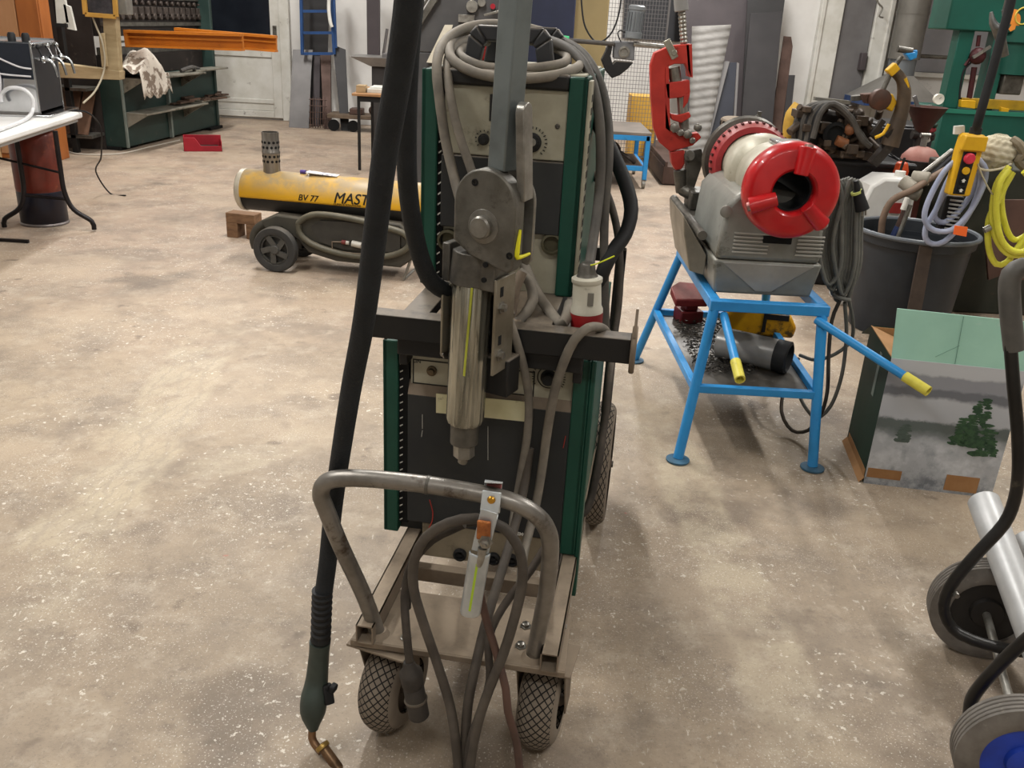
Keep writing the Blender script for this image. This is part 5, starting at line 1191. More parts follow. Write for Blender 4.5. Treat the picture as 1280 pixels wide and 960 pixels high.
fb2 = PZ(-20, 300); fb3 = PZ(36, 304); single('floor_bar', 'thin black steel bar lying on the floor near the folding table', 'steel bar', MB().bar(Vector((fb2.x-.2, fb2.y, .012)), Vector((fb3.x, fb3.y, .012)), .02, .02), M_LEGB)
# drink dispenser on the table
B0 = PZ(50, 142, .76); B1 = PZ(77, 134, .76)
dyaw = math.degrees(math.atan2(B1.y-B0.y, B1.x-B0.x))
dsp = Thing('drink_dispenser', 'polished steel drink dispenser with black tap panel on the white folding table', 'drink dispenser', (B0.x, B0.y, .743), dyaw)
# local x runs along the black panel (away), local +y goes to the left
DL = (B1-B0).length+.04; DH = .49; DW = .62
M_MIR = mat('polished steel', '#c9cacc', '#b5b6b8', .12, 1., scale=3)
dsp.part('base_plate', MB().bx(-.08, DL+.03, -.10, DW, 0, .016), M_MIR, bevel=.004)
dsp.part('body_shell', MB().bx(0, .004, .0, DW, .016, .24).bx(DL-.004, DL, 0, DW, .016, DH).bx(0, DL, DW-.004, DW, .016, DH).bx(0, .004, .56, DW, .24, DH), M_MIR)
dsp.part('smoked_window', MB().bx(0, .004, .004, .56, .24, DH-.01), mat('smoked dark panel', '#1d2129', '#272b33', .1, scale=2))
dsp.part('tap_panel', MB().bx(.01, DL-.01, -.004, .004, .03, DH-.04), mat('glossy black panel', '#0d0e14', '#14161d', .35, scale=3))
dsp.part('panel_edges', MB().bx(-.004, .012, -.006, .006, .016, DH).bx(DL-.012, DL+.004, -.006, .006, .016, DH-.03).bx(-.004, DL, -.01, .004, DH-.04, DH-.02), M_CHROME, bevel=.002)
for i in range(3):
    x = .06+i*(DL-.12)/2; z = DH-.12
    tpp = dsp.part('tap', MB().cyl((x, .0, z), (x, -.07, z), .014, n=14).sph((x, -.05, z), .022, 12).tube([(x, -.06, z), (x, -.10, z-.01), (x, -.12, z-.05), (x, -.13, z-.11)], [.011, .011, .009, .008], 12), M_CHROME)
    dsp.part('tap_lever', MB().cyl((x, -.05, z+.015), (x-.0, -.03, z+.07), .007).sph((x, -.028, z+.08), .017, 10), M_CHROME if i else M_RUBBER, tpp)
for (x, w_) in ((.02, .05), (.02, .14)):
    dsp.part('lid_knob', MB().lathe([(.026, 0), (.026, .05), (.018, .065), (0, .066)], (.08, w_, DH-.02), (0, 0, 1), 18), M_RUBBER)
dsp.part('lid', MB().bx(.0, DL, 0, DW, DH-.02, DH-.012), mat('clear lid', '#8c9094', rough=.15))
M_CLR = mat('milky clear tube', '#c9c7c9', '#b8b4b6', .3)
dsp.part('milky_tube', MB().tube([(-.01, .30, DH-.02), (-.02, .26, .40), (-.02, .22, .30), (-.02, .22, .2), (-.02, .24, .12)], .007, 10), M_CLR)
dsp.part('milky_tube', MB().tube([(-.01, .56, .34), (-.02, .40, .30), (-.02, .2, .27), (-.01, .02, .26)], .006, 10), M_CLR)
dsp.part('milky_tube', MB().tube([(-.01, .30, .42), (-.02, .18, .36), (-.02, .08, .32), (-.01, .01, .31)], .006, 10), M_CLR)
hp = [PZ(px, py, .757) for px, py in ((-30, 172), (5, 160), (30, 150))]+[PY(40, 140, B0.y-.12), PY(41, 124, B0.y-.1), PY(30, 112, B0.y-.1), PY(12, 110, B0.y-.1), PY(2, 118, B0.y-.08), PY(2, 128, B0.y-.1)]
dsp.part('white_hose', MB().tube(hp, .013, 12), mat('white hose', '#d5d5d6', '#c5c5c6', .35), world=True)
# black lead across the table and down to the floor
ld = [PZ(75, 139, .75), PZ(95, 138, .75), PZ(110, 141, .755), PY(122, 152, 6.75), PY(127, 165, 6.8), PY(127, 180, 6.9), PY(126, 198, 7.1), PY(120, 215, 7.35)]
ld = [Vector((p.x, p.y, max(.01, p.z))) for p in ld]; ld += [Vector((ld[-1].x+.05, ld[-1].y+.1, .008)), Vector((ld[-1].x+.2, ld[-1].y+.05, .008))]
single('black_lead', 'thin black lead trailing off the end of the folding table', 'cable', MB().tube(ld, .006, 8), M_RUBBER)
lf = [PZ(px, py)+Vector((0, 0, .008)) for px, py in ((70, 180), (85, 190), (105, 194), (150, 193), (190, 184), (225, 176))]
single('white_lead', 'pale cable lying on the floor along the foot of the press brake', 'cable', MB().tube(lf, .008, 8), mat('pale cable', '#b5aea2', rough=.6))
# ================================================================== PRESS BRAKE
k0 = PZ(160, 188); k1 = PZ(272, 160)
byaw = math.degrees(math.atan2(k1.y-k0.y, k1.x-k0.x)); BL = (k1-k0).length
pb_ = Thing('press_brake', 'large dark green press brake with worn shelves and a white rag on it', 'press brake', (k0.x, k0.y, 0), byaw)
M_DG = mat('dark teal machine paint', '#22332f', '#2c3f3a', .5, scale=3, grime='#4a4b44', grime_scale=5, grime_lo=.62)
M_DK = mat('oily dark brown steel', '#2c2725', '#3b3431', .55, .3, scale=4, bump=.2, grime='#5a5049', grime_scale=5, grime_lo=.6)
M_SHELF = mat('worn shelf steel', '#8f8b7f', '#6f6b60', .55, .3, scale=5, bump=.1, grime='#4c463e', grime_scale=5)
bk = lambda px, py, **k: pb_.at(px, py, **k)
pb_.part('lower_body', MB().bx(0, BL, 0.0, .9, .03, .74), M_DG, bevel=.01)
pb_.part('end_plate', MB().bx(-.03, .02, -.02, .55, .03, .78).bx(-.028, .019, .25, .9, .7, 1.9), M_DG, bevel=.01)
pb_.part('end_plate', MB().bx(BL-.02, BL+.04, -.02, .9, .03, 1.9), M_DG, bevel=.01)
pb_.part('foot_pads', MB().bx(-.05, .3, .05, .4, 0, .035).bx(BL-.3, BL+.05, -.05, .3, 0, .035), M_PITCH, split=True)
pb_.part('corner_strip', MB().bx(-.035, -.01, -.035, -.01, .03, .78).bx(BL*.42, BL*.42+.04, -.04, -.0, .03, .62), mat('pale corner strip', '#77807a', '#626a64', .5, scale=6), bevel=.003, split=True)
zs1 = bk(160, 143, y=-.12).z; zs2 = bk(153, 99, y=-.12).z
for z, sp_n in ((zs1, 'lower_shelf'), (zs2, 'upper_shelf')):
    s_ = MB().bx(0, BL*.66, -.26, .02, z-.02, z).bx(BL*.66, BL+.05, -.18, .02, z-.005, z+.015)
    pb_.part(sp_n, s_, M_SHELF, bevel=.004)
    pb_.part('shelf_bracket', MB().prism([(.0, -.26, z-.02), (.0, 0, z-.02), (.0, 0, z-.17)], (.02, 0, 0)).prism([(BL*.6, -.26, z-.02), (BL*.6, 0, z-.02), (BL*.6, 0, z-.17)], (.02, 0, 0)), M_SHELF, split=True)
pb_.part('bed_beam', MB().bx(.02, BL-.02, .12, .30, .74, .95), M_DK, bevel=.01)
pb_.part('bed_tool', MB().bx(.02, BL-.02, .17, .24, .95, 1.03), M_DSTEEL, bevel=.006)
pb_.part('ram_beam', MB().bx(.0, BL+.05, .15, .36, 1.14, 1.95), M_DK, bevel=.01)
zr = [bk(210, yy, y=.14).z for yy in (7, 19, 30)]
cl_ = MB(); 
for i in range(16):
    x = .1+i*(BL-.15)/15.
    cl_.cyl((x, .15, 1.34), (x, .10, 1.34), .035, n=10).bx(x-.045, x+.045, .11, .15, 1.36, 1.44).cyl((x+.05, .15, 1.48), (x+.05, .11, 1.48), .025, n=8)
pb_.part('tool_clamps', cl_, mat('oily clamps', '#453d39', '#5c534d', .5, .5, scale=12), bevel=.004)
pb_.part('ram_rail', MB().bx(.0, BL+.03, .11, .15, 1.24, 1.28).bx(0, BL+.03, .12, .15, 1.52, 1.56).bx(.0, BL, .05, .10, 1.08, 1.10), M_DSTEEL)
tl_ = MB()
random.seed(5)
for i in range(14):
    x = BL*(.40+.6*random.random()); y = random.uniform(-.2, -.03); a_ = random.uniform(-.3, .3); L_ = random.uniform(.12, .4)
    tl_.bar((x, y, zs1+.02+.018*(i % 3)), (x+L_*.8, y+a_*.2, zs1+.02+.018*(i % 3)), .05, .02)
single_ = lambda *a, **k: single(*a, **k)
tl_.v = [pb_.M @ v for v in tl_.v]
o_ = single('scrap_strips', 'jumble of rusty steel offcuts on the lower shelf of the press brake', 'steel offcuts', tl_, mat('rusty offcuts', '#4a3b33', '#6b574a', .6, .4, scale=9)); o_['kind'] = 'stuff'
gl = MB(); 
for i in range(2): gl.tube([pb_.M @ Vector((BL*.5+i*.1, -.12+i*.04, zs2+.02)), pb_.M @ Vector((BL*.58+i*.1, -.16+i*.04, zs2+.05)), pb_.M @ Vector((BL*.68+i*.1, -.1, zs2+.02))], .022, 8)
single('work_gloves', 'dark work gloves lying on the upper shelf of the press brake beside the rag', 'gloves', gl, mat('dark glove', '#3a3a3c', '#55504a', .8, scale=12))
# orange beams
M_ORB = mat('orange painted beam', '#c4741f', '#b0661c', .5, scale=4, grime='#7d4a20', grime_scale=8, grime_lo=.62)
def hbeam(label, a_, b2, hgt):
    t = Thing('orange_beam', label, 'steel beam', ((a_.x+b2.x)/2, (a_.y+b2.y)/2, min(a_.z, b2.z)-hgt/2), 0, 'orange beams at the press brake')
    t.part('web', MB().bar(a_, b2, .03, hgt*.8), M_ORB, world=True)
    t.part('flange', MB().bar(a_+Vector((0, -.02, hgt*.42)), b2+Vector((0, -.02, hgt*.42)), .09, hgt*.16).bar(a_+Vector((0, -.02, -hgt*.42)), b2+Vector((0, -.02, -hgt*.42)), .09, hgt*.12).bar(a_+Vector((0, -.035, hgt*.1)), b2+Vector((0, -.035, hgt*.1)), .02, hgt*.1), M_ORB, world=True)
    d_ = (b2-a_).normalized(); t.part('end_cap', MB().bar(a_-d_*.01, a_+d_*.03, .11, hgt), M_ORB, world=True)
hbeam('long orange beam on the press brake, the nearer of two', PY(160, 48, 9.95), PY(304, 53, 9.75), .17)
hbeam('long orange beam reaching in front of the white door, the farther of two', PY(222, 45, 10.3), PY(346, 55, 10.2), .17)
# rag
rg_ = MB(); ra = pb_.I @ PY(183, 80, k0.y+.25)
random.seed(11)
def ragf(u, v):
    x = -.05+u*.62; y = -.36+v*.5
    hgt = .27*math.exp(-((u-.45)/.28)**2-((v-.45)/.35)**2)+.035*math.sin(9*u+4*v)+.03*math.sin(14*v-5*u)+.02*math.sin(23*u+11*v)
    z = zs2+.035+max(0, hgt)
    over = max(0, (-.25-y)); z -= over*2.2; y += over*.75
    return pb_.M @ Vector((x, y, z))
rg_.grid(ragf, 26, 22)
single('rag', 'crumpled white rag with brown stains on the near end of the press brake shelf', 'rag', rg_, mat('stained white cloth', '#cfc8bc', '#7c6e61', .85, scale=9, lo=.5, hi=.56), solid=.006)
# timber arm, post and framed box at the near end
M_TIM = mat('beige timber', '#b3a17f', '#9a8866', .6, scale=3, stretch=(1, 5, 5))
tb_ = Thing('timber_frame', 'beige timber post and arm fixed at the near end of the press brake', 'timber frame', (k0.x-.3, k0.y-.05, zs2-.05), 0)
YB_ = 9.25
tb_.part('arm', MB().prism([PY(66, 78, YB_), PY(150, 89, YB_), PY(150, 100, YB_), PY(66, 97, YB_)], (0, .12, 0)), M_TIM, world=True, bevel=.006)
tb_.part('post', MB().prism([PY(128, 20, YB_+.01), PY(144, 18, YB_+.01), PY(149, 90, YB_+.01), PY(132, 88, YB_+.01)], (0, .10, 0)), M_TIM, world=True, bevel=.006)
tb_.part('batten', MB().prism([PY(123, 42, YB_-.04), PY(130, 41, YB_-.04), PY(134, 83, YB_-.04), PY(127, 84, YB_-.04)], (0, .03, 0)), M_TIM, world=True, bevel=.004)
cbx = Thing('framed_control_box', 'grey control box with yellow wooden frame round its screen, on the timber post', 'control box', tuple(PY(128, 20, YB_)), 0)
c1_, c2_, c3_, c4_ = PY(104, -14, YB_-.05), PY(143, -12, YB_-.05), PY(145, 21, YB_-.05), PY(107, 18, YB_-.05)
cbx.part('box', MB().prism([c1_+Vector((.02, .04, 0)), c2_+Vector((.08, .04, 0)), c3_+Vector((.09, .04, .02)), c4_+Vector((.02, .04, .02))], (0, .16, 0)), mat('grey box paint', '#77756f', '#6a6862', .5), world=True, bevel=.006)
fm = MB(); cs = [c1_, c2_, c3_, c4_]
for i in range(4): fm.bar(cs[i], cs[(i+1) % 4], .04, .036, up=(0, 1, 0))
cbx.part('wooden_frame', fm, mat('yellow wood frame', '#c79a4a', '#b58a40', .5, scale=6), world=True, bevel=.003)
cbx.part('screen', MB().prism([p+Vector((0, .012, 0)) for p in cs], (0, .01, 0)), mat('dark screen glass', '#2d2c31', '#4a484d', .15, scale=8), world=True)
cdl = [PY(116, 22, YB_), PY(121, 35, YB_-.03), PY(127, 50, YB_-.06), PY(131, 75, YB_-.06), PY(128, 95, YB_-.1), PY(118, 115, YB_-.3), PY(104, 129, YB_-.5)]
cbx.part('pale_lead', MB().tube(cdl, .009, 8), mat('pale lead', '#a59c88', rough=.6), world=True)
# brown cupboard, hanging white sheets, far left
cpb = PY(9, 20, 8.9)
cp_ = Thing('wooden_cupboard', 'tall orange brown wooden cupboard in the far left corner behind the dispenser', 'cupboard', (cpb.x, 8.9, 0), 2)
M_OW = mat('orange brown wood', '#a5622e', '#935526', .5, scale=2, stretch=(4, 4, 1))
cp_.part('carcass', MB().bx(-.33, .3, .02, .22, 0, 1.95), M_OW, bevel=.006)
cp_.part('door', MB().bx(-.26, .08, .0, .02, .05, 1.9), mat('paler cupboard door', '#b0835e', '#a2754f', .5, scale=2, stretch=(4, 4, 1)), bevel=.004)
cp_.part('door', MB().bx(.09, .29, .0, .02, .05, 1.9), M_OW, bevel=.004)
cp_.part('pale_edge', MB().bx(-.36, -.27, -.01, .02, .0, 1.35), mat('cream edging', '#d9bb8c', rough=.5))
sh_ = PY(82, 15, 8.6)
hs_ = Thing('hanging_sheets', 'white printed sheets hanging left of the framed control box', 'paper', (sh_.x, 8.6, PY(85, 40, 8.6).z), 0)
for q4 in (((68, -10), (79, -10), (86, 28), (71, 30)), ((79, 5), (87, 8), (94, 38), (84, 36))):
    hs_.part('sheet', MB().prism([PY(a_, b2, 8.6) for a_, b2 in q4], (.01, .015, 0)), M_WHITE, world=True)
hs_.part('clip_bar', MB().bar(PY(70, 31, 8.58), PY(84, 32, 8.58), .03, .03).bar(PY(66, -12, 8.62), PY(96, -10, 8.62), .02, .02), M_BLACK, world=True, split=True)
# black rack post behind the sheets and clutter under the timber arm
rk_ = Thing('black_rack', 'black steel rack with oily parts behind the folding table', 'rack', (PY(80, 150, 9.4).x, 9.45, 0), 0)
xk = PY(66, 30, 9.4).x
rk_.part('post', MB().bx(xk-rk_.o.x, xk-rk_.o.x+.06, 0, .06, 0, 2.0), M_BLACK, bevel=.004)
rk_.part('shelf', MB().bx(-.2, .24, 0, .3, .62, .65).bx(-.2, .24, 0, .3, .15, .18), M_DSTEEL, split=True)
rk_.part('back_panel', MB().bx(-.2, .24, .3, .32, .0, 1.9), M_DK)
random.seed(21)
for i in range(3):
    x = -.10+i*.11
    rk_.part('brown_board', MB().bar((x, .05, .18), (x-.06+.04*i, .30, .6), .12, .02, up=(0, 1, 0)), mat('brown board', '#6b4f3d', '#543d2f', .7, scale=6))
# red bin
rb_ = PZ(250, 189)
rbn = Thing('red_storage_bin', 'small red plastic storage bin lying on the floor by the press brake', 'storage bin', (rb_.x, rb_.y+.1, 0), 20)
M_RP = mat('red bin plastic', '#a01d2c', '#8c1826', .4, scale=5)
t_ = .008
rbn.part('shell', MB().bx(-.2, .2, -.12, .12, 0, t_).bx(-.2, -.19, -.12, .12, 0, .15).bx(.19, .2, -.12, .12, .0, .11).bx(-.2, .2, .112, .12, 0, .15).prism([(-.2, -.12, 0), (.2, -.12, 0), (.2, -.12, .06), (-.02, -.12, .06), (-.08, -.12, .15), (-.2, -.12, .15)], (0, t_, 0)), M_RP, bevel=.004)
rbn.part('contents', MB().bx(-.15, .17, -.08, .1, .008, .045), M_DK, bevel=.01)
# ================================================================== BACK WALL, LEFT PART
M_SHT = mat('grey steel sheet', '#6a6766', '#5d5a59', .5, .15, scale=2, bump=.05)
M_SHD = mat('dark steel sheet', '#2f2d2e', '#262525', .55, .05, scale=2)
M_SHP = mat('purplish grey steel sheet', '#4a4345', '#3f393b', .6, .05, scale=1.5)
M_SHB = mat('rust brown steel', '#5a4740', '#46362f', .6, .4, scale=4)
def sheet(name, label, cat, pts, m, th=.012, group=None):
    P = [PY(*p_) for p_ in pts]
    for p in P:
        if p.z < .27 and name != 'duct': p.z = 0.0
        p.y = min(p.y, WY1-.02)
    return single(name, label, cat, MB().prism(P, (0, th, 0)), m, group, bevel=.002)
sheet('steel_sheet', 'grey steel sheet leaning on the wall just right of the white door', 'steel sheet', ((366, 62, 12.9), (391, 62, 12.9), (389, 90, 12.8), (386, 161, 12.45), (361, 159, 12.45)), M_SHT)
sheet('steel_sheet', 'tall dark steel panel standing behind the blue ladder', 'steel sheet', ((378, -10, 13.1), (412, -10, 13.1), (407, 157, 12.95), (382, 157, 12.95)), M_SHD)
sheet('steel_channel', 'rust brown steel channel leaning on the wall below the blue ladder', 'steel channel', ((400, 66, 12.9), (413, 66, 12.9), (414, 164, 12.5), (405, 164, 12.5)), M_SHB, .05)
sheet('steel_sheet', 'narrow dark steel sheet leaning right of the rust brown channel', 'steel sheet', ((416, 56, 12.8), (432, 62, 12.8), (436, 140, 12.4), (426, 140, 12.4)), M_SHD)
sheet('steel_sheet', 'thin grey steel strip between the leaning sheet and the brown channel', 'steel sheet', ((392, 70, 12.95), (400, 70, 12.95), (399, 158, 12.7), (390, 158, 12.7)), M_SHP)
wm = MB()
for i in range(7):
    wm.cyl(PY(388+i*3, 122, 12.5), PY(388+i*3.2, 160, 12.4), .006, n=6)
for i in range(5): wm.cyl(PY(386, 124+i*8, 12.47), PY(409, 125+i*8, 12.47), .006, n=6)
single('wire_basket', 'rusty wire basket on the floor between leaning steel sheets', 'wire basket', wm, M_SHB)
# ladder
la = Thing('blue_ladder', 'blue steel ladder hanging on the back wall right of the white door', 'ladder', tuple(PY(402, 70, 12.75)), 0)
M_NB = mat('dark blue paint', '#27497a', '#1f3c68', .45, scale=5)
YL = 12.75
for xx in ((375, 378), (412, 418)):
    la.part('side_rail', MB().bar(PY(xx[0]+1, -20, YL), PY(xx[1], 68, YL), .035, .06), M_NB, world=True)
for yy in (-12, 14, 41, 67): la.part('rung', MB().bar(PY(376, yy, YL), PY(416, yy, YL), .03, .035), M_NB, world=True)
la.part('outer_rail', MB().bar(PY(417, -20, YL), PY(420, 60, YL), .03, .04), M_NB, world=True)
single('white_bottle_hose', 'white hose hanging over the right rail of the blue ladder', 'hose', MB().tube([PY(412, -15, 12.7), PY(411, 10, 12.68), PY(413, 28, 12.66), PY(415, 34, 12.66)], .024, 10), M_WHITE)
# dolly on the floor
dl = Thing('wheeled_dolly', 'low wooden dolly with small wheels under the leaning brown channel', 'dolly', tuple(PZ(440, 166)+Vector((0, .2, 0))), 0)
dl.part('deck', MB().bx(-.34, .5, -.15, .25, .17, .22), mat('dusty boards', '#6b5c4d', '#54483c', .8, scale=6), bevel=.004)
for x in (-.26, .0, .4): dl.part('wheel', MB().cyl((x, -.13, .075), (x, -.09, .075), .075, n=18), M_PITCH)
dl.part('load', MB().bx(-.05, .12, -.1, .1, .22, .30).sph((.25, 0, .28), .06, 10), M_SHB, bevel=.01, split=True)
# school desk with papers
dk0 = PZ(448, 213); dkk = Thing('school_desk', 'small wooden topped desk with black legs behind the hose', 'desk', (dk0.x+.35, dk0.y+.35, 0), 0)
M_DT = mat('light wood laminate', '#b0855c', '#9d744d', .5, scale=3)
dkk.part('desk_top', MB().bx(-.40, .40, -.38, .55, .735, .76), M_DT, bevel=.004)
for x, y in ((-.34, -.33), (-.34, .48), (.34, -.33), (.34, .48)): dkk.part('leg', MB().bx(x-.014, x+.014, y-.014, y+.014, 0, .735), M_BLACK, bevel=.003)
dkk.part('frame_rail', MB().bx(-.34, .34, -.345, -.32, .68, .735).bx(-.352, -.33, -.33, .48, .68, .735).bx(.33, .352, -.33, .48, .68, .735), M_BLACK)
single('paper_stack', 'stack of white papers on the small wooden topped desk', 'papers', MB().bx(dk0.x+.08, dk0.x+.5, dk0.y+.1, dk0.y+.42, .76, .80).bx(dk0.x+.1, dk0.x+.5, dk0.y+.14, dk0.y+.42, .80, .815), M_WHITE, bevel=.003)
single('wood_offcut', 'small pale wood block on the left front corner of the desk', 'wood block', MB().bx(dk0.x-.02, dk0.x+.07, dk0.y+.05, dk0.y+.2, .76, .83), M_WOOD, bevel=.003)
# galvanised tray on a dark stand behind the desk
gt = PY(470, 76, 11.0)
gtt = Thing('metal_tray', 'shallow grey metal tray on a dark stand behind the desk', 'tray', (gt.x+.1, 11.0, 0), 0)
z_ = gt.z
gtt.part('tray', MB().prism([(-.36, -.3, z_+.05), (.6, -.3, z_+.05), (.45, -.25, z_-.05), (-.12, -.25, z_-.05)], (0, .6, 0)), mat('zinc tray', '#8f8d8b', '#7b7977', .35, .7, scale=4), bevel=.004)
gtt.part('stand', MB().bx(-.12, .5, -.2, .3, 0, z_-.05), mat('dark stand', '#3a3736', '#2d2b2b', .6, scale=3), bevel=.01)
gtt.part('lid', MB().bx(.0, .5, -.2, .2, z_+.05, z_+.09), M_SHT, bevel=.003)
sheet('wall_pipe', 'grey brown duct running up the white wall behind the metal tray', 'duct', ((458, -10, 12.8), (474, -10, 12.8), (474, 75, 12.8), (459, 70, 12.8)), M_SHP, .1)
single('wall_conduit', 'thin grey conduit on the white wall right of the brown duct', 'conduit', MB().cyl(PY(484, 36, 12.9), PY(479, 70, 12.9), .02), M_SHT)
# ================================================================== BEHIND THE WELDING MACHINES
Yb = 8.2
mm = Thing('grey_lathe', 'large dark grey machine with tilted guard behind the upper welding unit', 'machine', (PY(560, 70, Yb).x, Yb, 0), 0)
M_MG = mat('dark machine grey', '#4b4a4a', '#3e3d3e', .5, scale=3, grime='#625e5a', grime_scale=4, grime_lo=.6)
x_ = lambda px: PY(px, 60, Yb).x-mm.o.x
mm.part('body', MB().bx(x_(498), x_(655), 0, .7, 0, 1.22).prism([(x_(498), 0, 1.22), (x_(655), 0, 1.22), (x_(655), 0, 1.9), (x_(560), 0, 1.9)], (0, .7, 0)), M_MG, bevel=.01)
mm.part('tilted_guard', MB().bar(PY(512, 48, Yb-.04)-mm.o, PY(548, -8, Yb-.04)-mm.o, .05, .05, up=(0, 1, 0)).bar(PY(508, 40, Yb-.04)-mm.o, PY(540, -10, Yb-.04)-mm.o, .02, .03, up=(0, 1, 0)), M_DSTEEL, bevel=.004)
mm.part('white_board', MB().prism([PY(556, 31, Yb-.05), PY(566, 31, Yb-.05), PY(553, 80, Yb-.05), PY(533, 78, Yb-.05)], (0, .02, 0)), mat('cream board', '#cdc7b6', '#bdb6a4', .5), world=True)
mm.part('control_levers', MB().bar(PY(605, 19, Yb-.06)-mm.o, PY(632, 12, Yb-.06)-mm.o, .03, .02).cyl(PY(590, 8, Yb)-mm.o, PY(590, 8, Yb-.06)-mm.o, .05, n=14).cyl(PY(602, 3, Yb)-mm.o, PY(602, 3, Yb-.05)-mm.o, .035, n=14).bx(x_(572), x_(592), -.03, .0, PY(580, 28, Yb).z, PY(580, 18, Yb).z), M_STEEL, bevel=.003)
mm.part('red_button', MB().cyl(PY(616, 8, Yb)-mm.o, PY(616, 8, Yb-.05)-mm.o, .022, n=14), M_RP)
# navy cabinet and tan cabinet
def cabinet(name, label, pxl, pxr, Y, top, m, hm=None):
    xl_, xr_ = PY(pxl, 60, Y).x, PY(pxr, 60, Y).x
    t = Thing(name, label, 'cabinet', ((xl_+xr_)/2, Y, 0), 0); w_ = (xr_-xl_)/2
    t.part('carcass', MB().bx(-w_, w_, .02, .45, 0, top), m, bevel=.005); t.part('door', MB().bx(-w_+.005, w_-.005, 0, .02, .06, top-.02), m, bevel=.005)
    return t, w_
cabinet('navy_cabinet', 'dark navy steel cabinet behind the carry handle', 655, 716, 10.3, 1.95, mat('navy paint', '#2a2f45', '#23283b', .45, scale=3))
tcb, w_ = cabinet('tan_cabinet', 'tan steel cabinet with a yellow key tag, right of the navy one', 714, 757, 10.45, 1.95, mat('tan paint', '#9c8a62', '#8f7e58', .5, scale=2))
tcb.part('yellow_tag', MB().prism([PY(714, 12, 10.42), PY(719, 14, 10.42), PY(718, 22, 10.42), PY(713, 20, 10.42)], (0, .01, 0)), M_YEL, world=True)
# welded mesh screen: frame and wires
Ym = 10.6
ms = Thing('wire_mesh_screen', 'white wire mesh screen standing in front of the back wall', 'mesh screen', (PY(790, 120, Ym).x, Ym, 0), 0)
mx0 = PY(757, 60, Ym).x-ms.o.x; mx1 = PY(830, 60, Ym).x-ms.o.x
wg = MB(); n1 = 19
for i in range(n1+1):
    x = mx0+(mx1-mx0)*i/n1; wg.bx(x-.0022, x+.0022, 0, .004, .12, 1.85)
for i in range(40): z = .12+i*.0435; wg.bx(mx0, mx1, -.003, .001, z-.0022, z+.0022)
ms.part('wires', wg, mat('grey wire', '#6f6c6c', rough=.5))
ms.part('frame', MB().bx(mx0-.02, mx0, -.01, .02, 0, 1.87).bx(mx1, mx1+.02, -.01, .02, 0, 1.87).bx(mx0, mx1, -.01, .02, 1.85, 1.88).bx(mx0, mx1, -.01, .02, .1, .12), M_SHT)
single('yellow_crate', 'yellow plastic crate behind the mesh screen', 'crate', MB().bx(PY(788, 140, 11.2).x, PY(825, 140, 11.2).x, 11.2, 11.6, .35, PY(800, 120, 11.2).z).bx(PY(790, 140, 11.2).x, PY(822, 140, 11.2).x, 11.22, 11.58, 0, .35), mat('yellow crate', '#d1a445', '#bf9038', .5, scale=4), bevel=.006)
# black panel between motor and corrugated sheet
sheet('wall_board', 'black panel fixed to the back wall behind the gear motor', 'panel', ((781, -12, 13.15), (852, -12, 13.15), (850, 52, 13.15), (778, 48, 13.15)), mat('black panel', '#333336', '#2a2a2d', .5, scale=2), .02)
# horizontal pipe with gear motor
Yg = 7.6
gm_ = Thing('gear_motor', 'grey electric gear motor with black curved guard on a horizontal pipe', 'gear motor', tuple(PY(780, 100, Yg)), 0)
G = lambda px, py, y=Yg: PY(px, py, y)
gm_.part('motor', MB().lathe([(.05, 0), (.067, .008), (.067, .05), (.062, .055), (.062, .21), (.067, .215), (.067, .24), (.05, .25)], G(791, 49), (.05, 0, 1), 24), mat('motor grey', '#7c8083', '#6a6e71', .45, .3, scale=8), world=True)
fn = MB()
for i in range(14):
    an = 2*math.pi*i/14; p = G(791, 49)+Vector((.0, 0, .06)); d_ = Vector((math.cos(an), math.sin(an), 0)); fn.bar(p+d_*.064, p+d_*.064+Vector((.007, 0, .14)), .012, .008, up=d_)
gm_.part('cooling_fins', fn, mat('fin grey', '#5c6063', rough=.5), world=True)
gm_.part('gearbox', MB().prism([G(768, 51), (G(794, 53)), G(793, 76), G(767, 73)], (0, .14, 0)), mat('gearbox grey', '#77787a', '#66676a', .45, .4, scale=8), world=True, bevel=.008)
gm_.part('gearbox_bearing', MB().lathe([(.045, 0), (.045, .012), (.03, .014), (.028, .002), (0, .002)], G(780, 65), (0, -1, 0), 24), M_STEEL, world=True)
gd_ = [(752, 75), (757, 88), (765, 98), (775, 94), (785, 86), (792, 78), (770, 76), (766, 80), (763, 70), (766, 58), (760, 57), (757, 65)]
gm_.part('black_guard', MB().prism([G(*p_) for p_ in gd_], (0, .12, 0)), M_BLACK, world=True, bevel=.006)
gm_.part('dark_pipe', MB().cyl(G(692, 49), G(768, 55), .018, n=14), mat('dark pipe', '#55524f', '#484542', .5, .4), world=True)
gm_.part('bright_pipe', MB().cyl(G(792, 55), G(834, 59), .019, n=14), M_STEEL, world=True)
gm_.part('green_sleeve', MB().cyl(G(703, 48), G(711, 49), .023, n=14), mat('green sleeve', '#3aa56b', rough=.5), world=True)
gm_.part('motor_cable', MB().tube([G(776, 52), G(772, 42), G(776, 38), G(784, 42)], .005, 8), M_RUBBER, world=True)
gm_.part('support_post', MB().bar(G(696, 50, Yg+.05), Vector((G(696, 50).x, Yg+.05, 0)), .05, .05), M_DSTEEL, world=True)
single('hanging_cable', 'thin dark cable hanging in a deep loop in front of the tan cabinet', 'cable', MB().tube([PY(726, -20, 7.8), PY(727, 5, 7.8), PY(731, 32, 7.8), PY(742, 50, 7.8), (PY(752, 52, 7.8)), PY(765, 40, 7.8), PY(774, 15, 7.8), PY(778, -20, 7.8)], .007, 8), M_RUBBER)
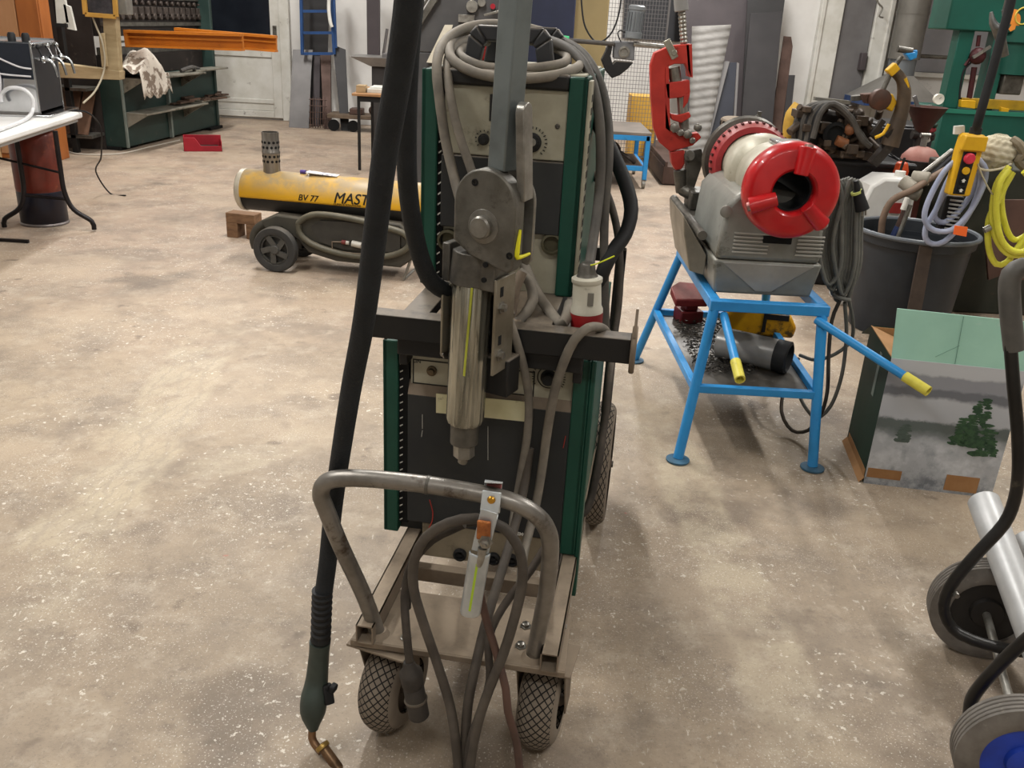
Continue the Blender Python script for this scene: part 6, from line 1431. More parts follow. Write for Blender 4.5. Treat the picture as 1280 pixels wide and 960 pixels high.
# blue work table
bt0 = PZ(802, 235)
bt = Thing('blue_work_table', 'low work table with bright blue frame right of the upper welding unit', 'table', (bt0.x-.5, bt0.y+.4, 0), 0)
ztb = PY(808, 167, bt0.y).z
bt.part('table_top', MB().bx(-.7, .54, -.44, .55, ztb-.02, ztb+.01), mat('dusty steel top', '#6f6862', '#837a72', .6, .3, scale=4), bevel=.004)
bt.part('frame', MB().bx(-.7, .53, -.44, -.40, ztb-.07, ztb-.02).bx(.49, .53, -.44, .5, ztb-.07, ztb-.02).bx(-.7, .5, -.43, -.40, .17, .22).bx(.49, .52, -.4, .5, .17, .22), M_BLUE, bevel=.004)
for x, y in ((.49, -.44), (.49, .46), (-.68, -.44), (-.68, .46)): bt.part('leg', MB().bx(x, x+.045, y, y+.045, .08, ztb-.02), M_BLUE, bevel=.004)
for x, y in ((.51, -.42), (.51, .48), (-.66, -.42), (-.66, .48)): bt.part('caster', MB().cyl((x-.015, y, .04), (x+.015, y, .04), .04, n=16).bx(x-.02, x+.02, y-.02, y+.02, .06, .09), M_STEEL)
bt.part('lower_shelf', MB().bx(-.66, .49, -.4, .46, .20, .22), mat('brown lower board', '#5a4a3f', '#6b5a4c', .7, scale=4))
single('grey_wheel_motor', 'dark wheel and motor parts lying on the lower board of the blue work table', 'machine parts', MB().cyl(bt.M @ Vector((.18, -.2, .32)), bt.M @ Vector((.18, -.12, .32)), .10, n=18).bx(bt.o.x-.3, bt.o.x+.1, bt.o.y-.3, bt.o.y, .22, .34).tube([bt.M @ Vector((.25, -.25, .33)), bt.M @ Vector((.35, -.3, .28)), bt.M @ Vector((.42, -.3, .23))], .02, 8), M_DK, bevel=.01)
single('white_parts_tray', 'white tray on the lower left of the blue work table', 'tray', MB().bx(bt.o.x-.6, bt.o.x-.32, bt.o.y-.38, bt.o.y-.1, .34, .42).bx(bt.o.x-.58, bt.o.x-.35, bt.o.y-.36, bt.o.y-.12, .22, .34), M_WHITE, bevel=.006)
single('steel_ramp', 'rust brown steel channel lying on the floor between the blue table and the threading machine', 'steel channel', MB().bar(PZ(812, 195)+Vector((0, 0, .11)), PZ(842, 232)+Vector((0, 0, .10)), .25, .18).bar(PZ(812, 195)+Vector((-.1, 0, .22)), PZ(842, 232)+Vector((-.1, 0, .21)), .03, .06), M_SHB, bevel=.006)
# ================================================================== LEANING PLATES, BACK RIGHT
M_COR = mat('pale corrugated metal', '#827f7b', '#6f6c68', .65, 0, scale=6, stretch=(1, 1, 3))
cA, cB, cC, cD = PY(865, 33, 11.6), PY(914, 31, 11.6), PY(882, 182, 10.9), PY(862, 182, 10.9)
cC.z = cD.z = 0.0
def corr(u, v):
    a_ = cA.lerp(cB, u); b2 = cD.lerp(cC, u); p = a_.lerp(b2, v); p.y += .007*math.sin((v+u*.03)*2*math.pi*17); return p
cg = MB(); cg.grid(corr, 4, 176)
single('corrugated_sheet', 'pale corrugated metal sheet leaning in front of the dark plates', 'corrugated sheet', cg, M_COR, solid=.006)
sheet('steel_plate', 'very wide purplish grey plate, the tallest behind the corrugated sheet', 'steel plate', ((852, -30, 12.9), (938, -30, 12.9), (929, 185, 12.4), (850, 185, 12.4)), M_SHP)
sheet('steel_plate', 'tall dark plate with a thin pale left edge in the middle of the leaning plates', 'steel plate', ((936, -30, 12.8), (985, -30, 12.8), (957, 185, 12.2), (925, 185, 12.2)), M_SHD, .02)
sheet('steel_plate', 'black plate with its top edge in view in front of the tall dark plate', 'steel plate', ((938, 17, 12.3), (978, 14, 12.3), (965, 180, 11.8), (925, 180, 11.8)), mat('black mill scale', '#2f2c2d', '#262425', .5, .1, scale=2), .02)
sheet('steel_plate', 'narrow brown black plate near the white wall, second from the right', 'steel plate', ((980, 45, 12.4), (989, 46, 12.4), (991, 58, 12.4), (974, 185, 12.0), (960, 185, 12.0)), M_SHB, .03)
sheet('steel_plate', 'shortest black plate at the right end of the leaning plates', 'steel plate', ((986, 94, 12.3), (994, 94, 12.3), (985, 185, 12.0), (975, 185, 12.0)), mat('black mill scale', '#2f2c2c'), .04)
sheet('steel_plate', 'navy blue plate leaning right of the corrugated sheet', 'steel plate', ((913, 78, 11.6), (921, 78, 11.6), (915, 185, 11.1), (872, 185, 11.1), (884, 150, 11.3)), mat('navy plate', '#1c1f2c', '#171924', .5, 0, scale=2), .02)
sheet('steel_strip', 'bright steel strip leaning beside the corrugated sheet', 'steel strip', ((903, 76, 11.5), (912, 77, 11.5), (882, 180, 10.95), (875, 180, 10.95)), M_SHT, .03)
sheet('steel_strip', 'thin grey steel bar right of the navy blue plate', 'steel strip', ((921, 78, 11.62), (924, 79, 11.62), (920, 185, 11.15), (917, 185, 11.15)), M_SHT, .03)
# yellow jacket-like bundle between plates and engine
# ================================================================== FUME HOOD on the back wall
Yh = 12.3
fh = Thing('fume_hood', 'grey sheet metal fume hood with blue rim and round duct on the back wall', 'fume hood', tuple(PY(1120, 131, Yh)), 0)
Hh = lambda px, py, y=Yh: PY(px, py, y)
bot = [Hh(1082, 122), Hh(1176, 131)]; top = [Hh(1128, 95), Hh(1150, 97)]
bl_, br_, tl1, tr1 = bot[0], bot[1], top[0], top[1]
bl_.z = br_.z = (bl_.z+br_.z)/2; tl1.z = tr1.z = (tl1.z+tr1.z)/2
V = [bl_, br_, br_+Vector((0, .8, 0)), bl_+Vector((0, .8, 0)), tl1+Vector((0, .2, 0)), tr1+Vector((0, .2, 0)), tr1+Vector((0, .55, 0)), tl1+Vector((0, .55, 0))]
M_HOOD = mat('grey hood sheet', '#8d8a85', '#7a7772', .45, .3, scale=3)
fh.part('canopy', MB().add(V, [(0, 1, 5, 4), (1, 2, 6, 5), (2, 3, 7, 6), (3, 0, 4, 7), (4, 5, 6, 7), (3, 2, 1, 0)]), M_HOOD, world=True, flat=True)
fh.part('blue_rim', MB().bx(bl_.x-.01, br_.x+.01, Yh-.01, Yh+.8, bl_.z-.08, bl_.z), mat('blue rim', '#26406e', '#1f3559', .4), world=True, bevel=.004)
dc = tl1.lerp(tr1, .5)+Vector((0, .37, 0)); dr = .2
fh.part('collar', MB().cyl(dc, dc+Vector((.0, 0, .22)), .17, n=28), mat('collar blue grey', '#6d7276', rough=.4, metal=.4), world=True)
fh.part('duct', MB().cyl(dc+Vector((0, 0, .2)), dc+Vector((0.0, 0, 2.2)), .2, n=28).cyl(dc+Vector((0, 0, .75)), dc+Vector((0, 0, .79)), .207, n=28).cyl(dc+Vector((0, 0, 1.3)), dc+Vector((0, 0, 1.34)), .207, n=28), mat('galvanised duct', '#7d7a74', '#6a6761', .4, .5, scale=3), world=True)
single('wall_clips', 'cluster of hanging wire hooks on the white wall between door and window', 'hooks', MB().tube([PY(1094, -10, 12.9), PY(1098, 4, 12.9), PY(1103, 10, 12.9), PY(1099, 20, 12.9), PY(1104, 22, 12.9)], .012, 8), M_STEEL)
single('wall_switch', 'grey brown wall switch box on the white wall left of the fume hood', 'switch box', MB().prism([PY(1078, 66, 13.05), PY(1085, 66, 13.05), PY(1082, 88, 13.05), PY(1074, 88, 13.05)], (0, .1, 0)), M_SHP, bevel=.01)
single('wall_pipe', 'dark pipe across the wall below the grey window', 'pipe', MB().cyl(PY(1150, 70, 12.7), PY(1205, 73, 12.7), .025), M_DSTEEL)
# ================================================================== ENGINE / SCRAP HEAP
Ye = 5.7
E_ = lambda px, py, y=Ye: PY(px, py, y)
zb_ = E_(1080, 205).z
bb = Thing('black_plastic_bin', 'large black plastic bin carrying the oily engine', 'bin', (E_(1085, 230).x, Ye+.35, 0), -6)
bb.part('bin_body', MB().prism([(-.36, -.3, 0), (.24, -.3, 0), (.28, -.33, zb_), (-.42, -.33, zb_)], (0, .66, 0)), mat('black bin plastic', '#19191b', '#222224', .4, scale=5), bevel=.02)
bb.part('bin_rim', MB().tube([(-.43, -.34, zb_), (.29, -.34, zb_), (.29, .34, zb_), (-.43, .34, zb_), (-.43, -.34, zb_)], .022, 10, sp=False), mat('black rim plastic', '#202022', '#2b2b2d', .35), bb.e)
eng = Thing('oily_engine', 'oily dark engine with a tangle of hoses standing on the black bin', 'engine', (E_(1040, 190).x, Ye+.3, zb_), 0)
M_OIL = mat('oily dark casting', '#2a2624', '#3d3733', .45, .4, scale=9, bump=.4, grime='#554b42', grime_scale=9, grime_lo=.58)
random.seed(31)
ex = lambda px: E_(px, 170).x
z0e = zb_+.0
eng.part('block', MB().prism([E_(1000, 196), E_(1105, 203), E_(1100, 165), E_(1072, 140), E_(1035, 138), E_(1008, 150)], (0, .4, 0)), M_OIL, world=True, bevel=.03)
hd_ = MB()
for i in range(60):
    px, py = random.uniform(998, 1098), random.uniform(135, 195); c0_ = E_(px, py, Ye-random.uniform(.0, .10)); r_ = random.uniform(.010, .036)
    if i % 3 == 0: hd_.bx(c0_.x-r_, c0_.x+r_, c0_.y-.05, c0_.y+.08, c0_.z-r_*.8, c0_.z+r_*.8, None)
    elif i % 3 == 1: hd_.cyl(c0_, c0_+Vector((random.uniform(-.12, .12), -.05, random.uniform(-.08, .08))), r_*.7, n=10)
    else: hd_.lathe([(r_*.5, -.05), (r_*1.3, -.04), (r_*1.3, .0), (r_*.4, .02)], c0_, (random.uniform(-.5, .5), -1, random.uniform(-.4, .4)), 14)
eng.part('attached_parts', hd_, mat('greasy fittings', '#3b332d', '#57493c', .5, .4, scale=14, bump=.2), world=True, bevel=.004)
for i in range(7):
    y_ = Ye-.06-.015*i
    pts = [(992+i*4, 185-i*2), (996+i*5, 150-i*1.5), (1012+i*5, 133-i*.6), (1040+i*4, 130+i*3), (1064+i*2, 142+i*5), (1070+i*3, 165+i*3)]
    eng.part('black_hose', MB().tube([E_(a_, b2, y_) for a_, b2 in pts], .013 if i % 2 else .018, 8), M_RUBBER if i % 2 else mat('grey oily hose', '#4e4a45', '#3b3834', .6, scale=9), world=True)
eng.part('rust_fitting', MB().sph(E_(1062, 162, Ye-.12), .035, 10).cyl(E_(1045, 175, Ye-.12), E_(1058, 180, Ye-.12), .03), mat('rust orange fitting', '#7a4a2a', '#5e3f2a', .6, scale=12), world=True)
eng.part('flywheel_opening', MB().lathe([(.0, 0), (.07, 0), (.075, .02), (.055, .03), (.05, .01)], E_(1043, 168, Ye-.10), (0, -1, 0), 20), M_PITCH, world=True)
eng.part('steel_strip', MB().bar(E_(1018, 123, Ye), E_(1062, 128, Ye), .04, .02), M_STEEL, world=True)
eng.part('filler_cap', MB().cyl(E_(1072, 125, Ye), E_(1072, 119, Ye), .04, n=14).bar(E_(1065, 122, Ye), E_(1083, 123, Ye), .05, .02), M_DSTEEL, world=True)
single('yellow_hose_sleeve', 'faded yellow ribbed sleeve hanging at the left of the oily engine', 'sleeve', MB().tube([E_(1001, 132, 5.9), E_(993, 145, 5.9), E_(988, 160, 5.9), E_(984, 175, 5.9)], [.05, .06, .05, .03], 12), mat('faded yellow', '#c29a3c', '#a88438', .6, scale=14, bump=.4))
# yellow lever arm
Ya = 5.5
ya = Thing('yellow_lever_machine', 'curved yellow and black machine arm with a blue lever above the engine', 'machine arm', tuple(PY(1110, 185, Ya)), 0)
ya_p = lambda px, py, y=Ya: PY(px, py, y)
arc = [(1112, 182), (1118, 165), (1124, 148), (1129, 130), (1130, 112), (1126, 98), (1119, 90)]
ya.part('curved_arm', MB().tube([ya_p(*p_) for p_ in arc], [.055, .05, .045, .04, .04, .032, .03], 12), mat('dark worn arm', '#4a3f35', '#5e4f3f', .5, .3, scale=9), world=True)
ya.part('yellow_edge', MB().tube([ya_p(a_+4.5, b2, Ya-.02) for a_, b2 in arc[:-1]], .014, 8), M_YEL, world=True)
ya.part('yellow_plate', MB().prism([ya_p(1102, 120), ya_p(1116, 117), ya_p(1122, 128), ya_p(1116, 140), ya_p(1106, 135)], (0, .06, 0)), M_YEL, world=True, bevel=.008)
ya.part('pivot_hub', MB().lathe([(.06, 0), (.06, .05), (.03, .06), (0, .06)], ya_p(1098, 124, Ya-.0), (0, -1, 0), 20).prism([ya_p(1080, 118), ya_p(1104, 116), ya_p(1106, 126), ya_p(1084, 130)], (0, .08, 0)), mat('oily hub', '#5a3a2c', '#43332b', .5, .3, scale=9), world=True, bevel=.005)
ya.part('yellow_collar', MB().bar(ya_p(1110, 92, Ya-.02), ya_p(1121, 82, Ya-.02), .05, .05), M_YEL, world=True, bevel=.006)
ya.part('lever_rod', MB().cyl(ya_p(1104, 112, Ya-.02), ya_p(1113, 92, Ya-.02), .014).cyl(ya_p(1118, 84, Ya-.02), ya_p(1127, 70, Ya-.02), .014), M_DSTEEL, world=True)
ya.part('blue_clamp', MB().prism([ya_p(1132, 67, Ya-.04), ya_p(1145, 65, Ya-.04), ya_p(1147, 72, Ya-.04), ya_p(1138, 76, Ya-.04)], (0, .05, 0)).cyl(ya_p(1143, 63, Ya), ya_p(1143, 70, Ya), .016), M_BLUE, world=True, bevel=.005)
ya.part('cross_handle', MB().cyl(ya_p(1122, 61, Ya-.02), ya_p(1140, 64, Ya-.02), .018), M_DSTEEL, world=True)
ya.part('stand_bracket', MB().bar(ya_p(1112, 180), ya_p(1090, 205), .07, .05).bar(ya_p(1104, 150), ya_p(1090, 170), .03, .03).bar(ya_p(1107, 170, Ya-.03), ya_p(1127, 155, Ya-.03), .02, .02), M_OIL, world=True)
ya.part('yellow_stay', MB().tube([ya_p(1094, 172, Ya-.05), ya_p(1104, 167, Ya-.05), ya_p(1111, 155, Ya-.05)], .01, 8), M_YEL, world=True)
# dark box with rusty funnel on it
Yk = 6.45
xk0 = PY(1093, 180, Yk).x; xk1 = PY(1165, 180, Yk).x; zk = PY(1130, 160, Yk).z
single('black_tool_cabinet', 'black steel cabinet with oily lid behind the pale jerrycan', 'cabinet', MB().bx(xk0, xk1, Yk, Yk+.5, 0, zk).bx(xk0+.02, xk1-.02, Yk+.02, Yk+.48, zk, zk+.02), mat('black cabinet steel', '#222123', '#2c2b2c', .4, scale=4), bevel=.012)
fu = PY(1152, 158, 6.1)
fun = Thing('rusty_funnel', 'rust brown steel funnel on a dark pedestal beside the green press', 'funnel', tuple(PY(1148, 180, 6.1)), 0)
fun.part('cone', MB().lathe([(.035, 0), (.125, .16), (.13, .165), (.115, .165), (.03, .01)], PY(1152, 166, 6.1), (0, 0, 1), 24), mat('rust brown funnel', '#4e3029', '#3d2722', .6, .2, scale=7), world=True)
fun.part('pedestal', MB().cyl(PY(1152, 162, 6.1), PY(1147, 190, 6.1), .035, n=16).cyl(PY(1140, 168, 6.1), PY(1160, 170, 6.1), .03, n=12), M_OIL, world=True)
fun.part('grey_stick', MB().bar(PY(1143, 120, 6.1), PY(1148, 136, 6.1), .02, .02), M_SHT, world=True)
vl = Thing('valve_cluster', 'cluster of small white and red valves left of the green press bed', 'valves', tuple(PY(1163, 185, 6.3)), 0)
random.seed(9)
for i in range(9):
    px, py = random.uniform(1153, 1173), random.uniform(132, 182); p = PY(px, py, 6.3)
    vl.part('valve', MB().lathe([(.012, -.03), (.02, -.025), (.02, .02), (.01, .03)], p, (random.uniform(-1, 1), -.5, random.uniform(-1, 1)), 12), [M_WHITE, M_OIL, mat('valve red', '#8a3034', rough=.5), mat('valve green', '#31463c', rough=.5)][i % 4], world=True)
vl.part('pipe', MB().cyl(PY(1163, 130, 6.33), Vector((PY(1163, 130, 6.33).x, 6.33, 0)), .012), M_OIL, world=True)
# red oxide gas bottle
gb = PY(1150, 200, 5.9)
gbo = Thing('gas_bottle', 'dusty pink red gas bottle behind the black tub', 'gas bottle', (gb.x, 5.9, 0), 0)
zt_ = PY(1150, 183, 5.9).z; rr_ = (PY(1174, 200, 5.9).x-PY(1124, 200, 5.9).x)/2
gbo.part('body', MB().lathe([(rr_*.9, 0), (rr_, .03), (rr_, zt_-.12), (rr_*.9, zt_-.06), (rr_*.6, zt_-.015), (rr_*.25, zt_), (0, zt_)], (0, 0, 0), (0, 0, 1), 32), mat('dusty pink red paint', '#9c6258', '#865046', .6, scale=6, dust='#a8867c', dust_amt=.6))
gbo.part('valve', MB().cyl((0, 0, zt_-.01), (0, 0, zt_+.06), .02, n=14).cyl((-.03, 0, zt_+.07), (.03, 0, zt_+.07), .015, n=12), M_STEEL)
gbo.part('handle_guard', MB().lathe([(rr_*.72, zt_-.22), (rr_*1.02, zt_-.2), (rr_*1.02, zt_-.08)], (0, -.02, 0), (0, 0, 1), 32), M_OIL)
# orange chainsaw-like guard with strap
os_ = Thing('orange_tool', 'orange power tool with black strap leaning on the gas bottle', 'power tool', tuple(PY(1128, 290, 5.55)), 0)
os_.part('body', MB().prism([PY(a_, b2, 5.5) for a_, b2 in ((1126, 204), (1136, 203), (1137, 215), (1132, 232), (1124, 262), (1112, 266), (1117, 240), (1121, 218))], (0, .08, 0)), mat('orange plastic', '#d1532a', '#b54322', .4, scale=6), world=True, bevel=.012)
os_.part('strap', MB().tube([PY(1131, 197, 5.45), PY(1126, 212, 5.45), PY(1120, 225, 5.45), PY(1119, 240, 5.45)], .008, 8), M_BLACK, world=True)
# white jerrycan
jc = PY(1103, 262, 5.35)
J = Thing('white_jerrycan', 'translucent white plastic jerrycan behind the black tub', 'jerrycan', (jc.x, 5.4, 0), 0)
zj = PY(1103, 219, 5.4).z; hw = .16
J.part('body', MB().prism([(-hw, -.1, 0), (hw, -.1, 0), (hw, -.1, zj), (-.04, -.1, zj), (-hw*.7, -.1, zj-.05), (-hw, -.1, zj-.22)], (0, .24, 0)), mat('milky plastic', '#cfcecb', '#bcbab5', .4, scale=3), bevel=.02)
J.part('red_label', MB().bx(.02, .085, -.112, -.1, zj-.20, zj-.14), mat('dark red label', '#8a2a26', rough=.5))
J.part('cap', MB().cyl((.08, 0, zj), (.08, 0, zj+.03), .03, n=16), M_WHITE)
# ================================================================== BLACK TUB WITH CONTENTS
tx_, ty_ = 2.19, 4.93
tz_ = PY(1082, 285, ty_).z
tb = Thing('black_tub', 'round dark grey plastic tub full of hoses and pipes', 'tub', (tx_, ty_, 0), 0)
Rr = .325
tb.part('wall', MB().lathe([(.25, 0), (.26, .005), (Rr-.03, tz_-.06), (Rr-.012, tz_-.055), (Rr-.005, tz_), (Rr+.004, tz_+.004), (Rr-.018, tz_), (Rr-.028, tz_-.05), (.245, .02), (0, .02)], (0, 0, 0), (0, 0, 1), 48), mat('tub grey plastic', '#22262b', '#2c3035', .45, scale=6, dust='#6d7075', dust_amt=.4))
tb.part('rim', MB().ring((0, 0, tz_), (0, 0, 1), Rr-.004, .013, 48, 8), mat('scuffed rim grey', '#5f646a', '#50555b', .4, scale=10))
tb.part('grip', MB().tube([(-Rr-.0, -.06, tz_-.08), (-Rr-.04, -.05, tz_-.09), (-Rr-.04, .05, tz_-.09), (-Rr, .06, tz_-.08)], .01, 8), M_RUBBER)
def inT(px, py, y): p = PY(px, py, y); return p
def stick(label, cat, name, a_, b2, r, m, n=12):
    single(name, label, cat, MB().cyl(a_, b2, r, n=n), m)
single('tan_hose', 'tan ribbed hose arching out of the black tub', 'hose', MB().tube([PY(1101, 300, 4.9), PY(1104, 272, 4.9), PY(1116, 250, 4.9), (PY(1140, 238, 4.9)), PY(1160, 225, 4.95), PY(1182, 212, 5.0)], .018, 10), mat('tan hose', '#7d6858', '#6b5849', .6, scale=12))
stick('rusty steel pipe with blue tape standing in the black tub', 'pipe', 'steel_pipe', PY(1112, 312, 4.9), PY(1133, 262, 4.9), .022, M_SHB)
single('blue_tape', 'band of dark blue tape round the rusty pipe in the tub', 'tape', MB().cyl(PY(1118, 296, 4.89), PY(1124, 284, 4.89), .025, n=14), mat('blue tape', '#26345c', rough=.4))
stick('thin steel pipe standing beside the blue taped pipe', 'pipe', 'steel_pipe', PY(1118, 308, 4.85), PY(1138, 256, 4.85), .012, M_STEEL)
single('white_handle_tool', 'white handled tool sticking out of the black tub', 'tool', MB().cyl(PY(1129, 262, 4.84), PY(1134, 247, 4.84), .016, .012, 12), M_WHITE)
stick('grey lance pipe lying slanted above the pink red gas bottle', 'pipe', 'lance_pipe', PY(1152, 218, 5.2), PY(1190, 188, 5.3), .014, M_STEEL)
stick('black hose stub beside the slanted lance pipe', 'pipe', 'lance_pipe', PY(1162, 222, 5.2), PY(1196, 190, 5.3), .016, M_RUBBER)
for i, (a_, b2) in enumerate((((1128, 226), (1142, 236)), ((1140, 222), (1162, 224)), ((1130, 236), (1150, 244)))):
    single('felt_roll', ['short dusty grey roll at the left on top of the tub contents', 'short dusty grey roll lying behind the other two', 'short dusty grey roll nearest the white handled tool'][i], 'roll', MB().cyl(PY(*a_, 5.0), PY(*b2, 4.95), .038, n=16), mat('dusty roll', '#9a9488', '#7d786c', .8, scale=10), 'dusty rolls on the tub', bevel=.006)
stick('thin pale steel rod lying across the tub mouth', 'rod', 'steel_rod', PY(1182, 318, 4.8), PY(1196, 306, 4.85), .008, M_STEEL)
sheet('flat_bar', 'rust brown flat steel bar standing in front of the black tub', 'steel bar', ((1150, 306, 4.62), (1167, 306, 4.62), (1150, 410, 4.5), (1132, 408, 4.5)), mat('brown flat bar', '#4d423a', '#3d342e', .5, .4, scale=8), .012)
for i, (u_, v_) in enumerate((((-.1, .1)), (.1, .05), (.02, -.08), (.15, -.12))):
    pass
single('tub_clutter', 'oily clutter of fittings heaped inside the black tub', 'fittings', (lambda m: [m.sph((tx_+random.uniform(-.17, .17), ty_+random.uniform(-.17, .17), tz_-.30+random.uniform(-.05, .06)), random.uniform(.03, .06), 8) for _ in range(26)] and m)(MB()), M_DSTEEL)['kind'] = 'stuff'
# ================================================================== RACK POST WITH PENDANT, COILS
Yp = 4.5
pr_ = Thing('clutter_rack', 'dark green steel rack with brown plates behind the hose coils', 'rack', (PY(1245, 330, 5.05).x+.1, 5.3, 0), 0)
zr_ = PY(1245, 205, 5.1).z
pr_.part('cabinet_body', MB().bx(-.33, .6, 0, .4, 0, zr_-.05), mat('dark olive panel', '#262a22', '#33332a', .6, scale=4, grime='#4c4034', grime_scale=5, grime_lo=.56), bevel=.01)
pr_.part('brown_plate', MB().prism([PY(1232, 300, 5.0), PY(1258, 296, 5.0), PY(1250, 345, 4.95), PY(1236, 350, 4.95)], (0, .02, 0)).prism([PY(1255, 250, 5.1), PY(1285, 250, 5.1), PY(1285, 350, 5.0), PY(1250, 350, 5.0)], (0, .02, 0)), mat('brown rust plate', '#4a352e', '#5c443a', .6, .3, scale=6), world=True)
pr_.part('hook_arm', MB().cyl(PY(1262, 210, Yp), PY(1262, 210, 5.4), .014).cyl(PY(1205, 192, Yp+.02), PY(1205, 192, 5.4), .012).bar(PY(1205, 196, 5.35), PY(1262, 214, 5.35), .03, .03), M_DSTEEL, world=True)
pr_.part('rubber_feet', MB().bx(-.3, -.2, .05, .15, -.0, .02), M_RUBBER)
# pendant control
pn = Thing('pendant_control', 'yellow crane pendant control with red button hanging from its black cable', 'pendant control', tuple(PY(1205, 245, Yp)), 0)
q5 = lambda px, py, y=Yp: PY(px, py, y)
pa, pe_ = q5(1219, 168), q5(1199, 245)
ax5 = (pe_-pa).normalized(); rt5 = Vector((0, -1, 0)).cross(ax5).normalized(); rt5 = rt5 if rt5.x > 0 else -rt5; LN = (pe_-pa).length
pn_pt = lambda s_, w_, d_=0.: pa+ax5*(LN*s_)+rt5*w_+Vector((0, -1, 0))*d_
pn.part('housing', MB().prism([pn_pt(0, -.035), pn_pt(0, .05), pn_pt(.06, .06), pn_pt(.98, .055), pn_pt(1, .045), pn_pt(1, -.05), pn_pt(.3, -.055), pn_pt(.04, -.05)], (0, .07, 0)), M_YEL, world=True, bevel=.008)
pn.part('front_collar', MB().prism([pn_pt(.02, -.05, .02), pn_pt(.02, .06, .02), pn_pt(.26, .062, .02), pn_pt(.26, -.055, .02)], (0, .05, 0)), M_YEL, world=True, bevel=.006)
pn.part('black_keypad', MB().prism([pn_pt(.28, -.035, .006), pn_pt(.28, .028, .006), pn_pt(.97, .022, .006), pn_pt(.97, -.035, .006)], (0, .02, 0)), M_RUBBER, world=True, bevel=.003)
pn.part('red_button', MB().lathe([(.026, 0), (.026, .016), (.02, .022), (0, .024)], pn_pt(.38, -.004, .006), (0, -1, 0), 20), mat('pink red button', '#d13a4e', '#b52a3e', .4), world=True)
pn.part('amber_button', MB().lathe([(.018, 0), (.018, .01), (0, .012)], pn_pt(.58, -.004, .006), (0, -1, 0), 16), M_YEL, world=True)
for s_ in (.74, .90):
    bt_ = pn.part('arrow_button', MB().prism([pn_pt(s_-.06, -.022, .012), pn_pt(s_-.06, .014, .012), pn_pt(s_+.06, .014, .012), pn_pt(s_+.06, -.022, .012)], (0, .01, 0)), M_PITCH, world=True, bevel=.002)
    pn.part('arrow_mark', MB().prism([pn_pt(s_-.03, -.004, .0135), pn_pt(s_+.0, .008, .0135), pn_pt(s_+.0, .002, .0135), pn_pt(s_+.03, .002, .0135), pn_pt(s_+.03, -.010, .0135), pn_pt(s_, -.010, .0135), pn_pt(s_, -.016, .0135)], (0, .001, 0)), M_WHITE, bt_, world=True)
pn.part('cable', MB().tube([pn_pt(.0, .012)+Vector((0, .03, 0)), q5(1226, 140), q5(1240, 90), q5(1252, 45), q5(1264, 0), q5(1275, -60), q5(1282, -120)], .021, 12), M_RUBBER, world=True)
pn.part('cable_upper', MB().tube([q5(1282, -120), q5(1290, -220), Vector((q5(1290, -220).x, Yp, 4.6))], .015, 10), M_RUBBER, world=True)
pn.part('strain_nut', MB().cyl(pn_pt(-.10, .012)+Vector((0, .03, 0)), pn_pt(.02, .012)+Vector((0, .03, 0)), .028, n=16), M_RUBBER, world=True)
pn.part('white_tag', MB().prism([q5(1194, 158, Yp+.06), q5(1206, 157, Yp+.06), q5(1206, 168, Yp+.06), q5(1193, 168, Yp+.06)], (0, .02, 0)), M_WHITE, world=True)
fnn = MB()
for i in range(8): fnn.bar(q5(1182+i*.2-2+8-i*1.2, 250+i*5, Yp+.1), q5(1198+8-i*1.3-2, 252+i*5, Yp+.1), .01, .008)
cmb = Thing('black_ribbed_block', 'black ribbed grip block inside the pale blue hose coil', 'grip block', tuple(PY(1185, 292, Yp+.15)), 0)
cmb.part('block', MB().prism([q5(1184, 244, Yp+.12), q5(1206, 246, Yp+.12), q5(1194, 292, Yp+.12), q5(1172, 288, Yp+.12)], (0, .04, 0)), M_BLACK, world=True, bevel=.006)
cmb.part('ribs', fnn, mat('grey ribs', '#9a9a98', rough=.4), world=True)
# hose coils: several turns each
M_LB = mat('pale blue hose', '#9ea5bb', '#8d95ac', .35, scale=9)
def hcoil(name, label, turns, r, m, extra=()):
    mb = MB()
    for pts, y_ in turns: mb.tube([PY(a_, b2, y_) for a_, b2 in pts], r, 12)
    return single(name, label, 'hose', mb, m)
lbt = [[(1202, 195), (1180, 215), (1160, 252), (1156, 275), (1168, 288), (1190, 287), (1212, 265), (1228, 235), (1232, 212), (1222, 198)],
       [(1200, 200), (1184, 228), (1170, 262), (1158, 282), (1157, 298), (1166, 305), (1180, 302), (1198, 285), (1214, 262), (1226, 228), (1224, 205)],
       [(1205, 200), (1190, 225), (1176, 250), (1168, 270), (1180, 278), (1200, 262), (1215, 240), (1222, 215)]]
hcoil('hose_coil', 'pale blue hose coil hanging below the pendant control', [(t_, Yp+.05+.03*i) for i, t_ in enumerate(lbt)], .014, M_LB)
ylt = [[(1262, 212), (1250, 228), (1245, 262), (1252, 300), (1270, 315), (1290, 308), (1305, 280), (1300, 240), (1280, 214)],
       [(1262, 208), (1246, 230), (1240, 270), (1246, 300), (1262, 318), (1285, 315), (1310, 290)],
       [(1264, 214), (1248, 250), (1236, 275), (1236, 310), (1245, 330), (1258, 328), (1268, 315), (1285, 290), (1300, 250)],
       [(1266, 215), (1252, 245), (1256, 280), (1268, 300), (1290, 290)], [(1284, 300), (1278, 320), (1272, 335)]]
M_YH = mat('lime yellow hose', '#d6d34a', '#c2bd3c', .4, scale=10)
hcoil('hose_coil', 'lime yellow hose coil hanging beside the cream rope bundle', [(t_, Yp-.02+.03*i) for i, t_ in enumerate(ylt)], .0155, M_YH)
single('hose_fitting', 'small steel fitting on the left end of the lime yellow hose', 'fitting', MB().cyl(PY(1230, 288, Yp), PY(1238, 284, Yp), .016, n=12), M_STEEL)
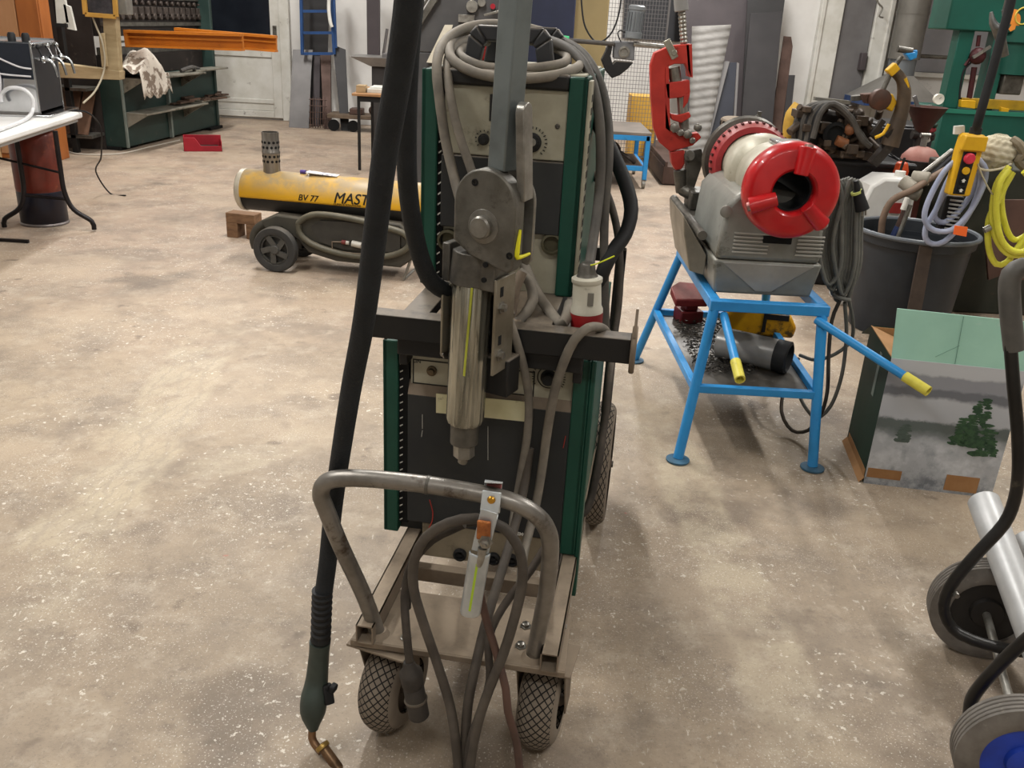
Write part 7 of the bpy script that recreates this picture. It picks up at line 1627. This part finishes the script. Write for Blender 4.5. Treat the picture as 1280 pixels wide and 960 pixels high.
single('orange_tag', 'bright orange tag hanging under the pale blue hose coil', 'tag', MB().prism([q5(1194, 282, Yp-.02), q5(1210, 284, Yp-.02), q5(1208, 296, Yp-.02), q5(1192, 293, Yp-.02)], (0, .008, 0)), mat('bright orange tag', '#ee6a2c', rough=.5), bevel=.001)
single('tag_string', 'thin cream string hanging right of the pendant control', 'string', MB().tube([q5(1222, 205), q5(1228, 220), q5(1236, 236), q5(1241, 243)], .004, 6), mat('cream string', '#b0a88c'))
# bundle of white rope
rp = Thing('rope_bundle', 'round cream rope bundle right of the pendant control', 'rope', tuple(PY(1246, 210, Yp+.1)), 0)
cR = PY(1246, 190, Yp+.12)
rmb = MB(); n_ = 72; m_ = 48; random.seed(4)
def ropef(u, v):
    th = u*2*math.pi; ph = -math.pi/2+v*math.pi; rr_ = 1+.03*math.sin(th*14+3*math.sin(ph*5))+.03*math.sin(ph*16+2*th)
    return cR+Vector((math.cos(ph)*math.cos(th)*.10*rr_, math.cos(ph)*math.sin(th)*.08*rr_, math.sin(ph)*.085*rr_))
rmb.grid(ropef, n_, m_)
rp.part('wound_rope', rmb, mat('cream rope', '#c9c2ab', '#a89f88', .85, scale=14, bump=.8, stretch=(1, 1, 3)), world=True)
rp.part('rope_knot', MB().tube([PY(1266, 175, Yp+.08), PY(1274, 180, Yp+.05), PY(1280, 192, Yp+.05), PY(1272, 200, Yp+.06), PY(1284, 210, Yp+.06), PY(1292, 190, Yp+.06)], .022, 8), mat('grey rope', '#857b68', '#6b6252', .85, scale=14), world=True)
rp.part('rope_loop', MB().tube([PY(1218, 208, Yp+.04), PY(1232, 213, Yp+.02), PY(1250, 211, Yp+.02), PY(1264, 205, Yp+.04)], .006, 8), mat('cream rope', '#b3ab94'), world=True)
# crane hook
ch_ = Thing('crane_hook', 'steel crane hook hanging in front of the green press', 'crane hook', tuple(PY(1248, 45, Yp+.5)), 0)
hk_ = [PY(a_, b2, Yp+.5) for a_, b2 in ((1239, 15), (1241, 28), (1247, 36), (1254, 33), (1257, 24), (1255, 12))]
ch_.part('hook', MB().tube(hk_, [.008, .018, .026, .024, .016, .012], 12), mat('worn hook steel', '#6b6d6d', '#8e8f8e', .35, .8, scale=14), world=True)
ch_.part('hook_shank', MB().cyl(PY(1247, 34, Yp+.5), PY(1256, 70, Yp+.5), .03, .02), M_DSTEEL, world=True)
ch_.part('hook_cable', MB().cyl(PY(1255, 12, Yp+.5), Vector((PY(1255, 12, Yp+.5).x+.02, Yp+.5, 4.6)), .008), M_DSTEEL, world=True)
# ================================================================== GREEN HYDRAULIC PRESS
Yq = 7.0
gp_ = Thing('hydraulic_press', 'green hydraulic press frame with yellow supports behind the pendant control', 'hydraulic press', (PY(1240, 150, Yq).x, Yq, 0), 0)
g5 = lambda px, py, y=Yq: PY(px, py, y)
M_GP = mat('press green paint', '#175548', '#144a3e', .45, scale=2.5, grime='#2d4a3e', grime_scale=5, grime_lo=.64)
bx0_ = g5(1172, 150).x-gp_.o.x; zbed = g5(1200, 136).z
gp_.part('bed', MB().bx(bx0_, bx0_+1.6, -.05, .5, 0, zbed), M_GP, bevel=.01)
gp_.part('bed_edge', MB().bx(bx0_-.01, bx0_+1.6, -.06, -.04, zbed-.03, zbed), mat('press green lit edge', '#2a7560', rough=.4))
zh = g5(1240, 40).z
cl0 = g5(1187, 134).x-gp_.o.x
for (pxb, y_) in ((1188, .0), (1232, .0)):
    x0_ = g5(pxb, 134).x-gp_.o.x
    gp_.part('column', MB().bx(x0_-.055, x0_+.055, y_, y_+.12, zbed, zh+.02), M_GP, bevel=.006)
    gp_.part('column', MB().bx(x0_-.055+.95, x0_+.055+.95, y_, y_+.12, zbed, zh+.02), M_GP, bevel=.006)
gp_.part('head_beam', MB().bx(g5(1190, 40).x-gp_.o.x-.06, bx0_+1.6, -.03, .3, zh, zh+.7), M_GP, bevel=.01)
rx = g5(1275, 60).x-gp_.o.x
gp_.part('ram_cylinder', MB().cyl((rx, .05, zh-.28), (rx, .05, zh+.05), .12, n=28).cyl((rx, .05, zh-.06), (rx, .05, zh-.02), .15, n=28), M_GP)
gp_.part('ram_rod', MB().bx(rx-.07, rx+.08, -.02, .12, zh-.42, zh-.28), M_DSTEEL, bevel=.01)
gp_.part('yellow_support', MB().bx(g5(1200, 130).x-gp_.o.x, bx0_+1.55, -.02, .02, zbed+.01, zbed+.08), mat('worn yellow channel', '#a8861e', '#7d6518', .5, scale=6), bevel=.004)
gp_.part('yellow_stop', MB().prism([g5(1202, 125, Yq-.05), g5(1220, 126, Yq-.05), g5(1219, 136, Yq-.05), g5(1201, 134, Yq-.05)], (0, .05, 0)).prism([g5(1252, 134, Yq-.05), g5(1262, 136, Yq-.05), g5(1259, 146, Yq-.05), g5(1251, 144, Yq-.05)], (0, .04, 0)), M_YEL, world=True, bevel=.004, split=True)
gp_.part('hand_pump', MB().sph(g5(1222, 70, Yq-.02), .06, 12, sc=(1, .8, 1)).cyl(g5(1212, 74, Yq), g5(1206, 82, Yq), .012).cyl(g5(1222, 58, Yq), g5(1224, 44, Yq), .014).cyl(g5(1218, 84, Yq), g5(1211, 126, Yq), .02), mat('dark red pump', '#4a1f22', '#381b1d', .5, .2, scale=9), world=True)
gp_.part('pump_lever', MB().bar(g5(1216, 72, Yq-.06), g5(1238, 58, Yq-.06), .02, .02), M_STEEL, world=True)
gp_.part('hydraulic_line', MB().tube([g5(1214, 78), g5(1205, 88), g5(1201, 105), g5(1199, 128)], .008, 8), M_RUBBER, world=True)
# painted emblem on the head
em_ = MB().tube([g5(1272, 14, Yq-.035), g5(1266, 17, Yq-.035), g5(1268, 24, Yq-.035), g5(1270, 30, Yq-.035), g5(1262, 38, Yq-.035)], [.012, .035, .045, .03, .012], 4)
for v in em_.v: v.y = gp_.o.y-.033+(v.y-gp_.o.y+.035)*.03
gp_.part('orange_emblem', em_, mat('orange emblem', '#e08a35', rough=.5), world=True)
em2 = MB().ring(g5(1279, 20, Yq-.034), (0, 1, 0), .055, .006, 24, 5)
gp_.part('yellow_emblem_ring', em2, mat('yellow emblem', '#c7b04a', rough=.5), world=True)
gq = g5(1174, 124, Yq-.1)
gp_.part('pressure_gauge', MB().lathe([(.036, .03), (.038, .0), (.036, -.004), (.032, -.002), (0, -.002)], gq, (0, 1, 0), 24), mat('gauge face', '#d9d5c8', rough=.3), world=True)
gp_.part('gauge_needle', MB().bar(gq+Vector((0, -.004, 0)), gq+Vector((.01, -.004, .016)), .004, .001), M_INK, world=True)
